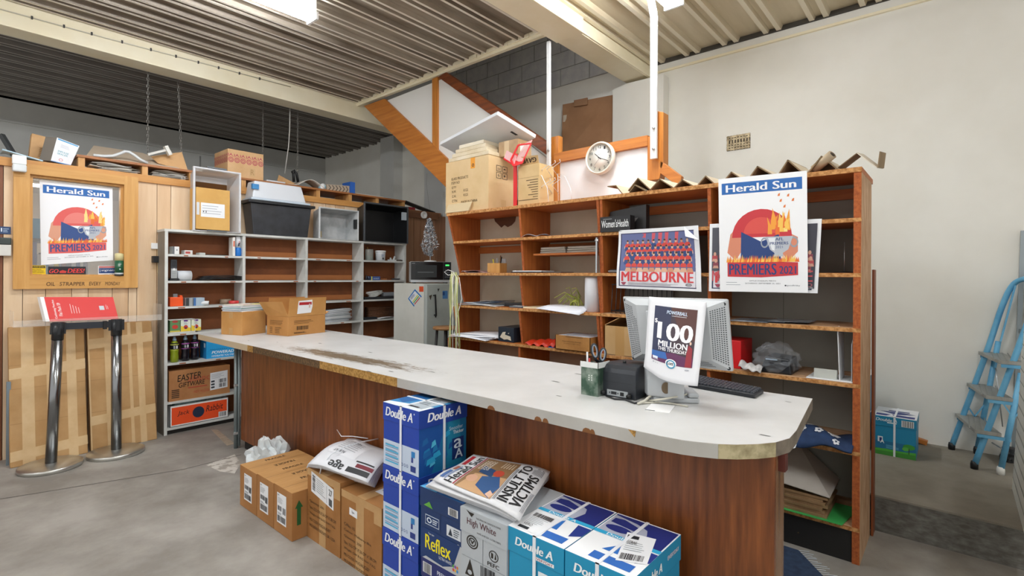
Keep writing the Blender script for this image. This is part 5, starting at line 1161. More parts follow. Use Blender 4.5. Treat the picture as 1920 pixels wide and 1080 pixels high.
m = MB(); a, b = Y(277, 290, 5.62), Y(313, 281, 5.62); m.bar(a, b, .02, .02, mat('#cfccc4', .5)); m.bar(Y(310, 274, 5.62), Y(319, 291, 5.62), .05, .03, mat('#d9d6ce', .5)); done(m, 'mop_handle', 'pale wooden handle with a crosspiece sticking up from the ledge', 'handle')
q = [Y(296, 306, 5.63), Y(353, 322, 5.63), Y(341, 285, 5.70), Y(283, 293, 5.70)]
m = MB(); m.prism(q, (0, .008, 0), kraft_l); p = Print(quadfn(*q)); p.poly([(.12, .2), (.75, .1), (.8, .72), (.2, .6)], '#4f9ac4', 1); p.rect(.3, .42, .3, .1, '#d9d060', 2); p.text('LECA', .34, .44, .2, .07, '#2f6a8a', 3); p.into(m); done(m, 'cardboard_sheet', 'brown cardboard panel with a blue label propped on the ledge', 'cardboard')
for k, (u0, u1, l, c, cat, nm) in enumerate(((163, 268, 'creased white papers stuffed in the ledge gap over the window', '#d9d4ca', 'papers', 'paper_wad'), (280, 356, 'crumpled grey packing paper stuffed in the ledge gap beside the tall tub', '#b3a898', 'papers', 'paper_wad'))):
    a, b = Y(u0, 310, 5.62).x, Y(u1, 310, 5.62).x
    e = E(nm, l, cat, ((a+b)/2, 5.65, 2.351))
    for j in range(6):
        x0 = a+(b-a)*random.uniform(0, .25); x1 = b-(b-a)*random.uniform(0, .25); zz = 2.358+j*.011
        m = MB(); m.sheet(lambda s, t, x0=x0, x1=x1, zz=zz, j=j: Vector((x0+(x1-x0)*s, 5.585+.2*t, zz+.006*math.sin(7*s+j)*math.cos(4*t))), 14, 3, mat(random.choice([c, '#c9c6c0', '#efece6', '#8d8578']), .6), .002); m.build('sheet', e)
m = MB(); x = Y(344, 336, 5.60).x; m.tube([(x, 5.60, 2.372), (x, 5.62, 2.372)], .02, white, 16); m.tube([(x, 5.597, 2.372), (x, 5.60, 2.372)], .009, mat('#7c7468', .6), 10); done(m, 'tape_roll', 'small white roll among the packing paper in the ledge gap', 'tape roll')
# carton with the red scroll pattern
y0 = 5.60; x0, x1 = Y(427, 320, y0).x, Y(494, 330, y0).x; yb = y0+.36; zt = Y(427, 278, y0).z
a, b = (x0, y0, ZL), (x1, yb, zt); m = MB(); m.box(a, b, mat('#d7b083', .7, col2='#caa06f', scale=5))
for side in ('-y', '-x'):
    p = Print(face(a, b, side)); n = 6 if side == '-y' else 7
    for k in range(n):
        cx = (k+.5)/n; r = .45/n; p.ring(cx, .62, r, .1, .72, '#b5535a', 1); p.ring(cx, .62, r*.55, .055, .55, '#b5535a', 1); p.poly([(cx-r, .7), (cx, .86), (cx+r, .7), (cx, .79)], '#b5535a', 1); p.poly([((k)/n, .7), ((k+.18)/n, .8), ((k)/n, .86), ((k-.0)/n, .8)], '#b5535a', 1)
    if side == '-y': p.rect(.6, .1, .16, .3, '#cba777', 1); p.text('R', .63, .16, .1, .2, '#a98350', 2)
    p.into(m)
done(m, 'carton', 'brown carton with a red scroll border standing on the timber ledge', 'box', bevel=.003)
m = MB(); m.box((Y(500, 345, 5.6).x, 5.6, ZL), (Y(535, 345, 5.6).x, 5.75, ZL+.02), mat('#d3d7da', .5)); done(m, 'foam_strip', 'flat pale strip on the ledge beside the red scroll carton', 'strip')
q = [Y(521, 345, 5.72), Y(566, 352, 5.72), Y(523, 328, 5.9)]
m = MB(); m.prism([Vector((q[0].x, 5.76, ZL)), Vector((q[1].x+.1, 5.76, ZL)), Vector((Y(562, 343, 5.8).x, 5.83, ZL+.05)), Vector((Y(523, 328, 5.83).x, 5.83, Y(523, 328, 5.83).z))], (0, .01, 0), kraft_l); done(m, 'cardboard_sheet', 'folded brown cardboard peaking above the ledge by the black cord', 'cardboard')
x0, x1 = Y(540, 350, 5.62).x, Y(610, 360, 5.62).x
m = MB(); m.sheet(lambda s, t: Vector((x0+(x1-x0)*s, 5.6+.2*t, ZL+.01+.085*max(0, math.sin(PI*min(1, max(0, (s-.2)/.8))))**1.3)), 16, 3, mat('#cfc8be', .6), .006); done(m, 'curled_board', 'curled grey cardboard sheet arching over the ledge', 'cardboard')
m = MB(); m.tube([Y(551, 341, 5.84), Y(550, 326, 5.84), Y(552, 320, 5.84), Y(556, 326, 5.84), Y(559, 342, 5.84)], .016, black, 8); m.tube([Y(551, 322, 5.84), Y(548, 324, 5.84)], .02, black, 8); done(m, 'black_strap', 'looped black strap standing up behind the curled cardboard', 'strap')
m = MB(); c = Y(605, 354, 5.62); m.tube([(c.x, 5.61, ZL+.035), (c.x+.02, 5.73, ZL+.036)], .034, mat('#a8d4e4', .4), 16); m.tube([(c.x, 5.607, ZL+.035), (c.x, 5.61, ZL+.035)], .037, white, 16); done(m, 'paper_roll', 'pale blue roll end lying on the ledge beside the patterned box', 'roll')
x0, x1, x2 = Y(612, 355, 5.62).x, Y(655, 355, 5.62).x, Y(664, 355, 5.62).x; zt = Y(655, 341, 5.62).z
m = MB(); m.prism([(x0, 5.62, ZL), (x1, 5.62, ZL), (x1, 5.62, zt-.05), (x0, 5.62, ZL+.07)], (0, .16, 0), mat('#b9a894', .7)); p = Print(quadfn((x0, 5.62, ZL), (x1, 5.62, ZL), (x1, 5.62, zt-.05), (x0, 5.62, ZL+.07)))
for k in range(6): p.poly([(.08+.15*k, .1), (.12+.15*k, .1), (.2+.15*k, .5), (.12+.15*k, .9), (.08+.15*k, .9), (.16+.15*k, .5)], '#4a4138')
p.into(m); o = done(m, 'patterned_box', 'long box with a chevron pattern and a blue end cap on the ledge', 'box')
m = MB(); m.box((x1+.0005, 5.60, ZL), (x2, 5.78, zt), mat('#2a62b8', .5)); m.build('end_cap', o)
m = MB(); m.box((Y(666, 366, 5.65).x, 5.64, ZL), (Y(718, 370, 5.65).x, 5.67, ZL+.018), mat('#e0d6c6', .5)); done(m, 'timber_batten', 'thin pale batten lying on the ledge end', 'batten')
q = [Y(757, 375, 5.66), Y(812, 398, 5.66)]
m = MB(); m.bar(Vector((q[0].x, 5.68, ZL+.004)), Vector((q[1].x, 5.68, 2.352)), .14, .012, mat('#3c3a38', .6)); done(m, 'dark_board', 'dark board sloping down at the end of the ledge', 'board')
m = MB(); m.box((Y(764, 390, 5.66).x, 5.63, 2.3505), (Y(776, 390, 5.66).x, 5.69, 2.385), mat('#8f1c24', .5)); done(m, 'red_tin', 'small dark red tin under the sloping dark board', 'tin')
m = MB(); x0, x1 = Y(768, 398, 5.52).x, Y(824, 405, 5.52).x; za = Y(800, 404, 5.53).z; m.box((x0, 5.53, za-.045), (x1, 5.558, za+.045), wood('#7c4f30', '#62391f', 0, 6)); done(m, 'wall_plank', 'short dark plank fixed across the wall over the tinsel tree', 'plank')
c = Y(795, 401, 5.52); m = MB(); m.lathe([(.045, -.02), (.05, -.01), (.05, .01), (.03, .012), (.03, -.005), (0, -.005)], white, (0, 0, 0), 20, Matrix.Translation((c.x, 5.519, za)) @ Matrix.Rotation(PI/2, 4, 'X')); done(m, 'paper_roll', 'round white roll hung on the dark plank over the tinsel tree', 'roll')
# chains and a cable hanging from the dark deck
def chain(u0, v0, u1, v1, y, label, n=None):
    a, b = Y(u0, v0, y), Y(u1, v1, y); a.z = 3.626
    L = (a-b).length; n = int(L/.034); m = MB(); c = mat('#8d8a84', .4, metal=.6); d = (b-a).normalized()
    for k in range(n):
        p = a+d*(L*(k+.5)/n); s = Vector((1, 0, 0)) if k % 2 else Vector((0, 1, 0)); h = d*.02
        m.tube([p-h-s*.0, p-h*.6+s*.008, p+h*.6+s*.008, p+h, p+h*.6-s*.008, p-h*.6-s*.008], .003, c, 5, closed=True)
    return done(m, 'hanging_chain', label, 'chain', 'chains hanging from the dark deck')
chain(277, 195, 277, 291, 6.0, 'thin chain hanging behind the white pipe on the ledge')
chain(332, 212, 340, 287, 6.1, 'chain hanging behind the cardboard panel with the blue label')
chain(558, 240, 558, 338, 6.2, 'chain hanging behind the curled cardboard and black strap')
chain(493, 228, 493, 292, 6.4, 'dark chain hanging behind the red scroll carton')
m = MB(); m.tube([Vector((Y(544, 213, 6.1).x, 6.1, 3.6)), Y(543, 245, 6.1), Y(541, 275, 6.1), Y(534, 325, 6.1)], .006, mat('#cfcdc6', .5), 6); done(m, 'hanging_cable', 'white cable hanging between the red scroll carton and the black strap', 'cable')

m = MB(); c = Y(372, 318, 5.59); m.box((c.x-.03, 5.57, ZL), (c.x+.03, 5.62, ZL+.025), white); done(m, 'white_plug', 'small white plastic block on the ledge beside the red scroll carton', 'plug')
m = MB(); m.tube([X(801, 325, 4.93), X(800, 345, 4.93), X(803, 370, 4.93), X(807, 398, 4.93)], .006, mat('#3a3c3e', .5), 6); done(m, 'cable', 'dark loose cable hanging on the grey wall beside the stair stringer', 'cable')
# ================================================================== ON TOP OF THE ORANGE BOOKSHELF AND BEHIND IT
def D(u, v, d): return Vector((0, 0, CAMH))+_ray(u, v)*d
TB = 2.0115
# big glass carton
a, b = (3.12, 2.965, TB), (3.44, 3.497, 2.47); m = MB(); m.box(a, b, mat('#dcbf92', .75, col2='#d2b383', scale=4)); p = Print(face(a, b, '-x'))
for t, x, y, w_ in (('GLASS PRODUCTS', .14, .64, .36, ), ('ITEM NO', .14, .56, .18), ('QTY', .15, .47, .1), ('N.W.', .16, .39, .09), ('KGS', .44, .39, .09), ('G.W.', .16, .30, .09), ('KGS', .44, .30, .09), ('CTN', .16, .21, .11), ('MADE IN CHINA', .38, .17, .34)): p.text(t, x, y-.005, w_*1.12, .05, '#4a381d', bold=.006)
p.rect(.6, .8, .1, .2, '#e89a2b', 2); p.ring(.655, .86, .025, .03, .55, '#22201c', 3); p.into(m)
q = Print(face(a, b, '-y'))
for i in range(2):
    for j in range(2): q.rect(.3+.24*i, .6+.13*j, .2, .115, '#2d261d', 1); q.rect(.32+.24*i, .61+.13*j, .16, .095, '#dcbf92', 2)
q.poly([(.36, .75), (.38, .75), (.38, .80), (.36, .80)], '#2d261d', 3); q.poly([(.42, .75), (.44, .75), (.44, .80), (.42, .80)], '#2d261d', 3); q.text('6', .36, .63, .07, .06, '#2d261d', 3); q.poly([(.57, .78), (.69, .78), (.63, .81)], '#2d261d', 3); q.poly([(.59, .68), (.67, .68), (.63, .63)], '#2d261d', 3); q.rect(.5, .05, .2, .16, '#cfae7c', 2); q.into(m)
o = done(m, 'carton', 'large pale carton of glass products on the top of the orange bookshelf end', 'box', bevel=.004)
m = MB(); m.prism([(3.095, 3.48, TB+.001), (3.119, 3.48, TB+.001), (3.119, 3.46, TB+.08), (3.10, 3.44, TB+.07)], (0, -.30, 0), mat('#d8c39c', .7)); m.build('torn_flap', o)
a, b = (3.14, 2.44, TB), (3.33, 2.657, 2.33); m = MB(); m.box(a, b, mat('#d6b988', .75, col2='#cbab77', scale=4)); p = Print(face(a, b, '-x')); p.rect(0, .68, 1, .008, '#9d7f50')
for k in range(9): w_ = random.uniform(.2, .6) if k < 8 else .9; p.rect(.94-w_, .6-.06*k, w_, .02, '#6b5330')
p.into(m); o = done(m, 'carton', 'smaller pale carton behind the wire rack on the bookshelf top', 'box', bevel=.003)
m = MB(); q = [(3.16, 2.655, 2.3305), (3.16, 2.46, 2.3305), (3.13, 2.45, 2.39), (3.13, 2.62, 2.40)]; m.prism(q, (.003, 0, 0), mat('#cfae7b', .7)); p = Print(quadfn(*q)); p.text('GAVD', .05, .25, .85, .55, '#3a2415', bold=.05, rot=180); p.into(m); m.build('lid_flap', o)
# bundle of papers, taped parcel, white board lying above
e = E('paper_bundle', 'slanted bundle of cream paper packs on the large glass carton', 'papers', (3.28, 3.2, 2.4705))
cr = mat('#e3d6bd', .6, col2='#d2c19f', scale=6)
for k in range(4):
    zz = 2.472+k*.037; y1, y0 = 3.47-k*.035, 2.97+k*.03
    m = MB(); m.prism([(3.125+.01*k, y1, zz), (3.125+.01*k, y0, zz+.004), (3.4, y0-.0, zz+.004), (3.4, y1, zz)], (0, 0, .034), cr if k < 3 else mat('#e9dfc8', .35)); m.build('paper_pack', e, bevel=.005)
a, b = X(952, 268, 3.3), X(978, 262, 3.3); m = MB()
m.box((3.26, 2.76, 2.4705), (3.44, 2.98, 2.60), mat('#b99a74', .4, col2='#a3845d', scale=6)); p = Print(face((3.26, 2.76, 2.4705), (3.44, 2.98, 2.60), '-x')); p.rect(.3, 0, .25, 1, '#cdb48e'); p.into(m); p = Print(face((3.26, 2.76, 2.4705), (3.44, 2.98, 2.60), '-y')); p.rect(.15, .2, .35, .5, '#dfe0da'); p.into(m)
o = done(m, 'parcel', 'small brown parcel wrapped in shiny tape under the white slab', 'parcel', bevel=.004)
A, B_, C_ = X(824, 272, 3.2), X(932, 215, 3.05), X(1004, 259, 3.42); D_ = A+C_-B_
n = (B_-A).cross(C_-B_).normalized(); n = n if n.z > 0 else -n
m = MB(); m.prism([A, B_, C_, D_], n*.035, mat('#eceef0', .45, col2='#e2e5e9', scale=2))
p = Print(quadfn(B_, A, D_, C_)); p.lines(.55, .35, .14, .1, 4, '#a5a8ae', 2, fill=.3); p.poly([(.1, .55), (.13, .55), (.13, .7), (.1, .72)], '#3c3f45'); p.into(m)
done(m, 'white_slab', 'white foam slab tilted over the paper bundle against the stair handrail', 'slab', bevel=.004)
# red display stand
e = E('display_stand', 'red cardboard holder on a red upright between the two pale cartons', 'stand', (3.15, 2.81, TB)); red = mat('#d8262b', .4)
a = X(966, 383, 3.13); a.z = TB+.0005; b = X(966, 300, 3.13); m = MB(); m.bar(a, b, .03, .012, red, up=(1, 0, 0)); m.build('upright', e)
f = [X(944, 294, 3.11), X(962, 310, 3.09), X(980, 305, 3.13), X(975, 292, 3.2)]
m = MB(); m.prism([X(944, 299, 3.12), X(963, 311, 3.08), X(979, 306, 3.12), X(968, 290, 3.2)], (0, 0, .012), red); m.build('holder_base', e)
m = MB(); t_ = mat('#e0262b', .3)
pa = [X(963, 311, 3.08), X(958, 300, 3.08), X(972, 272, 3.10), X(996, 269, 3.16), X(979, 306, 3.12)]
for i in range(5): m.bar(pa[i], pa[(i+1) % 5], .016, .01, t_)
m.build('holder_frame', e)
m = MB(); m.prism([X(944, 299, 3.12), X(963, 311, 3.08), X(968, 292, 3.1), X(950, 282, 3.14)], (.006, 0, .0), mat('#e9b8b8', .3)); m.build('holder_front', e)
m = MB(); m.prism([X(966, 300, 3.11), X(979, 306, 3.12), X(998, 262, 3.2), X(985, 268, 3.2)], (.004, 0, 0), mat('#e8c0bd', .3, alpha=.75)); m.build('holder_side', e)
# wire rack
e = E('wire_rack', 'thin white wire counter rack in front of the whiteboard', 'rack', (3.2, 2.35, TB)); wr_ = mat('#eef0f1', .3)
def wire(name, pts, r=.003):
    m = MB(); m.tube(pts, r, wr_, 6); m.build(name, e)
for uu, vv in ((1004, 1016), (1035, 1072)):
    pass
for x in (3.16, 3.30):
    dy = -.12 if x > 3.2 else 0
    y0 = X(1004, 376, 3.16).y+dy
    wire('frame_wire', [(x, y0, TB+.003), (x, y0-.01, TB+.26), (x, y0-.07, TB+.30)] if False else [(x, y0, TB+.003), (x-.01, y0, TB+.25), (x, y0-.06, TB+.22), (x, y0-.115, TB+.12), (x, y0-.13, TB+.003)])
y0 = X(1004, 376, 3.16).y
for zz in (TB+.25, TB+.12):
    for dx in (0, .05, .1):
        wire('prong', [(3.3+dx*.3, y0-.0-dx, zz-.02), (3.16, y0-.06-dx, zz+.015), (3.13, y0-.17-dx*.9, zz+.045), (3.12, y0-.17-dx*.9, zz+.06), (3.14, y0-.155-dx*.9, zz+.062)], .0025)
wire('frame_wire', [(3.16, y0, TB+.003), (3.30, y0-.12, TB+.003)]); wire('frame_wire', [(3.16, y0-.13, TB+.003), (3.30, y0-.25, TB+.003)])
# clock
cx_, cc = 3.565, X(1122, 295.5, 3.565); R_ = .131
e = E('wall_clock', 'round white wall clock hung on the orange rail over the bookshelf', 'clock', (cx_, cc.y, cc.z-R_)); TM = Matrix.Translation((cx_+.05, cc.y, cc.z)) @ Matrix.Rotation(-PI/2, 4, 'Y')
m = MB(); m.lathe([(R_-.02, 0), (R_, .005), (R_, .035), (R_-.006, .048), (R_-.014, .048), (R_-.014, .03)], mat('#efe9da', .35), (0, 0, 0), 40, TM); m.build('rim', e)
m = MB(); m.lathe([(0, .0301), (R_-.014, .03)][::-1], mat('#f4f4ee', .4), (0, 0, 0), 40, TM)
fx = cx_+.05-.0302; f = lambda s, t: Vector((fx, cc.y+R_-2*R_*s, cc.z-R_+2*R_*t))
p = Print(f)
for k in range(12):
    an = PI/2-k*PI/6; t = str(k) if k else '12'; w_ = .06 if len(t) == 1 else .095
    p.text(t, .5+.345*math.cos(an)-w_/2, .5+.345*math.sin(an)-.045, w_, .09, '#2d2f33', bold=.0)
p.text('quartz', .42, .6, .16, .03, '#6a6d70'); p.into(m); m.build('dial', e)
def hand(name, ang, L, w_, l, c='#1d1e21', back=.06):
    an = math.radians(90-ang); d = Vector((math.cos(an), math.sin(an))); n_ = Vector((-d.y, d.x)); o_ = Vector((.5, .5))
    p = Print(f, lift=.001+l*.001); q = [o_-d*back-n_*w_, o_-d*back+n_*w_, o_+d*L+n_*w_*.6, o_+d*L-n_*w_*.6]; p.poly([(k.x, k.y) for k in q], c); p.build(name, e)
hand('hour_hand', 312, .24, .014, 1); hand('minute_hand', 112, .33, .012, 2); hand('second_hand', 222, .33, .004, 3)
# cardboard angle strips lying along the top
cb_in = mat('#8d7657', .8, col2='#7a6447', scale=5); cb_out = mat('#d9cdb7', .7, col2='#c9bba2', scale=5)
def angle(peak, l, r, label, depth=.3, x=3.12, th=.006, roll_=False):
    P, L, R = X(*peak, x), X(*l, x), X(*r, x); zb = min(L.z, R.z); dz = TB+.0008-zb
    if zb < TB+.03 or True:
        for k in (P, L, R): k.z += dz
    m = MB(); sl = Vector((depth, -.03, -.0))
    def plate(a, b):
        n_ = Vector((0, -(b-a).z, (b-a).y)).normalized(); n_ = n_ if n_.z > 0 else -n_
        m.prism([a, b, b-n_*th, a-n_*th], sl, cb_in)
        q = [a+n_*.0006, b+n_*.0006, b+sl+n_*.0006, a+sl+n_*.0006]; m.add(q, [(0, 1, 2, 3)], cb_out)
    plate(L, P); plate(P, R)
    return m
AL = [((1155, 322), (1139, 324), (1168, 338), 'angle strip lying open nearest the wall clock'), ((1196, 328), (1177, 352), (1222, 352), 'tallest folded cardboard strip near the clock'), ((1237, 329), (1216, 352), (1264, 346), 'folded cardboard strip below the thick orange post'), ((1279, 328), (1262, 345), (1300, 340), 'folded cardboard strip below the diagonal orange brace'),
      ((1323, 323), (1308, 340), (1340, 338), 'small folded cardboard strip under the wall vent'), ((1371, 315), (1355, 334), (1396, 331), 'folded cardboard strip beside the corner of the big newspaper poster'), ((1420, 304), (1402, 329), (1456, 324), 'wide folded cardboard strip behind the big newspaper poster'), ((1477, 290), (1456, 322), (1508, 316), 'tall folded cardboard strip behind the edge of the big newspaper poster'), ((1540, 280), (1513, 313), (1572, 305), 'folded cardboard strip with a small paper roll inside')]
for pk, l, r, lab in AL:
    m = angle(pk, l, r, lab); done(m, 'cardboard_strip', lab, 'cardboard', 'folded cardboard strips on the bookshelf top')
m = MB(); a = X(1195, 343, 3.11); P, L, R = X(1190, 341, 3.09), X(1180, 354, 3.09), X(1212, 352, 3.09); dz = TB+.0008-min(L.z, R.z)
for k in (P, L, R): k.z += dz
for a, b in ((L, P), (P, R)): m.prism([a, b, b-Vector((0, 0, .008)), a-Vector((0, 0, .008))], (.1, 0, 0), cb_in)
done(m, 'cardboard_strip', 'short low cardboard strip tucked in front of the tallest one near the clock', 'cardboard', 'folded cardboard strips on the bookshelf top')
m = MB(); a = X(1527, 308, 3.16); a.z = TB+.024; b = a+Vector((-.04, -.09, .06)); m.tube([a, b], .024, mat('#a8957a', .7), 14); m.tube([b, b+(b-a).normalized()*.001], .015, mat('#3d3226', .8), 12); done(m, 'paper_roll', 'small rolled paper inside the last folded cardboard strip', 'roll')
m = MB(); zz = [X(1560, 317, 3.16), X(1607, 281, 3.16), X(1645, 309, 3.16), X(1649, 279, 3.16)]
dz = TB+.001-zz[0].z
for k in zz: k.z += dz
for a, b, c in ((zz[0], zz[1], cb_in), (zz[1], zz[2], mat('#d9d0bf', .6)), (zz[2], zz[3], cb_in)):
    n_ = Vector((0, -(b-a).z, (b-a).y)).normalized()*.004; m.prism([a, b, b+Vector((.16, -.01, .02)), a+Vector((.16, -.01, .02))], n_, c)
done(m, 'zigzag_strip', 'zigzag folded pale cardboard strip poking past the bookshelf end', 'cardboard')
# brown flattened carton leaning on the stair wall
q = [X(1052, 300, 4.86), X(1149, 300, 4.90), X(1149, 178, 4.93), X(1055, 196, 4.93)]
m = MB(); m.prism(q, (.03, 0, 0), mat('#a97f5c', .75, col2='#9b714f', scale=3)); m.prism([X(1076, 200, 4.90), X(1101, 196, 4.90), X(1101, 183, 4.91), X(1076, 188, 4.91)], (.012, 0, 0), mat('#9b7353', .75)); p = Print(quadfn(*q)); p.rect(.02, .68, .16, .12, '#c9bda9'); p.rect(.45, 0, .05, 1, '#93694a'); p.poly([(.25, .12), (.85, .22), (.85, .28), (.25, .2)], '#c3a488', 2); p.into(m)
done(m, 'carton', 'flattened brown carton leaning on the wall behind the clock', 'box')

# ------------------------------------------------------------------ on the shelves of the orange bookshelf
s1, s2, s3, s4, s5, s0 = SZ+[.185]
e = E('crumpled_paper', 'crumpled pale paper on the top shelf between the cartons and the dividers', 'paper', (3.16, 2.55, s1)); a, b = X(982, 440, 3.14).y, X(1030, 436, 3.14).y
m = MB(); m.sheet(lambda s, t: Vector((3.11+.1*t, a+(b-a)*s, s1+.004+.022*abs(math.sin(5.2*s+2*t))*(1-.5*s))), 18, 5, mat('#c9d2dc', .6, col2='#98a4b4', scale=9), .002); m.build('sheet', e)
y0, y1 = X(1182, 430, 3.09).y, X(1126, 430, 3.09).y; e = E('display_box', 'black magazine display box with white lettering on the top shelf', 'display', (3.12, (y0+y1)/2, s1))
a, b = (3.085, y0, s1+.0005), (3.15, y1, s1+.105); m = MB(); m.box(a, b, mat('#1a1a1c', .4)); p = Print(face(a, b, '-x')); p.text("Women'sHealth", .05, .28, .9, .5, '#eef0f0', bold=.01); p.rect(.1, .82, .3, .04, '#8a8c8e'); p.into(m); m.build('front_box', e)
yb0, yb1 = X(1214, 400, 3.2).y, X(1140, 400, 3.2).y; zt = X(1200, 385, 3.2).z
m = MB(); m.prism([(3.18, yb1, s1+.0005), (3.18, yb0, s1+.0005), (3.18, yb0, zt), (3.18, yb1-.03, zt-.03)], (.05, 0, 0), mat('#1c1b1c', .4)); p = Print(quadfn((3.18, yb1, s1), (3.18, yb0, s1), (3.18, yb0, zt), (3.18, yb1-.03, zt-.03)))
p.poly([(.3, .5), (.8, .55), (.55, .02)], '#6d6a68', 2); p.text("Women'sHealth", .25, .55, .4, .07, '#9a9a9a', 3); p.into(m); m.build('back_card', e)
def on(name, label, cat, u0, u1, z, h, c, x0, x1, prints=None, vv=500, bevel=.002, group=None):
    ya, yb = X(u0, vv, x0).y, X(u1, vv, x0).y; a, b = (x0, yb, z+.0006), (x1, ya, z+h); m = MB(); m.box(a, b, c if not isinstance(c, str) else mat(c, .5))
    if prints: p = Print(face(a, b, '-x')); prints(p); p.into(m)
    return done(m, name, label, cat, group, bevel)
m = MB(); ya, yb = X(868, 508, 3.2).y, X(911, 508, 3.2).y
for k in range(2): m.sheet(lambda s, t, k=k: Vector((3.18+.16*t, ya+(yb-ya)*s-.03*k, s2+.004+.007*k+.018*math.exp(-((s-.08)/.1)**2)*(1-k)+.012*math.sin(4*s)*k)), 20, 4, mat('#c9a79c' if k else '#c6c3c2', .4, col2='#7a5a62', scale=16), .003)
done(m, 'magazine', 'curled colour magazine lying beside the wooden pen holder', 'magazine')
ya, yb = X(914, 500, 3.22).y, X(938, 500, 3.22).y; ymid = X(931, 500, 3.22).y
e = E('pen_holder', 'square wooden pen holder with pens on the second shelf', 'pen holder', (3.26, (ya+yb)/2, s2)); wd = wood('#d9ab68', '#c4914c', 2, 8); z1_ = s2+.085; y0h = yb+.005; y1h = ya; x0h, x1h = 3.22, 3.31
for nm, p_, q_ in (('base', (x0h, y0h, s2+.0005), (x1h, y1h, s2+.008)), ('side', (x0h, y0h, s2+.0085), (x0h+.007, y1h, z1_)), ('side', (x1h-.007, y0h, s2+.0085), (x1h, y1h, z1_)), ('side', (x0h+.0075, y0h, s2+.0085), (x1h-.0075, y0h+.007, z1_)), ('side', (x0h+.0075, y1h-.007, s2+.0085), (x1h-.0075, y1h, z1_))):
    m = MB(); m.box(p_, q_, wd); m.build(nm, e)
ymid = (y0h+y1h)/2
for k, (dx, dy, hx, hy, c, l) in enumerate(((.02, .025, .015, .03, '#e2cf2e', 'yellow pen in the wooden holder'), (.05, .01, .055, .02, '#c9ced2', 'pale grey pen in the wooden holder'), (.05, -.02, .06, -.03, '#2d2e31', 'black pen in the wooden holder'), (.03, -.03, .03, -.045, '#7a5636', 'brown pencil in the wooden holder'))):
    m = MB(); m.tube([(x0h+.01+dx, ymid+dy*.7, s2+.0095), (x0h+.01+hx, ymid+hy, z1_+.035+.01*k)], .005, mat(c, .4), 8); done(m, 'pen', l, 'pen', 'pens in the wooden holder')
on('white_card', 'tall white printed card standing behind the wooden pen holder', 'card', 936.5, 948, s2, .125, '#cfd2d4', 3.33, 3.34, lambda p: p.lines(.1, .1, .8, .8, 9, '#9ba1a8', 2, fill=.2))
for k, (u0, u1, z_, c, l) in enumerate(((958, 1014, s2, '#2a2c33', 'dark magazine at the bottom of the low pile on the second shelf'), (961, 1015, s2+.009, '#eceded', 'white magazine on top of the low pile on the second shelf'))): on('magazine', l, 'magazine', u0, u1, z_, .009, c, 3.12+.01*k, 3.3, group=None)
on('magazine', 'black titled magazine lying along the second shelf beside the white one', 'magazine', 1018, 1052, s2, .007, '#3c3e42', 3.13, 3.3, lambda p: None)
for k, (z_, c, u0) in enumerate(((s2, '#34363a', 1141), (s2+.0085, '#9b9ea2', 1140), (s2+.017, '#2b2d31', 1143))): on('magazine', ('lowest dark', 'grey middle', 'topmost black')[k]+' magazine of the small stack beside the team poster', 'magazine', u0, 1170, z_, .008, c, 3.15, 3.3, group='magazines beside the team poster')
# little inner shelf with newspapers
ya, yb = X(1003, 473, 3.22).y, X(1121, 473, 3.2).y; zi = X(1060, 474, 3.2).z; e = None
m = MB(); m.box((3.2, yb, zi-.014), (3.485, ya, zi), ob); o = m.build('inner_shelf', bs)
for k in range(2):
    y0, y1 = (yb+.02, (ya+yb)/2-.01) if k else ((ya+yb)/2, ya-.05)
    e = E('newspaper_stack', ('folded newspapers on the small inner shelf, nearer the pen holder', 'folded newspapers on the small inner shelf, nearer the team poster')[k], 'newspapers', (3.33, (y0+y1)/2, zi), 0, 'newspapers on the inner shelf')
    for j in range(3):
        m = MB(); m.box((3.22, y0+.004*j, zi+.0006+j*.017), (3.46, y1-.003*j, zi+.016+j*.017), mat('#c4bcae' if j % 2 else '#d2cbbf', .7, col2='#9a9388', scale=40, stretch=(1, .1, 3))); m.build('folded_newspaper', e, bevel=.006)
m = MB(); y = X(1123, 480, 3.13).y; z0, z1 = X(1123, 512, 3.13).z, X(1123, 446, 3.13).z; m.box((3.095, y-.006, s2+.0006), (3.11, y+.006, z1), mat('#b9c0c4', .25, metal=.8)); o = done(m, 'shelf_upright', 'slotted chrome strip standing on the second shelf at the unit joint', 'strip')
m = MB(); m.tube([(3.10, y-.012, z1-.02), (3.10, y+.012, z1-.02)], .008, mat('#dfe3e5', .25, metal=.7), 8); m.build('bolt', o)
# third shelf
cs = ['#d9d4cc', '#49505a', '#c9d6de', '#e3e0da', '#5f7fa8', '#2e3136']
e = E('magazine_pile', 'spread pile of open magazines on the third shelf by the hanging twine', 'magazines', (3.2, 3.1, s3))
for k in range(6):
    y1 = X(866+k*3, 570, 3.14).y; y0 = X(935-k*5, 570, 3.14).y
    m = MB(); m.sheet(lambda s, t, k=k, y0=y0, y1=y1: Vector((3.09+.02*k+.22*t, y1+(y0-y1)*s-.02*k*t, s3+.004+.006*k+.008*math.sin(3*s+k))), 8, 3, mat(cs[k], .35, col2='#a9aeb4', scale=9), .004); m.build('magazine', e)
m = MB(); m.prism([(3.2, X(945, 570, 3.2).y, s3+.001), (3.2, X(981, 570, 3.2).y, s3+.001), (3.42, X(981, 570, 3.2).y, s3+.001), (3.42, X(945, 570, 3.2).y-.05, s3+.001)], (0, 0, .03), mat('#25282c', .4)); done(m, 'black_folder', 'black folder lying at the divider on the third shelf', 'folder', bevel=.004)
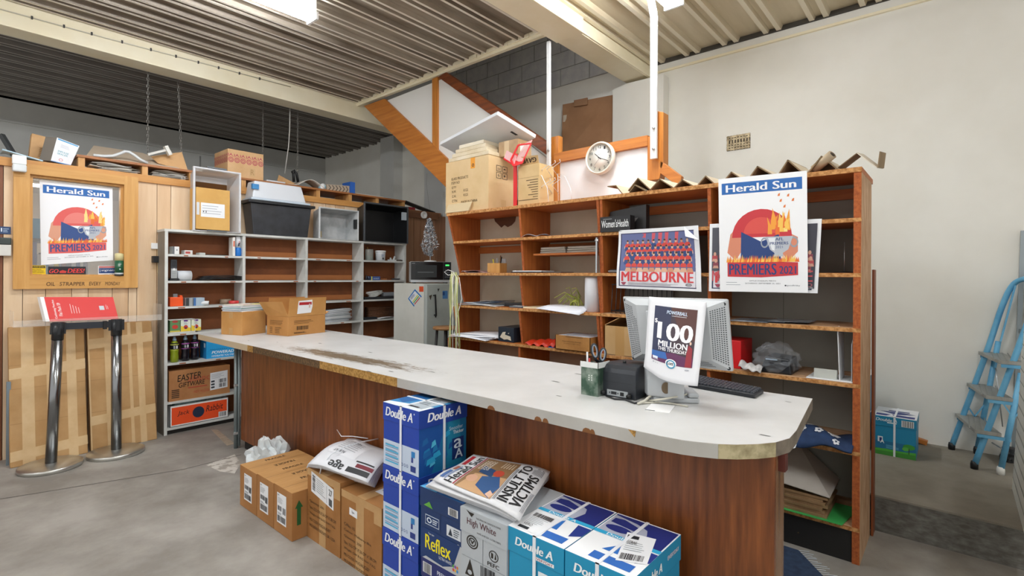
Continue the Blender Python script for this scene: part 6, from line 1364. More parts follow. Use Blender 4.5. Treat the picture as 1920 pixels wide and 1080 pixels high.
ya, yb = X(956, 571, 3.12).y, X(980, 571, 3.12).y; e = E('calculator', 'grey pocket calculator at the front of the third shelf', 'calculator', (3.15, (ya+yb)/2, s3)); m = MB(); m.box((3.11, yb, s3+.0006), (3.19, ya, s3+.014), mat('#5c6166', .4)); m.build('body', e, bevel=.003)
m = MB(); m.box((3.165, yb+.01, s3+.0145), (3.185, ya-.01, s3+.016), mat('#9fb0a4', .2)); m.build('display', e)
m = MB()
for i in range(3):
    for j in range(4): m.box((3.12+.014*i, yb+.012+.024*j, s3+.0145), (3.129+.014*i, yb+.03+.024*j, s3+.0175), mat('#c9ccce', .4))
m.build('keys', e)
on('cream_board', 'flat cream board lying across the third shelf', 'board', 981, 1040, s3, .014, '#dcc9a4', 3.11, 3.36)
e = E('paper_stack', 'white papers drooping over the front edge of the third shelf', 'papers', (3.12, 2.2, s3+.015))
for k in range(5):
    y1 = X(1011+k*2, 575, 3.1).y; y0 = X(1092+k, 575, 3.1).y
    m = MB(); m.sheet(lambda s, t, k=k, y0=y0, y1=y1: Vector((3.06+.24*t+.01*k, y1+(y0-y1)*s, s3+.019+.004*k-.065*max(0, .22-t)*(.2+s)*2.2)), 8, 8, mat('#e6e8f0', .6), .0025); m.build('sheet', e)
c = Vector((3.24, X(1080, 570, 3.24).y, s3+.0005)); m = MB(); tw = mat('#b9bf56', .6, col2='#9aa240', scale=12)
rnd = random.Random(5)
for k in range(20):
    an = rnd.uniform(0, 2*PI); r_ = rnd.uniform(.06, .15); p0_ = c+Vector((rnd.uniform(-.02, .03), rnd.uniform(-.04, .04), .03+rnd.uniform(0, .07))); p2_ = c+Vector((rnd.uniform(-.08, .03), math.cos(an)*r_+.02, max(.01, .05+math.sin(an)*r_*.8)))
    m.tube([p0_, (p0_+p2_)/2+Vector((0, 0, .045)), p2_], .0026, tw, 6)
for k in range(5):
    r_ = .03+.004*k; m.tube([c+Vector((-.05+.012*k, -.01+r_*math.cos(a_), .036+r_*math.sin(a_))) for a_ in [2*PI*i/14 for i in range(14)]], .003, tw, 6, closed=True)
done(m, 'twine_tangle', 'tangle of yellow green twine beside the white paper roll', 'twine')
ya, yb = X(1097, 575, 3.17).y, X(1123, 575, 3.17).y; r_ = (ya-yb)/2; zt = X(1115, 520, 3.2).z
m = MB(); m.lathe([(r_, .0006), (r_, zt-s3-.01), (r_-.006, zt-s3), (r_*.3, zt-s3), (r_*.3, .02)], mat('#e3e5ea', .5), (3.17+r_*.2, (ya+yb)/2, s3), 28); done(m, 'paper_roll', 'tall white paper roll standing on the third shelf at the unit joint', 'roll')
# fourth shelf
e = E('paper_stack', 'loose white papers hanging over the fourth shelf end', 'papers', (3.16, 3.2, s4))
for k in range(6):
    y1 = X(848+k*2, 632, 3.1).y; y0 = X(915+k*3, 632, 3.1).y
    m = MB(); m.sheet(lambda s, t, k=k, y0=y0, y1=y1: Vector((3.05+.012*k+.02*s+.26*t, y1+(y0-y1)*s, s4+.005+.007*k+.008*math.sin(4*s+k)-(.02*max(0, .2-t)*5*s if k > 3 else 0))), 10, 6, mat('#e8eaef', .6), .003); m.build('sheet', e)
a, b = (3.12, X(963, 636, 3.12).y, s4+.0006), (3.36, X(934, 632, 3.12).y, s4+.12); m = MB(); m.box(a, b, mat('#202b38', .35)); p = Print(face(a, b, '-x')); p.poly([(.12, .3), (.3, .65), (.5, .7), (.45, .5), (.8, .4), (.85, .12), (.6, .2), (.4, .15)], '#d8cdb8'); p.poly([(.62, .6), (.72, .66), (.7, .56)], '#d8cdb8'); p.into(m); done(m, 'cash_tin', 'dark navy metal tin with a chipped pale patch on the fourth shelf', 'tin', bevel=.004)
e = E('red_bag', 'crumpled bright red bag lying on the fourth shelf', 'bag', (3.2, 2.35, s4)); y1, y0 = X(985, 640, 3.12).y, X(1041, 642, 3.12).y
m = MB(); m.sheet(lambda s, t: Vector((3.10+.2*t, y1+(y0-y1)*s, s4+.008+.055*math.sin(PI*min(1, t*1.1))*(.35+.65*s)+.010*math.sin(23*s)*(1-t))), 30, 8, mat('#e04024', .4, col2='#b92b16', scale=9), .004); m.build('bag_body', e)
m = MB(); m.box((3.10, y0+.002, s4+.0006), (3.16, y0+.05, s4+.007), mat('#4a6aa8', .4)); m.build('blue_corner', e)
ya, yb = X(1042, 655, 3.09).y, X(1107, 662, 3.09).y; a, b = (3.085, yb, s4+.0006), (3.33, ya, s4+.105); B = Box(a, b, mat('#bb8648', .7, col2='#a67238', scale=6), open_top=True, bevel=0); p = Print(face(a, b, '-x')); p.text('Thank you your Message', .2, .56, .55, .09, '#5b3f1e'); p.text('to send it right here', .25, .42, .48, .09, '#5b3f1e'); p.rect(.3, .92, .5, .03, '#3a2a18'); p.into(B.mb)
o = tag(B.mb.build('carton', None), 'low worn open carton full of papers on the fourth shelf', 'box')
y1b = X(1125, 655, 3.3).y
e = E('paper_stack', 'printed papers lying inside the low worn carton', 'papers', (3.2, (ya+yb)/2, s4+.006))
for k in range(3):
    m = MB(); m.box((3.095, yb+.008+.002*k, s4+.0065+.033*k), (3.32, ya-.008-.004*k, s4+.038+.033*k), mat('#dfe2e8', .6, col2='#b9bec8', scale=20)); m.build('paper_pack', e)
ya, yb = X(1134, 660, 3.11).y, X(1204, 668, 3.11).y; a, b = (3.105, yb, s4+.0006), (3.4, ya, s4+.2); B = Box(a, b, mat('#c9a575', .75, col2='#bd9763', scale=4), open_top=True, bevel=0); p = Print(face(a, b, '-x')); p.rect(.3, 0, .24, 1, '#b98f55'); p.into(B.mb); o = tag(B.mb.build('carton', None), 'tall carton with open flaps standing on the fourth shelf behind the monitor', 'box')
m = MB(); m.prism([(3.11, ya, s4+.2005), (3.39, ya, s4+.2005), (3.39, ya-.11, s4+.255), (3.11, ya-.11, s4+.255)], (0, .002, .004), kraft_l); m.build('flap', o)
m = MB(); m.prism([(3.11, yb, s4+.2005), (3.39, yb, s4+.2005), (3.39, yb+.11, s4+.25), (3.11, yb+.11, s4+.25)], (0, -.002, .004), kraft_l); m.build('flap', o)
# wire baskets behind the team poster
e = E('wire_basket', 'black wire basket on the third shelf behind the team poster', 'basket', (3.25, 1.5, s3)); bw = mat('#232427', .4)
y1, y0 = X(1150, 590, 3.15).y, X(1262, 560, 3.15).y
for k in range(14):
    y = y1+(y0-y1)*k/13; m = MB(); m.tube([(3.13, y, s3+.02), (3.13, y, s3+.20)] if k > 4 else [(3.13, y, s3+.004), (3.12, y, s3+.012), (3.14, y, s3+.2)], .003, bw, 6); m.build('upright_wire', e)
for z_ in (s3+.02, s3+.2):
    m = MB(); m.tube([(3.13, y1, z_), (3.13, y0, z_), (3.42, y0, z_), (3.42, y1, z_)], .0045, bw, 6, closed=True); m.build('rim_wire', e)
on('grey_board', 'ribbed grey panel standing behind the black wire basket', 'panel', 1168, 1262, s3, .19, mat('#7d7f7d', .6), 3.44, 3.455)
# right unit
e = E('magazine_spread', 'glossy dark magazines spread on the third shelf near the bookshelf end', 'magazines', (3.2, .85, s3))
for k, (u0, u1) in enumerate(((1368, 1440), (1400, 1470), (1440, 1515))):
    y1, y0 = X(u0, 600, 3.1).y, X(u1, 600, 3.1).y; cc_ = ('#aeb4bd', '#5b626e', '#9aa1ab')[k]
    m = MB(); m.prism([(3.085+.01*k, y1, s3+.002+.004*k), (3.085+.03*k, y0, s3+.002+.004*k), (3.32, y0-.0, s3+.002+.004*k), (3.33, y1, s3+.002+.004*k)], (0, 0, .0035), mat(cc_, .2, col2='#33373f', scale=9)); m.build('magazine', e)
m = MB(); y = X(1582, 505, 3.2).y; m.lathe([(.05, .0006), (.05, .004), (.01, .008), (0, .008)], black, (3.22, y, s2), 20); m2 = MB(); 
e = E('paper_spike', 'thin steel paper spike on a black base on the second shelf', 'spike', (3.22, y, s2)); m.build('base', e); m2.tube([(3.22, y, s2+.008), (3.22, y, X(1582, 454, 3.22).z)], [.0035, .0015], mat('#b5b9bb', .3, metal=.8), 6); m2.build('spike', e)
a, b = (3.14, X(1389, 688, 3.14).y, s4+.0006), (3.36, X(1340, 680, 3.14).y, s4+.165); m = MB(); m.box(a, b, mat('#d3141b', .4)); done(m, 'red_box', 'bright red box on the fourth shelf beside the monitor', 'box', bevel=.003)
e = E('bagged_device', 'black device in a clear plastic bag on the fourth shelf', 'device', (3.2, .85, s4)); y1, y0 = X(1425, 690, 3.14).y, X(1485, 692, 3.14).y
m = MB(); m.prism([(3.13, y1, s4+.0006), (3.13, y0, s4+.0006), (3.13, y0+.01, s4+.085), (3.13, y1-.03, s4+.095)], (.18, 0, 0), mat('#22252a', .4)); m.build('device', e, bevel=.008)
m = MB(); m.box((3.12, y0+.07, s4+.075), (3.129, y0+.13, s4+.082), mat('#9fb2c4', .4)); m.build('badge', e)
y1, y0 = X(1396, 690, 3.12).y, X(1502, 690, 3.12).y; c = (3.215, (y1+y0)/2, s4+.0006)
o = crumple(c, (.11, (y1-y0)/2*.78, .095), mat('#dfe6ee', .12, alpha=.13), 9, 'clear_bag', e, .3, 2.6, 4)
y1, y0 = X(1388, 690, 3.11).y, X(1430, 695, 3.11).y; m = MB(); m.sheet(lambda s, t: Vector((3.07+.1*t, y1+(y0-y1)*s, s4+.008+.03*math.sin(PI*t)+.02*(1-s)*(1-s)+.006*math.sin(17*s))), 16, 6, mat('#8d8e92', .6, col2='#d6d4d2', scale=16), .002); done(m, 'crumpled_wrapper', 'crumpled grey printed wrapper in front of the bagged device', 'wrapper')
e = E('brochure_stand', 'white brochure stand at the end of the fourth shelf', 'stand', (3.2, .48, s4)); wp_ = mat('#e4e6e8', .3)
y1, ym, y0 = X(1512, 700, 3.12).y, X(1588, 705, 3.12).y, X(1600, 706, 3.12).y
m = MB(); m.box((3.105, y0, s4+.0006), (3.3, y1, s4+.007), wp_); m.build('base', e, bevel=.003)
m = MB(); m.prism([(3.12, ym+.03, s4+.0075), (3.26, ym+.03, s4+.0075), (3.26, ym+.035, s4+.27), (3.16, ym+.04, s4+.285), (3.12, ym+.04, s4+.27)], (0, .004, 0), wp_); m.build('upright_sheet', e)
m = MB(); m.prism([(3.11, y0+.004, s4+.0075), (3.3, y0+.004, s4+.0075), (3.3, y0+.004, s4+.2), (3.15, y0+.004, s4+.22), (3.11, y0+.004, s4+.2)], (0, .004, 0), mat('#c3ccd2', .2, alpha=.7)); m.build('clear_sheet', e)
ya, yb = X(1526, 700, 3.13).y, X(1569, 700, 3.13).y; m = MB(); m.prism([(3.125, ya, s4+.0075), (3.165, ya, s4+.0075), (3.165, ya, s4+.05), (3.135, ya, s4+.055)], (0, yb-ya, 0), mat('#cfd2cb', .2, alpha=.75)); m.build('card_pocket', e)
# fabric, cardboard, green sheet low down
e = E('floral_fabric', 'folded navy fabric with white flowers on the low shelf', 'fabric', (3.2, .6, s5)); y1, y0 = X(1440, 838, 3.1).y, X(1600, 838, 3.1).y
fb = mat('#1f3a63', .85, col2='#162c4e', scale=14)
def ff(s, t): return Vector((3.04+.3*t, y1+(y0-y1)*s, s5+.01+.075*math.sin(PI*min(1, .15+t*.9))*(1-.55*s)+.014*math.sin(11*s+4*t)-(.11*max(0, .15-t)*4*(1-s))))
m = MB(); m.sheet(ff, 24, 14, fb, .01); p = Print(ff, lift=.002, sub=12)
rnd = random.Random(3)
for k in range(16):
    cx, cy, r_ = rnd.uniform(.08, .92), rnd.uniform(.05, .85), rnd.uniform(.05, .085)
    for j in range(5): a_ = 2*PI*j/5+k; p.ell(cx+r_*.45*math.cos(a_), cy+r_*math.sin(a_), r_*.32, r_*.6, '#dfe3e6', 1, n=7)
p.into(m); m.build('cloth', e)
e = E('cardboard_stack', 'stack of cardboard sheets on the bottom shelf', 'cardboard', (3.25, .7, s0)); y1, y0 = X(1420, 940, 3.1).y, X(1580, 985, 3.1).y
m = MB(); m.prism([(3.08, y1, s0+.001), (3.08, .43, s0+.001), (3.36, .39, s0+.001), (3.36, y1, s0+.001)], (0, 0, .004), mat('#42b45c', .35)); o_ = done(m, 'green_sheet', 'bright green plastic sheet under the cardboard on the bottom shelf', 'sheet')
for k in range(7):
    d = .012*k; m = MB(); m.box((3.10+d*.4+.01*(k % 2), .50+.012*(k % 3), s0+.0055+.014*k), (3.42, 1.08, s0+.018+.014*k), mat(('#a5845f', '#b59670')[k % 2], .8, col2='#8a6c4a', scale=8)); m.build('sheet', e)
m = MB(); m.prism([(3.10, 1.08, s0+.17), (3.12, .49, s0+.11), (3.42, .49, s0+.12), (3.44, .72, s0+.30), (3.44, 1.08, s0+.32)], (0, 0, .005), mat('#c9c3bb', .6, col2='#b7b1a8', scale=3)); m.build('grey_sheet', e)
m = MB(); z_ = .0; m.add([(2.82, .44, .006), (3.05, .62, .006), (3.05, 1.6, .006), (2.6, 1.6, .006), (2.7, .55, .006)], [(0, 1, 2, 3, 4)], mat('#2c3f5c', .9, col2='#1f2f48', scale=30)); m.prism([(2.82, .44, .001), (3.05, .62, .001), (3.05, 1.6, .001), (2.6, 1.6, .001), (2.7, .55, .001)], (0, 0, .0045), mat('#2c3f5c', .9))
for k in range(16): t = k/15; x, y = 2.82+.23*t, .44+.18*t; m.tube([(x, y, .004), (x+.02+.02*random.random(), y-.035-.03*random.random(), .002)], .002, mat('#cfd4da', .8), 4)
done(m, 'floor_rug', 'frayed blue rug on the floor behind the counter end', 'rug')
# hanging twine at the shelf end
e = E('hanging_twine', 'hank of pale green strapping twine hanging from the bookshelf end', 'twine', X(850, 660, 3.12)); rnd = random.Random(11)
for k in range(12):
    u = 845+rnd.uniform(-3, 14); du = rnd.uniform(-7, 4); c = rnd.choice(['#c9cf8a', '#dfe0c8', '#d9dba6', '#e6e6d8'])
    pts = [X(852+rnd.uniform(-6, 6), 511, 3.09), X(u, 520+rnd.uniform(-3, 3), 3.075), X(u+rnd.uniform(-3, 3), 560, 3.07), X(u+du*.4, 600, 3.07), X(u+du*.8, 640, 3.07), X(u+du, 668, 3.07)]
    m = MB(); m.tube(pts, .0032, mat(c, .5), 5); m.build('strand', e)
m = MB(); m.tube([X(861, 520, 3.08), X(866, 560, 3.08), X(858, 590, 3.08), X(852, 625, 3.08), X(862, 655, 3.08)], .003, mat('#eeeeea', .5), 5); m.build('strand', e)
m = MB(); m.tube([X(851, 510, 3.09), X(840, 506, 3.08), X(833, 510, 3.08), X(840, 516, 3.08), X(852, 514, 3.09)], .003, mat('#eeeeea', .5), 5); m.build('knot_loop', e)

# ------------------------------------------------------------------ fridge corner
e = E('fridge', 'scuffed pale two tone fridge under the microwave oven', 'fridge', (3.95, 4.75, 0)); fx0, fx1, fy0, fy1, fz = 3.668, 4.22, 4.42, 5.02, 1.358
m = MB(); m.box((fx0, fy0+.05, .04), (fx1, fy1, fz), mat('#e3e4dc', .45, col2='#d9dad1', scale=3)); 
p = Print(face((fx0, fy0+.05, .04), (fx1, fy1, fz), '-x'))
q = [X(765, 560, fx0), X(776, 576, fx0), X(790, 556, fx0), X(778, 541, fx0)]; q = [((fy1-k.y)/(fy1-fy0-.05), (k.z-.04)/(fz-.04)) for k in q]; 
p.into(m); fb_ = m.build('cabinet', e, bevel=.006)
def pq(us): return [X(u, v, fx0-.0006) for u, v in us]
q = pq([(776, 575), (791, 556), (778, 542), (765, 560)]); m = MB(); p = Print(quadfn(*q), lift=.0004); p.rect(0, 0, 1, 1, '#eef2f6', 0); p.rect(0, .9, 1, .1, '#2a7cc8', 1); p.rect(0, 0, .1, 1, '#2a7cc8', 1); p.rect(.9, 0, .1, 1, '#2a7cc8', 1); p.lines(.2, .62, .6, .24, 3, '#1f4f98', 2); p.rect(.15, .35, .7, .1, '#d9d84a', 2); p.rect(.15, .2, .7, .1, '#3f9f5a', 2); p.rect(.15, .04, .7, .1, '#d2452e', 2); p.into(m); m.build('diamond_sticker', fb_)
q = pq([(786, 547), (794, 547), (794, 537), (786, 537)]); m = MB(); p = Print(quadfn(*q), lift=.0004); p.rect(0, 0, 1, 1, '#e0562c', 0); p.into(m); m.build('orange_sticker', fb_)
m = MB(); a, b = (fx0+.002, fy0, .06), (fx1, fy0+.045, fz-.004); m.box(a, b, mat('#c2cbc7', .4, col2='#b4bdb9', scale=4)); p = Print(face(a, b, '-y')); p.rect(.42, .87, .14, .07, '#4f8ac8', 1); p.rect(.42, .9, .06, .03, '#1d4f94', 2); p.poly([(.06, .9), (.14, .91), (.1, .86)], '#4a4234', 1); p.poly([(.28, .96), (.34, .96), (.3, .93)], '#2f3230', 1); p.ell(.24, .72, .02, .012, '#222222', 1); p.into(m); dr = m.build('door', e, bevel=.008)
m = MB(); m.bar((fx0+.1, fy0-.03, fz-.12), (fx0+.115, fy0-.03, fz-.36), .016, .012, black); m.bar((fx0+.1, fy0-.03, fz-.13), (fx0+.1, fy0, fz-.13), .016, .012, black); m.bar((fx0+.114, fy0-.03, fz-.35), (fx0+.114, fy0, fz-.35), .016, .012, black); m.build('handle', dr)
m = MB(); m.box((fx0+.03, fy0+.06, 0), (fx1-.03, fy1-.02, .04), black); m.build('plinth', e)
RT = Y(846, 510, 4.56); an_ = math.radians(-34); du_ = Vector((math.cos(an_), math.sin(an_), 0)); rl = _ray(770, 510); rl.z = 0
k_ = (RT.x*rl.y-RT.y*rl.x)/(du_.x*rl.y-du_.y*rl.x); LT = RT-du_*k_; MW = k_; mz0, mz1 = fz+.012, Y(846, 491, RT.y).z
e = E('microwave_oven', 'black and silver microwave oven on top of the scuffed fridge', 'microwave', (LT.x, LT.y, fz+.0005), an_)
def mw(x, y, z): return (x, y, z-fz-.0005)
m = MB(); m.box(mw(0, .015, mz0), mw(MW, .30, mz1), mat('#cfd2d4', .35, metal=.4)); m.build('cabinet', e, local=True, bevel=.004)
xd = MW*.80
m = MB(); a, b = mw(.002, 0, mz0+.03), mw(xd, .0145, mz1-.004); m.box(a, b, mat('#121315', .15)); p = Print(face(a, b, '-y')); p.rect(.14, .14, .66, .68, '#2a2d2e', 0); p.rect(.2, .4, .5, .04, '#6c7274', 1); p.rect(.03, .9, .1, .03, '#8a8d8f', 1); p.into(m); m.build('door', e, local=True)
m = MB(); a, b = mw(xd+.004, 0, mz0+.03), mw(MW-.002, .0145, mz1-.004); m.box(a, b, mat('#1b1c1f', .3)); p = Print(face(a, b, '-y')); p.rect(.25, .78, .5, .08, mat('#48e36a', .4, emit=1.0), 1)
for i in range(3):
    for j in range(4): p.rect(.18+.23*i, .12+.13*j, .17, .07, '#56595e', 1)
p.into(m); m.build('control_panel', e, local=True)
m = MB(); m.box(mw(.002, .002, mz0), mw(MW-.002, .0145, mz0+.028), mat('#c3c7ca', .3, metal=.5)); m.build('sill', e, local=True)
for x in (.05, MW-.05):
    for y in (.05, .26):
        m = MB(); m.lathe([(.015, 0), (.015, .0115)], black, (x, y, 0), 10); m.build('foot', e, local=True)
# tinsel tree
tc = LT+du_*MW*.5+Vector((-du_.y, du_.x, 0))*.1; my = tc.y-.1; tc.z = mz1+.001; e = E('tinsel_tree', 'small silver tinsel christmas tree standing on the microwave', 'tree', tc)
m = MB(); m.lathe([(.075, 0), (.07, .012), (.02, .018), (0, .018)], mat('#e8eaec', .5), tc, 16); m.build('base', e)
zt = Y(803, 410, my+.1).z; m = MB(); m.tube([tc+Vector((0, 0, .018)), Vector((tc.x-.02, tc.y, zt))], .005, mat('#dfe2e4', .4), 8); m.build('stem', e)
rnd = random.Random(8); m = MB(); H_ = zt-tc.z; tins = [mat('#dfe4ea', .2, metal=.7), mat('#8f98a4', .25, metal=.8), mat('#f6f8fa', .3)]
for k in range(1500):
    t = rnd.random(); rr = (.115*(1-t)**.7+.012 if t > .16 else .03)*math.sqrt(rnd.random()); 
    if .16 < t < .24: rr *= .8
    an = rnd.uniform(0, 2*PI); c = tc+Vector((-.02*t+rr*math.cos(an), rr*math.sin(an), H_*(.14+.86*t)))
    d = Vector((rnd.uniform(-1, 1), rnd.uniform(-1, 1), rnd.uniform(-1, 1))).normalized()*.013; n_ = d.cross(Vector((rnd.uniform(-1, 1), rnd.uniform(-1, 1), rnd.uniform(-1, 1)))).normalized()*.0025
    m.add([c-d-n_, c-d+n_, c+d+n_, c+d-n_], [(0, 1, 2, 3)], tins[k % 3])
for k in range(160):
    t = k/160; c = tc+Vector((-.02-.12*t+rnd.gauss(0, .006), rnd.gauss(0, .01), .09+.045*(t-.2)**2*4+rnd.gauss(0, .008))); d = Vector((rnd.gauss(0, 1), rnd.gauss(0, 1), rnd.gauss(0, 1))).normalized()*.012; n_ = d.cross(Vector((0, .3, 1))).normalized()*.0025
    m.add([c-d-n_, c-d+n_, c+d+n_, c+d-n_], [(0, 1, 2, 3)], tins[k % 3])
m.build('tinsel_foliage', e)
# stool beside the fridge
c = Y(836, 612, 4.0); e = E('stool', 'wooden stool with a round seat in front of the fridge', 'stool', (c.x, 4.0, 0))
m = MB(); m.lathe([(0, c.z-.03), (.13, c.z-.03), (.14, c.z-.015), (.13, c.z), (0, c.z)], wood('#b98a5a', '#9a6d40', 0, 6), (c.x, 4.0, 0), 28); m.build('seat', e)
for an in range(4):
    a_ = PI/4+an*PI/2; m = MB(); m.tube([(c.x+.09*math.cos(a_), 4+.09*math.sin(a_), c.z-.0305), (c.x+.15*math.cos(a_), 4+.15*math.sin(a_), 0)], .014, mat('#2b2a2a', .5), 8); m.build('leg', e)

m = MB(); y0, y1 = X(1110, 365, 3.56).y, X(1136, 362, 3.56).y; m.tube([(3.56, y0, TB+.008), (3.56, y1, TB+.008)], .007, black, 8); done(m, 'marker', 'black marker pen lying at the foot of the whiteboard', 'marker')
# ================================================================== POSTERS ON THE BOOKSHELF FRONT
def team(p, fold=True, cols=('#32497e', '#d2463c', '#c8474d')):
    rnd = random.Random(4); p.rect(0, 0, 1, 1, '#eef0f3', 0); p.rect(.03, .04, .92, .90, '#3b3c5c', 1); p.rect(.045, .055, .89, .87, '#e6e4ea', 2); p.rect(.045, .3, .89, .625, '#646d9c', 3)
    for x in (.3, .42, .5, .58, .7): p.poly([(x, .6), (x+.03, .6), (x+.06+.02*rnd.random(), .925), (x+.02, .925)], '#d25a64', 3)
    skin = ('#d8a98c', '#c98f70', '#e0b79c', '#8a5a42')
    rows = ((.74, 12, .10), (.645, 12, .11), (.53, 12, .12), (.41, 11, .12))
    for r, (y, n, h) in enumerate(rows):
        for k in range(n):
            x = .09+.80*(k+.5)/n+(.02 if r % 2 else 0); w_ = .032
            if r < 3: p.poly([(x-w_, y-h), (x+w_, y-h), (x+w_, y), (x+.018, y+.02), (x-.018, y+.02), (x-w_, y)], cols[0], 4+r)
            p.poly([(x-w_, y-h*.35), (x+w_, y-h*.35), (x+w_, y), (x+.018, y+.02), (x-.018, y+.02), (x-w_, y)], cols[1], 4.3+r)
            if r < 3: p.poly([(x-w_-.012, y-h*.6), (x-w_, y-h*.6), (x-w_, y-.01), (x-w_-.008, y-.02)], skin[k % 3], 4.3+r); p.poly([(x+w_+.012, y-h*.6), (x+w_, y-h*.6), (x+w_, y-.01), (x+w_+.008, y-.02)], skin[k % 3], 4.3+r)
            else: p.poly([(x-w_-.01, y-h), (x+w_+.01, y-h), (x+w_*.8, y-h*.45), (x-w_*.8, y-h*.45)], skin[k % 3], 4.6+r)
            p.ell(x, y+.048, .014, .03, skin[(k*7+r) % 4 if (k*7+r) % 11 == 3 else k % 3], 4.6+r, n=8); p.poly([(x-.014, y+.055), (x+.014, y+.055), (x+.01, y+.082), (x-.01, y+.082)], '#4a3428', 4.8+r)
    p.text('MELBOURNE', .065, .125, .85, .165, '#d63f43', 10, bold=.04); p.lines(.15, .065, .6, .045, 4, '#8a8d94', 10, fill=.35); p.poly([(.06, .11), (.13, .11), (.11, .07), (.095, .06), (.08, .07)], '#a3485c', 10); p.ring(.86, .092, .035, .022, .75, '#33353c', 10); p.text('FOX', .84, .083, .04, .018, '#33353c', 11, bold=.02)
    return p
xp = BF-.016
def curl(fn, amt, corner):
    def f(s, t):
        p = Vector(fn(s, t)); k = max(0, (s-(.8 if corner else .9))/.2)
        return p+Vector((-amt*k*k, 0, 0))+Vector((-.006*math.sin(6*t+2*s), 0, 0))
    return f
q = [X(1156, 540, xp), X(1318, 547, xp), X(1312, 423, xp), X(1160, 432, xp)]
f = curl(quadfn(*q), .02, True); m = MB()
m.sheet(f, 20, 14, mat('#e9ebef', .5), .0012); p = team(Print(f, lift=.0006, sub=14)); p.into(m)
o = done(m, 'poster', 'team photograph poster with big red lettering hung on the bookshelf front', 'poster')
m = MB(); a, b, c = f(.83, 1), f(1, .78), f(.86, .86); m.add([a+Vector((-.004, 0, 0)), b+Vector((-.004, 0, 0)), c+Vector((-.028, 0, -.008))], [(0, 2, 1)], mat('#f2f3f5', .5)); m.add([a+Vector((-.006, 0, 0)), b+Vector((-.006, 0, 0)), c+Vector((-.030, 0, -.008))], [(0, 1, 2)], mat('#f2f3f5', .5)); m.build('curled_corner', o)
q = [X(1329, 546, xp+.008), X(1533, 550, xp+.008), X(1541, 410, xp+.008), X(1331, 420, xp+.008)]
f = quadfn(*q); m = MB(); m.sheet(f, 2, 2, mat('#e9ebef', .5), .0012); team(Print(f, lift=.0006)).into(m); p = Print(f, lift=.0042); p.poly([(.03, .3), (.1, .3), (.1, .94), (.03, .94)], '#4e4f58', 1); p.poly([(.86, .06), (.97, .06), (.97, .94), (.86, .94)], '#3c3d48', 1)
for k, (x, y) in enumerate(((.92, .5), (.93, .42), (.91, .34), (.06, .5), (.07, .4))): p.ell(x, y+.05, .014, .03, '#d0a08a', 3, n=8); p.poly([(x-.03, y-.06), (x+.03, y-.06), (x+.025, y+.03), (x-.025, y+.03)], '#b4474c' if k % 2 else '#8d4450', 2); p.poly([(x-.03, y-.06), (x+.03, y-.06), (x+.02, y-.02), (x-.02, y-.02)], '#c99a86', 2.5)
p.text('E', .885, .155, .07, .15, '#c9545c', 4, bold=.04); p.ring(.925, .11, .03, .024, .75, '#b86a70', 4); p.text('FOXTEL', .885, .06, .08, .024, '#e0e0e4', 4); p.text('M', .035, .155, .07, .15, '#c9545c', 4, bold=.04); p.into(m)
done(m, 'poster', 'second team poster mostly covered by the newspaper poster in front', 'poster')
q = [X(1350, 546, xp-.008), X(1515, 549, xp-.008), X(1513, 320, xp-.008), X(1347, 336, xp-.008)]
f = quadfn(*q); m = MB(); m.sheet(f, 2, 2, white, .0012); premiers(Print(f, lift=.0006)).into(m); done(m, 'poster', 'large newspaper poster with a blue masthead hung at the bookshelf end', 'poster')

# ================================================================== ON THE COUNTER
def rot_carton(P0, P1, P2, h, c):
    """corner P1, its neighbours P0 (along the far-left side) and P2 (along the right side)"""
    u = (P2-P1); v = (P0-P1); return P1, u, v
# carton with magazines
P1 = Z(454, 629.5, CZ); rz = math.atan2(.086, .228)-.0
e1_ = Vector((math.cos(math.radians(19)), math.sin(math.radians(19)), 0)); n1 = Vector((-e1_.y, e1_.x, 0))
def boxP(P1, eu, L, W, h, c, prints=None):
    """box with front corner P1; eu: direction of the face seen at its right, length L; the other face runs W along the normal"""
    nu = Vector((-eu.y, eu.x, 0)); a = P1+Vector((0, 0, .0006)); m = MB(); pts = [a, a+eu*L, a+eu*L+nu*W, a+nu*W]; m.prism(pts, (0, 0, h), c)
    R = quadfn(a, a+eu*L, a+eu*L+Vector((0, 0, h)), a+Vector((0, 0, h))); Lf = quadfn(a+nu*W, a, a+Vector((0, 0, h)), a+nu*W+Vector((0, 0, h)))
    return m, R, Lf, nu, a
kc = mat('#c08a4e', .75, col2='#b37e42', scale=5); kc2 = mat('#c99558', .75, col2='#bb8748', scale=4)
m, R, Lf, nu, a = boxP(P1, e1_, .245, .25, .2, kc2); p = Print(Lf); p.rect(.38, .72, .18, .28, tape); p.rect(.38, 0, .18, .3, tape); p.into(m)
done(m, 'carton', 'plain small carton on the counter with magazines piled on it', 'box', bevel=.003)
e = E('magazine_pile', 'uneven pile of magazines on the plain small counter carton', 'magazines', a+e1_*.12+nu*.12+Vector((0, 0, .2)))
cs = ('#e3e6ea', '#b7c3cc', '#d5dadf', '#8fb0b4', '#eceef0', '#c9ccd2', '#e6e1d0')
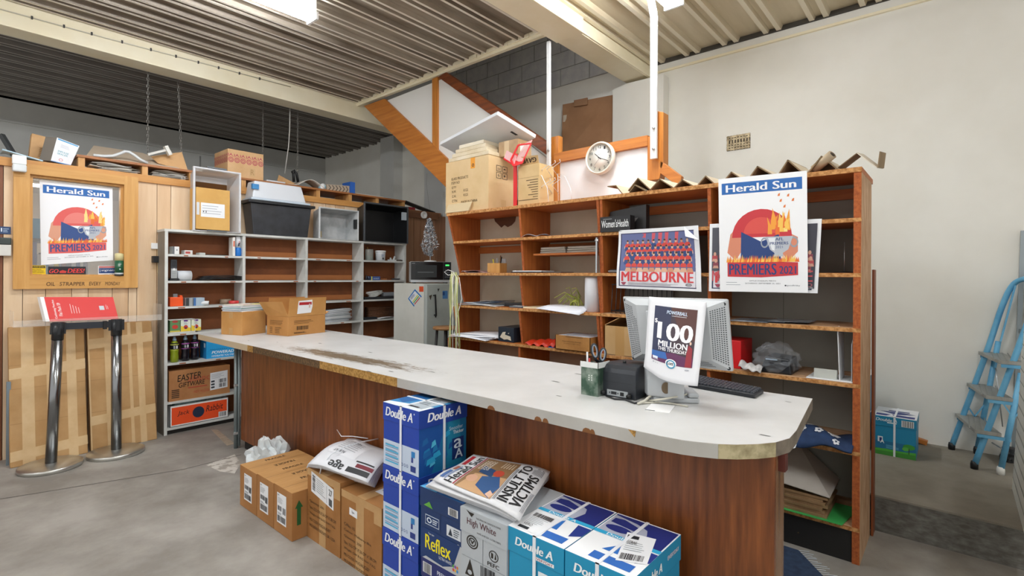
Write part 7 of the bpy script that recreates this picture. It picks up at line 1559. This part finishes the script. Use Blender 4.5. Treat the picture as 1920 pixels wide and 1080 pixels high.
for k in range(7):
    rr = Matrix.Rotation(random.uniform(-.07, .07), 3, 'Z'); c = a+e1_*(.125+random.uniform(-.01, .015))+nu*.125+Vector((0, 0, .2005+k*.0085)); u_ = rr @ e1_; v_ = rr @ nu
    m = MB(); m.prism([c-u_*.125-v_*.11, c+u_*.125-v_*.11, c+u_*.125+v_*.11, c-u_*.125+v_*.11], (0, 0, .0078), mat(cs[k], .4))
    if k == 6: p = Print(quadfn(c-u_*.125-v_*.11+Vector((0, 0, .0078)), c+u_*.125-v_*.11+Vector((0, 0, .0078)), c+u_*.125+v_*.11+Vector((0, 0, .0078)), c-u_*.125+v_*.11+Vector((0, 0, .0078)))); p.rect(.55, .0, .4, .4, '#e8d64a'); p.rect(.1, .1, .4, .3, '#d9a6b0'); p.into(m)
    m.build('magazine', e)
m = None
# printed carton with raised flaps
e2_ = Vector((math.cos(math.radians(11)), math.sin(math.radians(11)), 0)); P1 = Z(540, 631, CZ); Lr = .385; Wr = .285; hr = .165
m, R, Lf, nu, a = boxP(P1, e2_, Lr, Wr, hr-.002, kc); p = Print(R)
p.lines(.15, .58, .55, .22, 3, '#5d3f1e', fill=.3); p.bars(.22, .28, .32, .2, '#3a2815', 20); p.lines(.15, .1, .3, .08, 1, '#5d3f1e', 2); p.text('C/O: Made in China', .15, .1, .32, .07, '#5d3f1e', 3); p.into(m)
p = Print(Lf); p.lines(.15, .55, .7, .26, 4, '#5d3f1e', fill=.3); p.lines(.15, .1, .14, .35, 4, '#5d3f1e', fill=.35, rnd=.1); p.lines(.4, .1, .3, .35, 4, '#5d3f1e', fill=.3); p.into(m)
o = done(m, 'carton', 'open printed carton with raised flaps and a white sticker on the counter', 'box', bevel=.003)
up = Vector((0, 0, 1)); z_ = a+up*hr
m = MB(); fr_ = [z_, z_+e2_*Lr, z_+e2_*Lr+up*.155-nu*.012, z_+up*.155-nu*.012+e2_*.01]; m.prism(fr_, nu*.004, kc2); m.build('flap', o)
q = quadfn(*fr_); g = lambda s, t: Vector(q(.22+.4*s, .12+.78*t+.1*(s-.5)*0)); m = MB(); p = Print(g, lift=.0008); p.poly([(0, 0), (.92, .04), (1, .5), (.95, .98), (.02, .92)], '#eef0f3', 0); p.rect(.08, .62, .84, .2, '#b3262e', 1); p.rect(.74, .4, .1, .3, '#d9c3b8', 2); p.into(m); m.build('white_sticker', o)
m = MB(); m.prism([z_+nu*Wr, z_, z_+up*.13-e2_*.06, z_+nu*Wr+up*.12-e2_*.075], e2_*.004, kc2); m.build('flap', o)
m = MB(); m.prism([z_+nu*Wr, z_+nu*Wr+e2_*Lr, z_+nu*Wr+e2_*Lr+up*.15, z_+nu*Wr+up*.15+e2_*.02], nu*-.004, kc); m.build('flap', o)
m = MB(); m.prism([z_+e2_*Lr, z_+e2_*Lr+nu*Wr, z_+e2_*(Lr+.03)+nu*Wr+up*.06, z_+e2_*(Lr+.04)+up*.02], e2_*.004, kc); m.build('flap', o)
# pen cup and its things
cx, cy = 1.955, 1.205; e = E('pen_tin', 'dented green and silver tin pen cup beside the black printer', 'pen cup', (cx, cy, CZ)); tin = mat('#8c9a8e', .35, metal=.5, col2='#3f5a4a', scale=9, lo=.42, hi=.58); zt = CZ+.135
P_ = [Vector((cx-.045, cy+.04, 0)), Vector((cx-.045, cy-.045, 0)), Vector((cx+.045, cy-.045, 0)), Vector((cx+.045, cy+.04, 0))]
m = MB(); m.box((cx-.045, cy-.045, CZ+.0006), (cx+.045, cy+.04, CZ+.004), tin)
for p_, q_ in (((cx-.045, cy-.045), (cx-.042, cy+.04)), ((cx+.042, cy-.045), (cx+.045, cy+.04)), ((cx-.042, cy-.045), (cx+.042, cy-.042)), ((cx-.042, cy+.037), (cx+.042, cy+.04))): m.box((p_[0], p_[1], CZ+.004), (q_[0], q_[1], zt), tin)
p = Print(face((cx-.045, cy-.045, CZ), (cx+.045, cy+.04, zt), '-x'), lift=.001)
for k in range(6): p.rect(.45+.16*(k % 2), .5+.07*(k//2), .07, .04, '#d9e0d8')
p.into(m); m.build('body', e)
m = MB(); m.box((cx-.048, cy-.048, zt-.012), (cx-.0455, cy+.043, zt+.012), mat('#dfe2e0', .4)); m.box((cx-.048, cy-.048, zt-.012), (cx+.048, cy-.0455, zt+.012), mat('#dfe2e0', .4)); m.build('folded_rim', e)
e = E('scissors', 'black and grey handled scissors standing in the tin pen cup', 'scissors', (cx+.01, cy-.01, CZ+.005)); hb = mat('#22262c', .35)
dirr = _R
def ringpts(c, rw, rh, tilt): return [c+dirr*(rw*math.cos(a_)*math.cos(tilt)-rh*math.sin(a_)*math.sin(tilt))+Vector((0, 0, rw*math.cos(a_)*math.sin(tilt)+rh*math.sin(a_)*math.cos(tilt))) for a_ in [2*PI*i/20 for i in range(20)]]
c1, c2 = D(1115, 658, 2.24), D(1130, 665, 2.24); base = Vector((cx+.005, cy-.01, zt-.01))
for c, rw, rh, ti in ((c1, .013, .03, .15), (c2, .013, .027, -.12)):
    m = MB(); m.tube(ringpts(c, rw, rh, ti), .0048, hb, 8, closed=True); m.build('handle', e)
    m = MB(); m.tube(ringpts(c+Vector((-.002, -.002, 0)), rw-.004, rh-.004, ti), .003, mat('#8d98a6', .4), 8, closed=True); m.build('grip', e)
    m = MB(); m.tube([c-Vector((0, 0, rh)), base+Vector((0, 0, .02))], [.007, .006], hb, 8); m.build('shank', e)
m = MB(); m.bar(base+Vector((0, 0, .02)), (cx+.01, cy-.01, CZ+.01), .012, .003, mat('#c3c7ca', .25, metal=.9)); m.build('blade', e)
m = MB(); m.tube([D(1101, 660, 2.24), (cx-.02, cy+.02, CZ+.01)], .004, mat('#d9dcde', .4), 8); o = done(m, 'pen', 'white pen with a dark tip leaning in the tin pen cup', 'pen')
m = MB(); m.tube([D(1105, 672, 2.25), (cx-.01, cy+.025, CZ+.01)], .0045, mat('#c73a34', .4), 8); done(m, 'pen', 'red pen leaning at the corner of the tin pen cup', 'pen')
# receipt printer
pa, pb, pc = Z(1127, 741, CZ), Z(1192, 752, CZ), Z(1220, 727, CZ); eu = (pb-pa).normalized(); ev = Vector((-eu.y, eu.x, 0)); W_ = (pb-pa).length; Dp = (pc-pb).length*.85
zh = CZ+.0006
prof = [(0, 0), (0, .105), (.006, .122), (.022, .136), (.05, .142), (Dp-.02, .13), (Dp, .11), (Dp, 0)]
e = E('receipt_printer', 'black receipt printer with its back turned on the counter', 'printer', (pa+pb)/2+ev*Dp*.5); pk = mat('#2b2f36', .35, col2='#23272d', scale=9)
a = pa+Vector((0, 0, .0006)); m = MB(); m.prism([a+ev*d+Vector((0, 0, h)) for d, h in prof], eu*W_, pk); m.build('casing', e, bevel=.004)
bk = quadfn(pa+Vector((0, 0, .0006)), pb+Vector((0, 0, .0006)), pb+Vector((0, 0, .105)), pa+Vector((0, 0, .105)))
m = MB(); p = Print(bk, lift=.0008); p.rect(.18, .06, .6, .24, '#a9afb2', 0); p.rect(.3, .12, .16, .12, '#2a2d31', 1); p.rect(.56, .1, .11, .15, '#1b1d20', 1); p.ell(.26, .18, .02, .04, '#4a4d52', 1); p.ell(.5, .18, .02, .04, '#4a4d52', 1); p.rect(.1, .62, .8, .012, '#1b1e22', 1); p.into(m); m.build('socket_plate', e)
for s in (.1, .84):
    c = Vector(bk(s, .16)); m = MB(); m.tube([c+ev*.004, c-ev*.02], .009, black, 10); m.build('plug', e)
m = MB(); c = pb+ev*.05+Vector((0, 0, .142)); c = (pa+pb)/2+ev*.06+Vector((0, 0, .14)); m.lathe([(.007, 0), (.007, .012), (0, .013)], black, c, 12); m.build('button', e)
# monitor seen from behind, with the lottery sheet over it
bl, br, tr, tl_ = D(1185, 676, 2.30), D(1374, 697, 2.05), D(1364, 561, 2.09), D(1167, 556, 2.33)
f0 = quadfn(bl, br, tr, tl_); nb = (br-bl).cross(tl_-bl).normalized()
mg = mat('#b9bdc0', .4, col2='#b0b4b7', scale=4); e = E('monitor', 'grey desktop monitor seen from behind on the counter', 'monitor', Z(1265, 745, CZ))
m = MB(); m.prism([bl, br, tr, tl_], -nb*.025, mg); m.build('bezel', e, bevel=.006)
m = MB(); m.add([bl-nb*.0265+(br-bl)*.04+(tl_-bl)*.05, br-nb*.0265-(br-bl)*.04+(tr-br)*.05, tr-nb*.0265-(tr-tl_)*.04-(tr-br)*.05, tl_-nb*.0265+(tr-tl_)*.04-(tl_-bl)*.05], [(0, 3, 2, 1)], mat('#0e1012', .1)); m.build('screen', e)
def off(s, t, d): return Vector(f0(s, t))+nb*d
m = MB(); O = [off(.01, .02, .0006), off(.99, .02, .0006), off(.99, .98, .0006), off(.01, .98, .0006)]; I = [off(.16, .14, .035), off(.84, .14, .035), off(.84, .88, .035), off(.16, .88, .035)]
m.add(O+I, [(0, 1, 5, 4), (1, 2, 6, 5), (2, 3, 7, 6), (3, 0, 4, 7), (4, 5, 6, 7)], mg)
for side in (0, 1):
    fn = quadfn(O[0], I[0], I[3], O[3]) if side == 0 else quadfn(I[1], O[1], O[2], I[2])
    p = Print(fn, lift=.0006)
    for i in range(7):
        for j in range(26):
            if side == 0 and j > 21-i*.2 and i > 4: continue
            p.rect(.08+i*.125, .05+j*.034, .07, .018, '#3a3e42', 1)
    p.into(m)
p = Print(quadfn(O[0], O[1], I[1], I[0]), lift=.0006)
for i in range(40):
    for j in range(3): p.rect(.1+.02*i, .2+.22*j, .011, .1, '#3a3e42', 1)
p.into(m); m.build('back_shell', e)
for s, t in ((.03, .05), (.97, .04), (.03, .95), (.97, .93)):
    m = MB(); c = off(s, t, .002); m.tube([c, c+nb*.003], .007, mat('#2d3034', .4), 10); m.build('screw', e)
m = MB(); m.prism([off(.26, .2, .0352), off(.74, .2, .0352), off(.74, .8, .0352), off(.26, .8, .0352)], nb*.012, mat('#c6cacd', .4)); m.build('mount_cover', e, bevel=.004)
bs0, bs1 = Z(1222, 755, CZ), Z(1312, 758, CZ); bm_ = (bs0+bs1)/2; fwdv = Vector((_F.x, _F.y, 0)); sv = (bs1-bs0).normalized()
m = MB(); m.prism([bs0+sv*.01+Vector((0, 0, .0006)), bs1+Vector((0, 0, .0006)), bs1+fwdv*.15+Vector((0, 0, .0006))+sv*.03, bs0+fwdv*.17+Vector((0, 0, .0006))], (0, 0, .022), mg); m.build('stand_base', e, bevel=.008, seg=3)
m = MB(); m.prism([bs1-sv*.045+Vector((0, 0, .023)), bs1-sv*.002+Vector((0, 0, .023)), bs1+fwdv*.13+sv*.015+Vector((0, 0, .023)), bs1+fwdv*.13-sv*.03+Vector((0, 0, .023))], (0, 0, .02), mg); m.build('stand_foot', e, bevel=.008, seg=3)
n0, n1 = D(1212, 735, 2.12), D(1292, 735, 2.05); n0.z = n1.z = CZ+.023
m = MB(); t0 = off(.3, .1, .03); t1 = off(.68, .1, .03)
c0, c1 = D(1214, 740, 2.13), D(1284, 742, 2.06)
m.add([Vector((c0.x, c0.y, CZ+.023)), Vector((c1.x, c1.y, CZ+.023)), Vector((c1.x, c1.y, CZ+.023))+fwdv*.05, Vector((c0.x, c0.y, CZ+.023))+fwdv*.05, c0+Vector((0, 0, .13)), c1+Vector((0, 0, .13)), c1+Vector((0, 0, .13))+fwdv*.06, c0+Vector((0, 0, .13))+fwdv*.06], [(0, 3, 2, 1), (4, 5, 6, 7), (0, 1, 5, 4), (1, 2, 6, 5), (2, 3, 7, 6), (3, 0, 4, 7)], mg); m.build('stand_neck', e, bevel=.008, seg=3)
cc = (c0+c1)/2+Vector((0, 0, .01)); m = MB(); hole = [cc-fwdv*.0015+sv*(.018*math.cos(a_))+Vector((0, 0, .024*math.sin(a_)+.02)) for a_ in [2*PI*i/16 for i in range(16)]]; m.prism(hole, -fwdv*.0015, mat('#6b5a44', .7)); m.build('cable_hole', e)
ptl, ptr, pbr, pbl = D(1217, 556, 2.245), D(1325, 567, 2.11), D(1308, 724, 1.955), D(1208, 697, 2.10)
g0 = quadfn(pbl, pbr, ptr, ptl)
def sheetfn(s, t): return g0(s, t)-fwdv*(.02*math.sin(PI*t)+.012*math.sin(PI*s))+sv*(-.006*math.sin(PI*(1-t)))+Vector((0, 0, -.012*math.sin(PI*s)*(1-t)))+fwdv*(.03*max(0, .2-t)*max(0, .35-s)*6)+Vector((0, 0, .02*max(0, .25-t)*max(0, .3-s)*12))
m = MB(); m.sheet(sheetfn, 14, 18, mat('#dfe0e4', .5), .0012); p = Print(sheetfn, lift=.0008, sub=14)
p.rect(.12, .2, .74, .69, '#3a2a35', 1); p.poly([(.12, .2), (.45, .2), (.4, .89), (.12, .89)], '#232a4a', 1.5); p.poly([(.4, .89), (.86, .89), (.86, .5), (.6, .55)], '#4f2b26', 1.5); p.poly([(.12, .2), (.86, .2), (.86, .3), (.5, .34), (.12, .3)], '#5a2050', 2); p.poly([(.12, .24), (.4, .25), (.36, .33), (.12, .32)], '#2a5fa8', 2.3); p.poly([(.72, .2), (.84, .2), (.83, .42), (.76, .46), (.73, .35)], '#8e1f2c', 2.6); p.ell(.79, .48, .018, .02, '#d8b7a0', 2.8)
p.text('POWERBALL', .33, .80, .36, .045, '#cfe0f2', 4, bold=.03, shear=.15); p.lines(.42, .775, .26, .014, 1, '#c9cad2', 4, rnd=0)
p.text('$', .135, .665, .05, .06, '#f4f4f6', 4, bold=.03); p.text('100', .19, .48, .63, .21, '#f4f4f6', 4, bold=.06); p.text('MILLION', .22, .395, .52, .07, '#f4f4f6', 4, bold=.04); p.text('THIS THURSDAY', .22, .345, .52, .042, '#f4f4f6', 4, bold=.03)
p.ell(.47, .215, .1, .05, '#f1f2f5', 3); p.ring(.47, .205, .085, .05, .7, '#3f8fb0', 4); p.text('Lott', .4, .195, .12, .04, '#1d1e24', 5, bold=.04); p.rect(.14, .225, .09, .03, '#dfe6f0', 4); p.lines(.14, .21, .14, .012, 1, '#c3cde0', 4); p.text('8 v i', .15, .165, .09, .016, '#7b7f86', 3); p.text('NSW', .73, .155, .08, .02, '#55617a', 3, shear=.2)
p.into(m); done(m, 'lottery_sheet', 'white lottery jackpot sheet taped over the back of the monitor', 'sign')
# cables, keyboard, card
def cab(label, pts, r=.004, c='#c9c6b8', nm='cable'): m = MB(); m.tube(pts, r, mat(c, .45), 8); return done(m, nm, label, 'cable')
cab('thick pale cable curving from the monitor stand to the printer', [Z(1196, 757, CZ+.006), Z(1208, 752, CZ+.012), Z(1225, 738, CZ+.03), Z(1245, 728, CZ+.06)], .0055)
cab('thin pale cable lying in front of the monitor stand', [Z(1203, 756, CZ+.005), Z(1235, 754, CZ+.005), Z(1262, 757, CZ+.005), Z(1290, 762, CZ+.005)], .0035)
cab('second pale cable running over the monitor stand base', [Z(1213, 752, CZ+.006), Z(1245, 748, CZ+.03), Z(1275, 743, CZ+.035), Z(1300, 736, CZ+.03)], .004)
cab('black cable looping on the counter under the printer', [Z(1137, 742, CZ+.005), Z(1152, 748, CZ+.005), Z(1172, 749, CZ+.005), Z(1190, 756, CZ+.005), Z(1205, 753, CZ+.005)], .004, '#232427')
k0, k1, k2, k3 = Z(1290, 726, CZ), Z(1415, 748, CZ), Z(1432, 738, CZ), Z(1312, 712, CZ)
e = E('keyboard', 'black computer keyboard lying behind the monitor on the counter', 'keyboard', (k0+k1+k2+k3)/4); kb = mat('#2a2d33', .45)
m = MB(); up_ = Vector((0, 0, .0006)); m.prism([k0+up_, k1+up_, k2+up_, k3+up_], (0, 0, .018), kb); m.build('case', e, bevel=.004)
kf = quadfn(k0, k1, k2, k3); m = MB()
for r in range(5):
    for c in range(18):
        s0_, s1_ = .02+c*.0535, .02+c*.0535+.044; t0_, t1_ = .06+r*.18, .06+r*.18+.14; m.prism([Vector(kf(s0_, t0_))+Vector((0, 0, .0188)), Vector(kf(s1_, t0_))+Vector((0, 0, .0188)), Vector(kf(s1_, t1_))+Vector((0, 0, .0188)), Vector(kf(s0_, t1_))+Vector((0, 0, .0188))], (0, 0, .008), mat('#4a4f57', .4))
m.build('keys', e)
m = MB(); q = [Z(1209, 770, CZ), Z(1255, 775.5, CZ), Z(1266, 762, CZ), Z(1222, 757, CZ)]; m.prism([k+Vector((0, 0, .0008)) for k in q], (0, 0, .0015), mat('#f3f3f3', .5)); p = Print(quadfn(*[k+Vector((0, 0, .0023)) for k in q])); p.rect(.0, .02, .4, .06, '#4a4c50'); p.into(m); done(m, 'paper_card', 'blank white card lying on the counter in front of the monitor', 'card')

# ================================================================== PLATFORM BY THE WHITE WALL
pz = .204
def teal_wall(a, b, lab, visible=True):
    def pr(B):
        p = B.P('-x'); p.rect(0, 0, 1, .16, '#3f8f35', 1); p.poly([(0, .14), (.3, .17), (.6, .15), (1, .18), (1, .12), (0, .1)], '#4fae3c', 2); p.rect(0, .16, 1, .2, '#1d6f98', 1); p.ell(.84, .3, .14, .07, '#3d9a3a', 3); p.ell(.76, .24, .08, .05, '#57b045', 3); p.rect(.83, .12, .02, .14, '#3a4a24', 3); p.lines(.3, .18, .3, .1, 3, '#5fb0cf', 2); p.rect(.1, .33, .12, .14, '#e8eef2', 2); p.rect(.14, .34, .06, .1, '#28397a', 3); p.text('A', .16, .30, .1, .1, '#f2f4f6', 4, bold=.04); p.rect(.5, .3, .006, .42, '#14708f', 1)
        return [p]
    def lp(f):
        p = f('-x'); p.text('Double A', .06, .5, .5, .3, '#f4f8fa', bold=.02, shear=.2); p.rect(.33, .34, .22, .12, '#e0eef2', 2); barcode(p, .68, .2, .24, .6)
        r = f('+z'); r.rect(0, 0, 1, 1, '#e9ebef', 0); r.poly([(.1, .55), (.5, .3), (.95, .5), (.6, .6)], '#26367a', 1); r.rect(.05, .08, .9, .2, '#29367c', 1); r.rect(.3, .62, .5, .1, '#26367a', 1); r.poly([(.3, .1), (.5, .1), (.4, .28)], '#e9ebef', 2)
        return [p, r]
    B, o, la, lb = lidded(a, b, mat('#1b86b0', .42), lab, prints=pr, lidprints=lp, lid=.25); band(o, B, la, lb, ys=(a[1]+b[1])/2); return o
teal_wall((4.45, .195, pz+.0006), (4.76, .432, pz+.272), 'turquoise paper box with a green meadow print on the concrete step')
teal_wall((4.50, .46, pz+.0006), (4.80, .69, pz+.272), 'lower of two turquoise paper boxes half hidden behind the bookshelf end')
teal_wall((4.50, .46, pz+.274), (4.80, .69, pz+.54), 'upper of two turquoise paper boxes half hidden behind the bookshelf end')
m = MB(); m.bar((4.93, .72, pz+.14), (4.93, .15, pz+.015), .05, .03, orange_wood); done(m, 'timber_batten', 'brown timber batten along the foot of the white wall behind the turquoise box', 'batten')
# step ladder
lb_ = mat('#6fb3d6', .4, col2='#5aa0c8', scale=7); e = E('step_ladder', 'pale blue tubular step ladder with grey treads standing on the concrete step', 'ladder', (4.72, -.14, pz))
LF = [Vector((4.92, .012, pz+.022)), X(1850, 660, 4.92), X(1877, 580, 4.92), X(1897, 537, 4.91), X(1920, 523, 4.86), X(1950, 524, 4.72), X(1950, 545, 4.58), X(1932, 590, 4.53), X(1914, 640, 4.52), Vector((4.52, -.102, pz+.022))]
def smooth(pts, n=6):
    out = []
    for i in range(len(pts)-1):
        p0, p1, p2, p3 = pts[max(i-1, 0)], pts[i], pts[i+1], pts[min(i+2, len(pts)-1)]
        for k in range(n):
            t = k/n; out.append(.5*((2*p1)+(p2-p0)*t+(2*p0-5*p1+4*p2-p3)*t*t+(3*p1-p0-3*p2+p3)*t**3))
    return out+[pts[-1]]
m = MB(); m.tube(smooth(LF), .017, lb_, 12); m.build('front_frame', e)
for ft, tp in ((Vector((4.92, -.125, pz+.022)), X(1872, 640, 4.92)), (Vector((4.50, -.226, pz+.022)), X(1915, 700, 4.50))):
    m = MB(); m.tube([ft, tp], .016, lb_, 12); m.build('rear_leg', e)
for c, w_ in ((Vector((4.92, .012, pz)), 0), (Vector((4.52, -.102, pz)), 0), (Vector((4.92, -.125, pz)), 0), (Vector((4.50, -.226, pz)), 1)):
    m = MB(); m.lathe([(.02, .0006), (.021, .03), (.017, .05)], mat('#e3e4df', .5) if w_ else black, c, 12); m.build('rubber_foot', e)
al = mat('#a9a9a3', .45, metal=.35, col2='#989892', scale=6, stretch=(1, 8, 1))
for (u0, v0), (u1, v1) in (((1794, 781), (1832, 812)), ((1816, 722), (1853, 750)), ((1838, 663), (1877, 684))):
    a, b = X(u0, v0, 4.95), X(u1, v1, 4.49); z_ = (a.z+b.z)/2
    m = MB(); m.prism([(4.95, a.y+.01, z_), (4.49, b.y+.01, z_), (4.49, b.y-.115, z_), (4.95, a.y-.115, z_)], (0, 0, .022), al)
    for k in range(4): m.box((4.50, (a.y+b.y)/2-.10+.028*k, z_+.022), (4.94, (a.y+b.y)/2-.094+.028*k, z_+.0245), mat('#8d8d87', .5))
    t = m.build('tread', e)
    for x, y in ((4.945, a.y), (4.495, b.y)):
        m = MB(); m.bar((x, y-.0, z_-.012), (x, y-.16, z_-.012), .012, .02, lb_); m.build('tread_bracket', e)
for x, u in ((4.92, 1810), (4.50, 1880)):
    m = MB(); c = X(u, 755, x); m.bar(c, c+Vector((0, -.05, -.09)), .02, .008, lb_); m.bar(c+Vector((0, -.05, -.09)), c+Vector((0, -.10, .0)), .02, .008, lb_); m.build('hinge_arm', e)
for a, b in ((X(1867, 690, 4.9), X(1880, 800, 4.9)), (X(1902, 690, 4.6), X(1880, 740, 4.55)), (X(1860, 830, 4.6), X(1880, 842, 4.5))):
    m = MB(); m.tube([a, b], .004, mat('#b9c0c4', .3, metal=.6), 6); m.build('stay_rod', e)
m = MB(); m.bar(X(1896, 535, 4.9)+Vector((0, -.02, 0)), X(1876, 640, 4.9), .03, .01, lb_); m.build('side_plate', e)
# slatwall panel and steel frame at the picture edge
sl = mat('#dcdcd6', .5, col2='#d3d3cc', scale=3); e = None
m = MB(); y0, y1 = -.262, -.318; m.prism([(1.6, y0, pz+.001), (4.24, y0, pz+.001), (4.24, y1, 1.35), (1.6, y1, 1.35)], (0, -.018, 0), sl); p = Print(quadfn((4.24, y0, pz), (1.6, y0, pz), (1.6, y1, 1.35), (4.24, y1, 1.35)), lift=.0012)
for k in range(1, 16): p.rect(0, k/16, 1, .006, '#8f8e88')
p.into(m); done(m, 'slatwall_panel', 'white slotted display panel leaning at the edge of the step', 'panel')
e = E('display_rack', 'grey steel display rack standing behind the blue step ladder', 'frame', (4.9, -.36, pz)); st = mat('#9aa3a6', .35, metal=.6)
m = MB(); m.bar((4.957, -.315, pz+.0006), (4.957, -.355, 1.78), .03, .025, st); m.build('upright', e)
m = MB(); m.bar((4.957, -.345, 1.09), (4.60, -.46, 1.09), .03, .03, st); m.build('crossbar', e)
m = MB(); m.bar((4.60, -.46, pz+.0006), (4.60, -.46, 1.78), .03, .04, st); m.build('upright', e)
m = MB(); m.box((4.66, -.66, 1.11), (4.9, -.46, 1.5), mat('#a7acb0', .5)); m.build('panel', e)
e = crumple((4.86, -.29, pz), (.05, .05, .06), mat('#2a2b2c', .6), 4, 'rubbish', None, .4, 3, 3); tag(e, 'small dark heap of rubbish on the step behind the ladder foot', 'rubbish')
# tape strip on the floor
m = MB(); q = [Z(396, 806, 0), Z(408, 806, 0), Z(440, 832, 0), Z(426, 836, 0)]; m.prism([k+Vector((0, 0, .0006)) for k in q], (0, 0, .002), mat('#c3b29c', .5, col2='#a69680', scale=20)); done(m, 'tape_strip', 'strip of worn brown tape stuck on the floor before the pigeonhole shelf', 'tape')
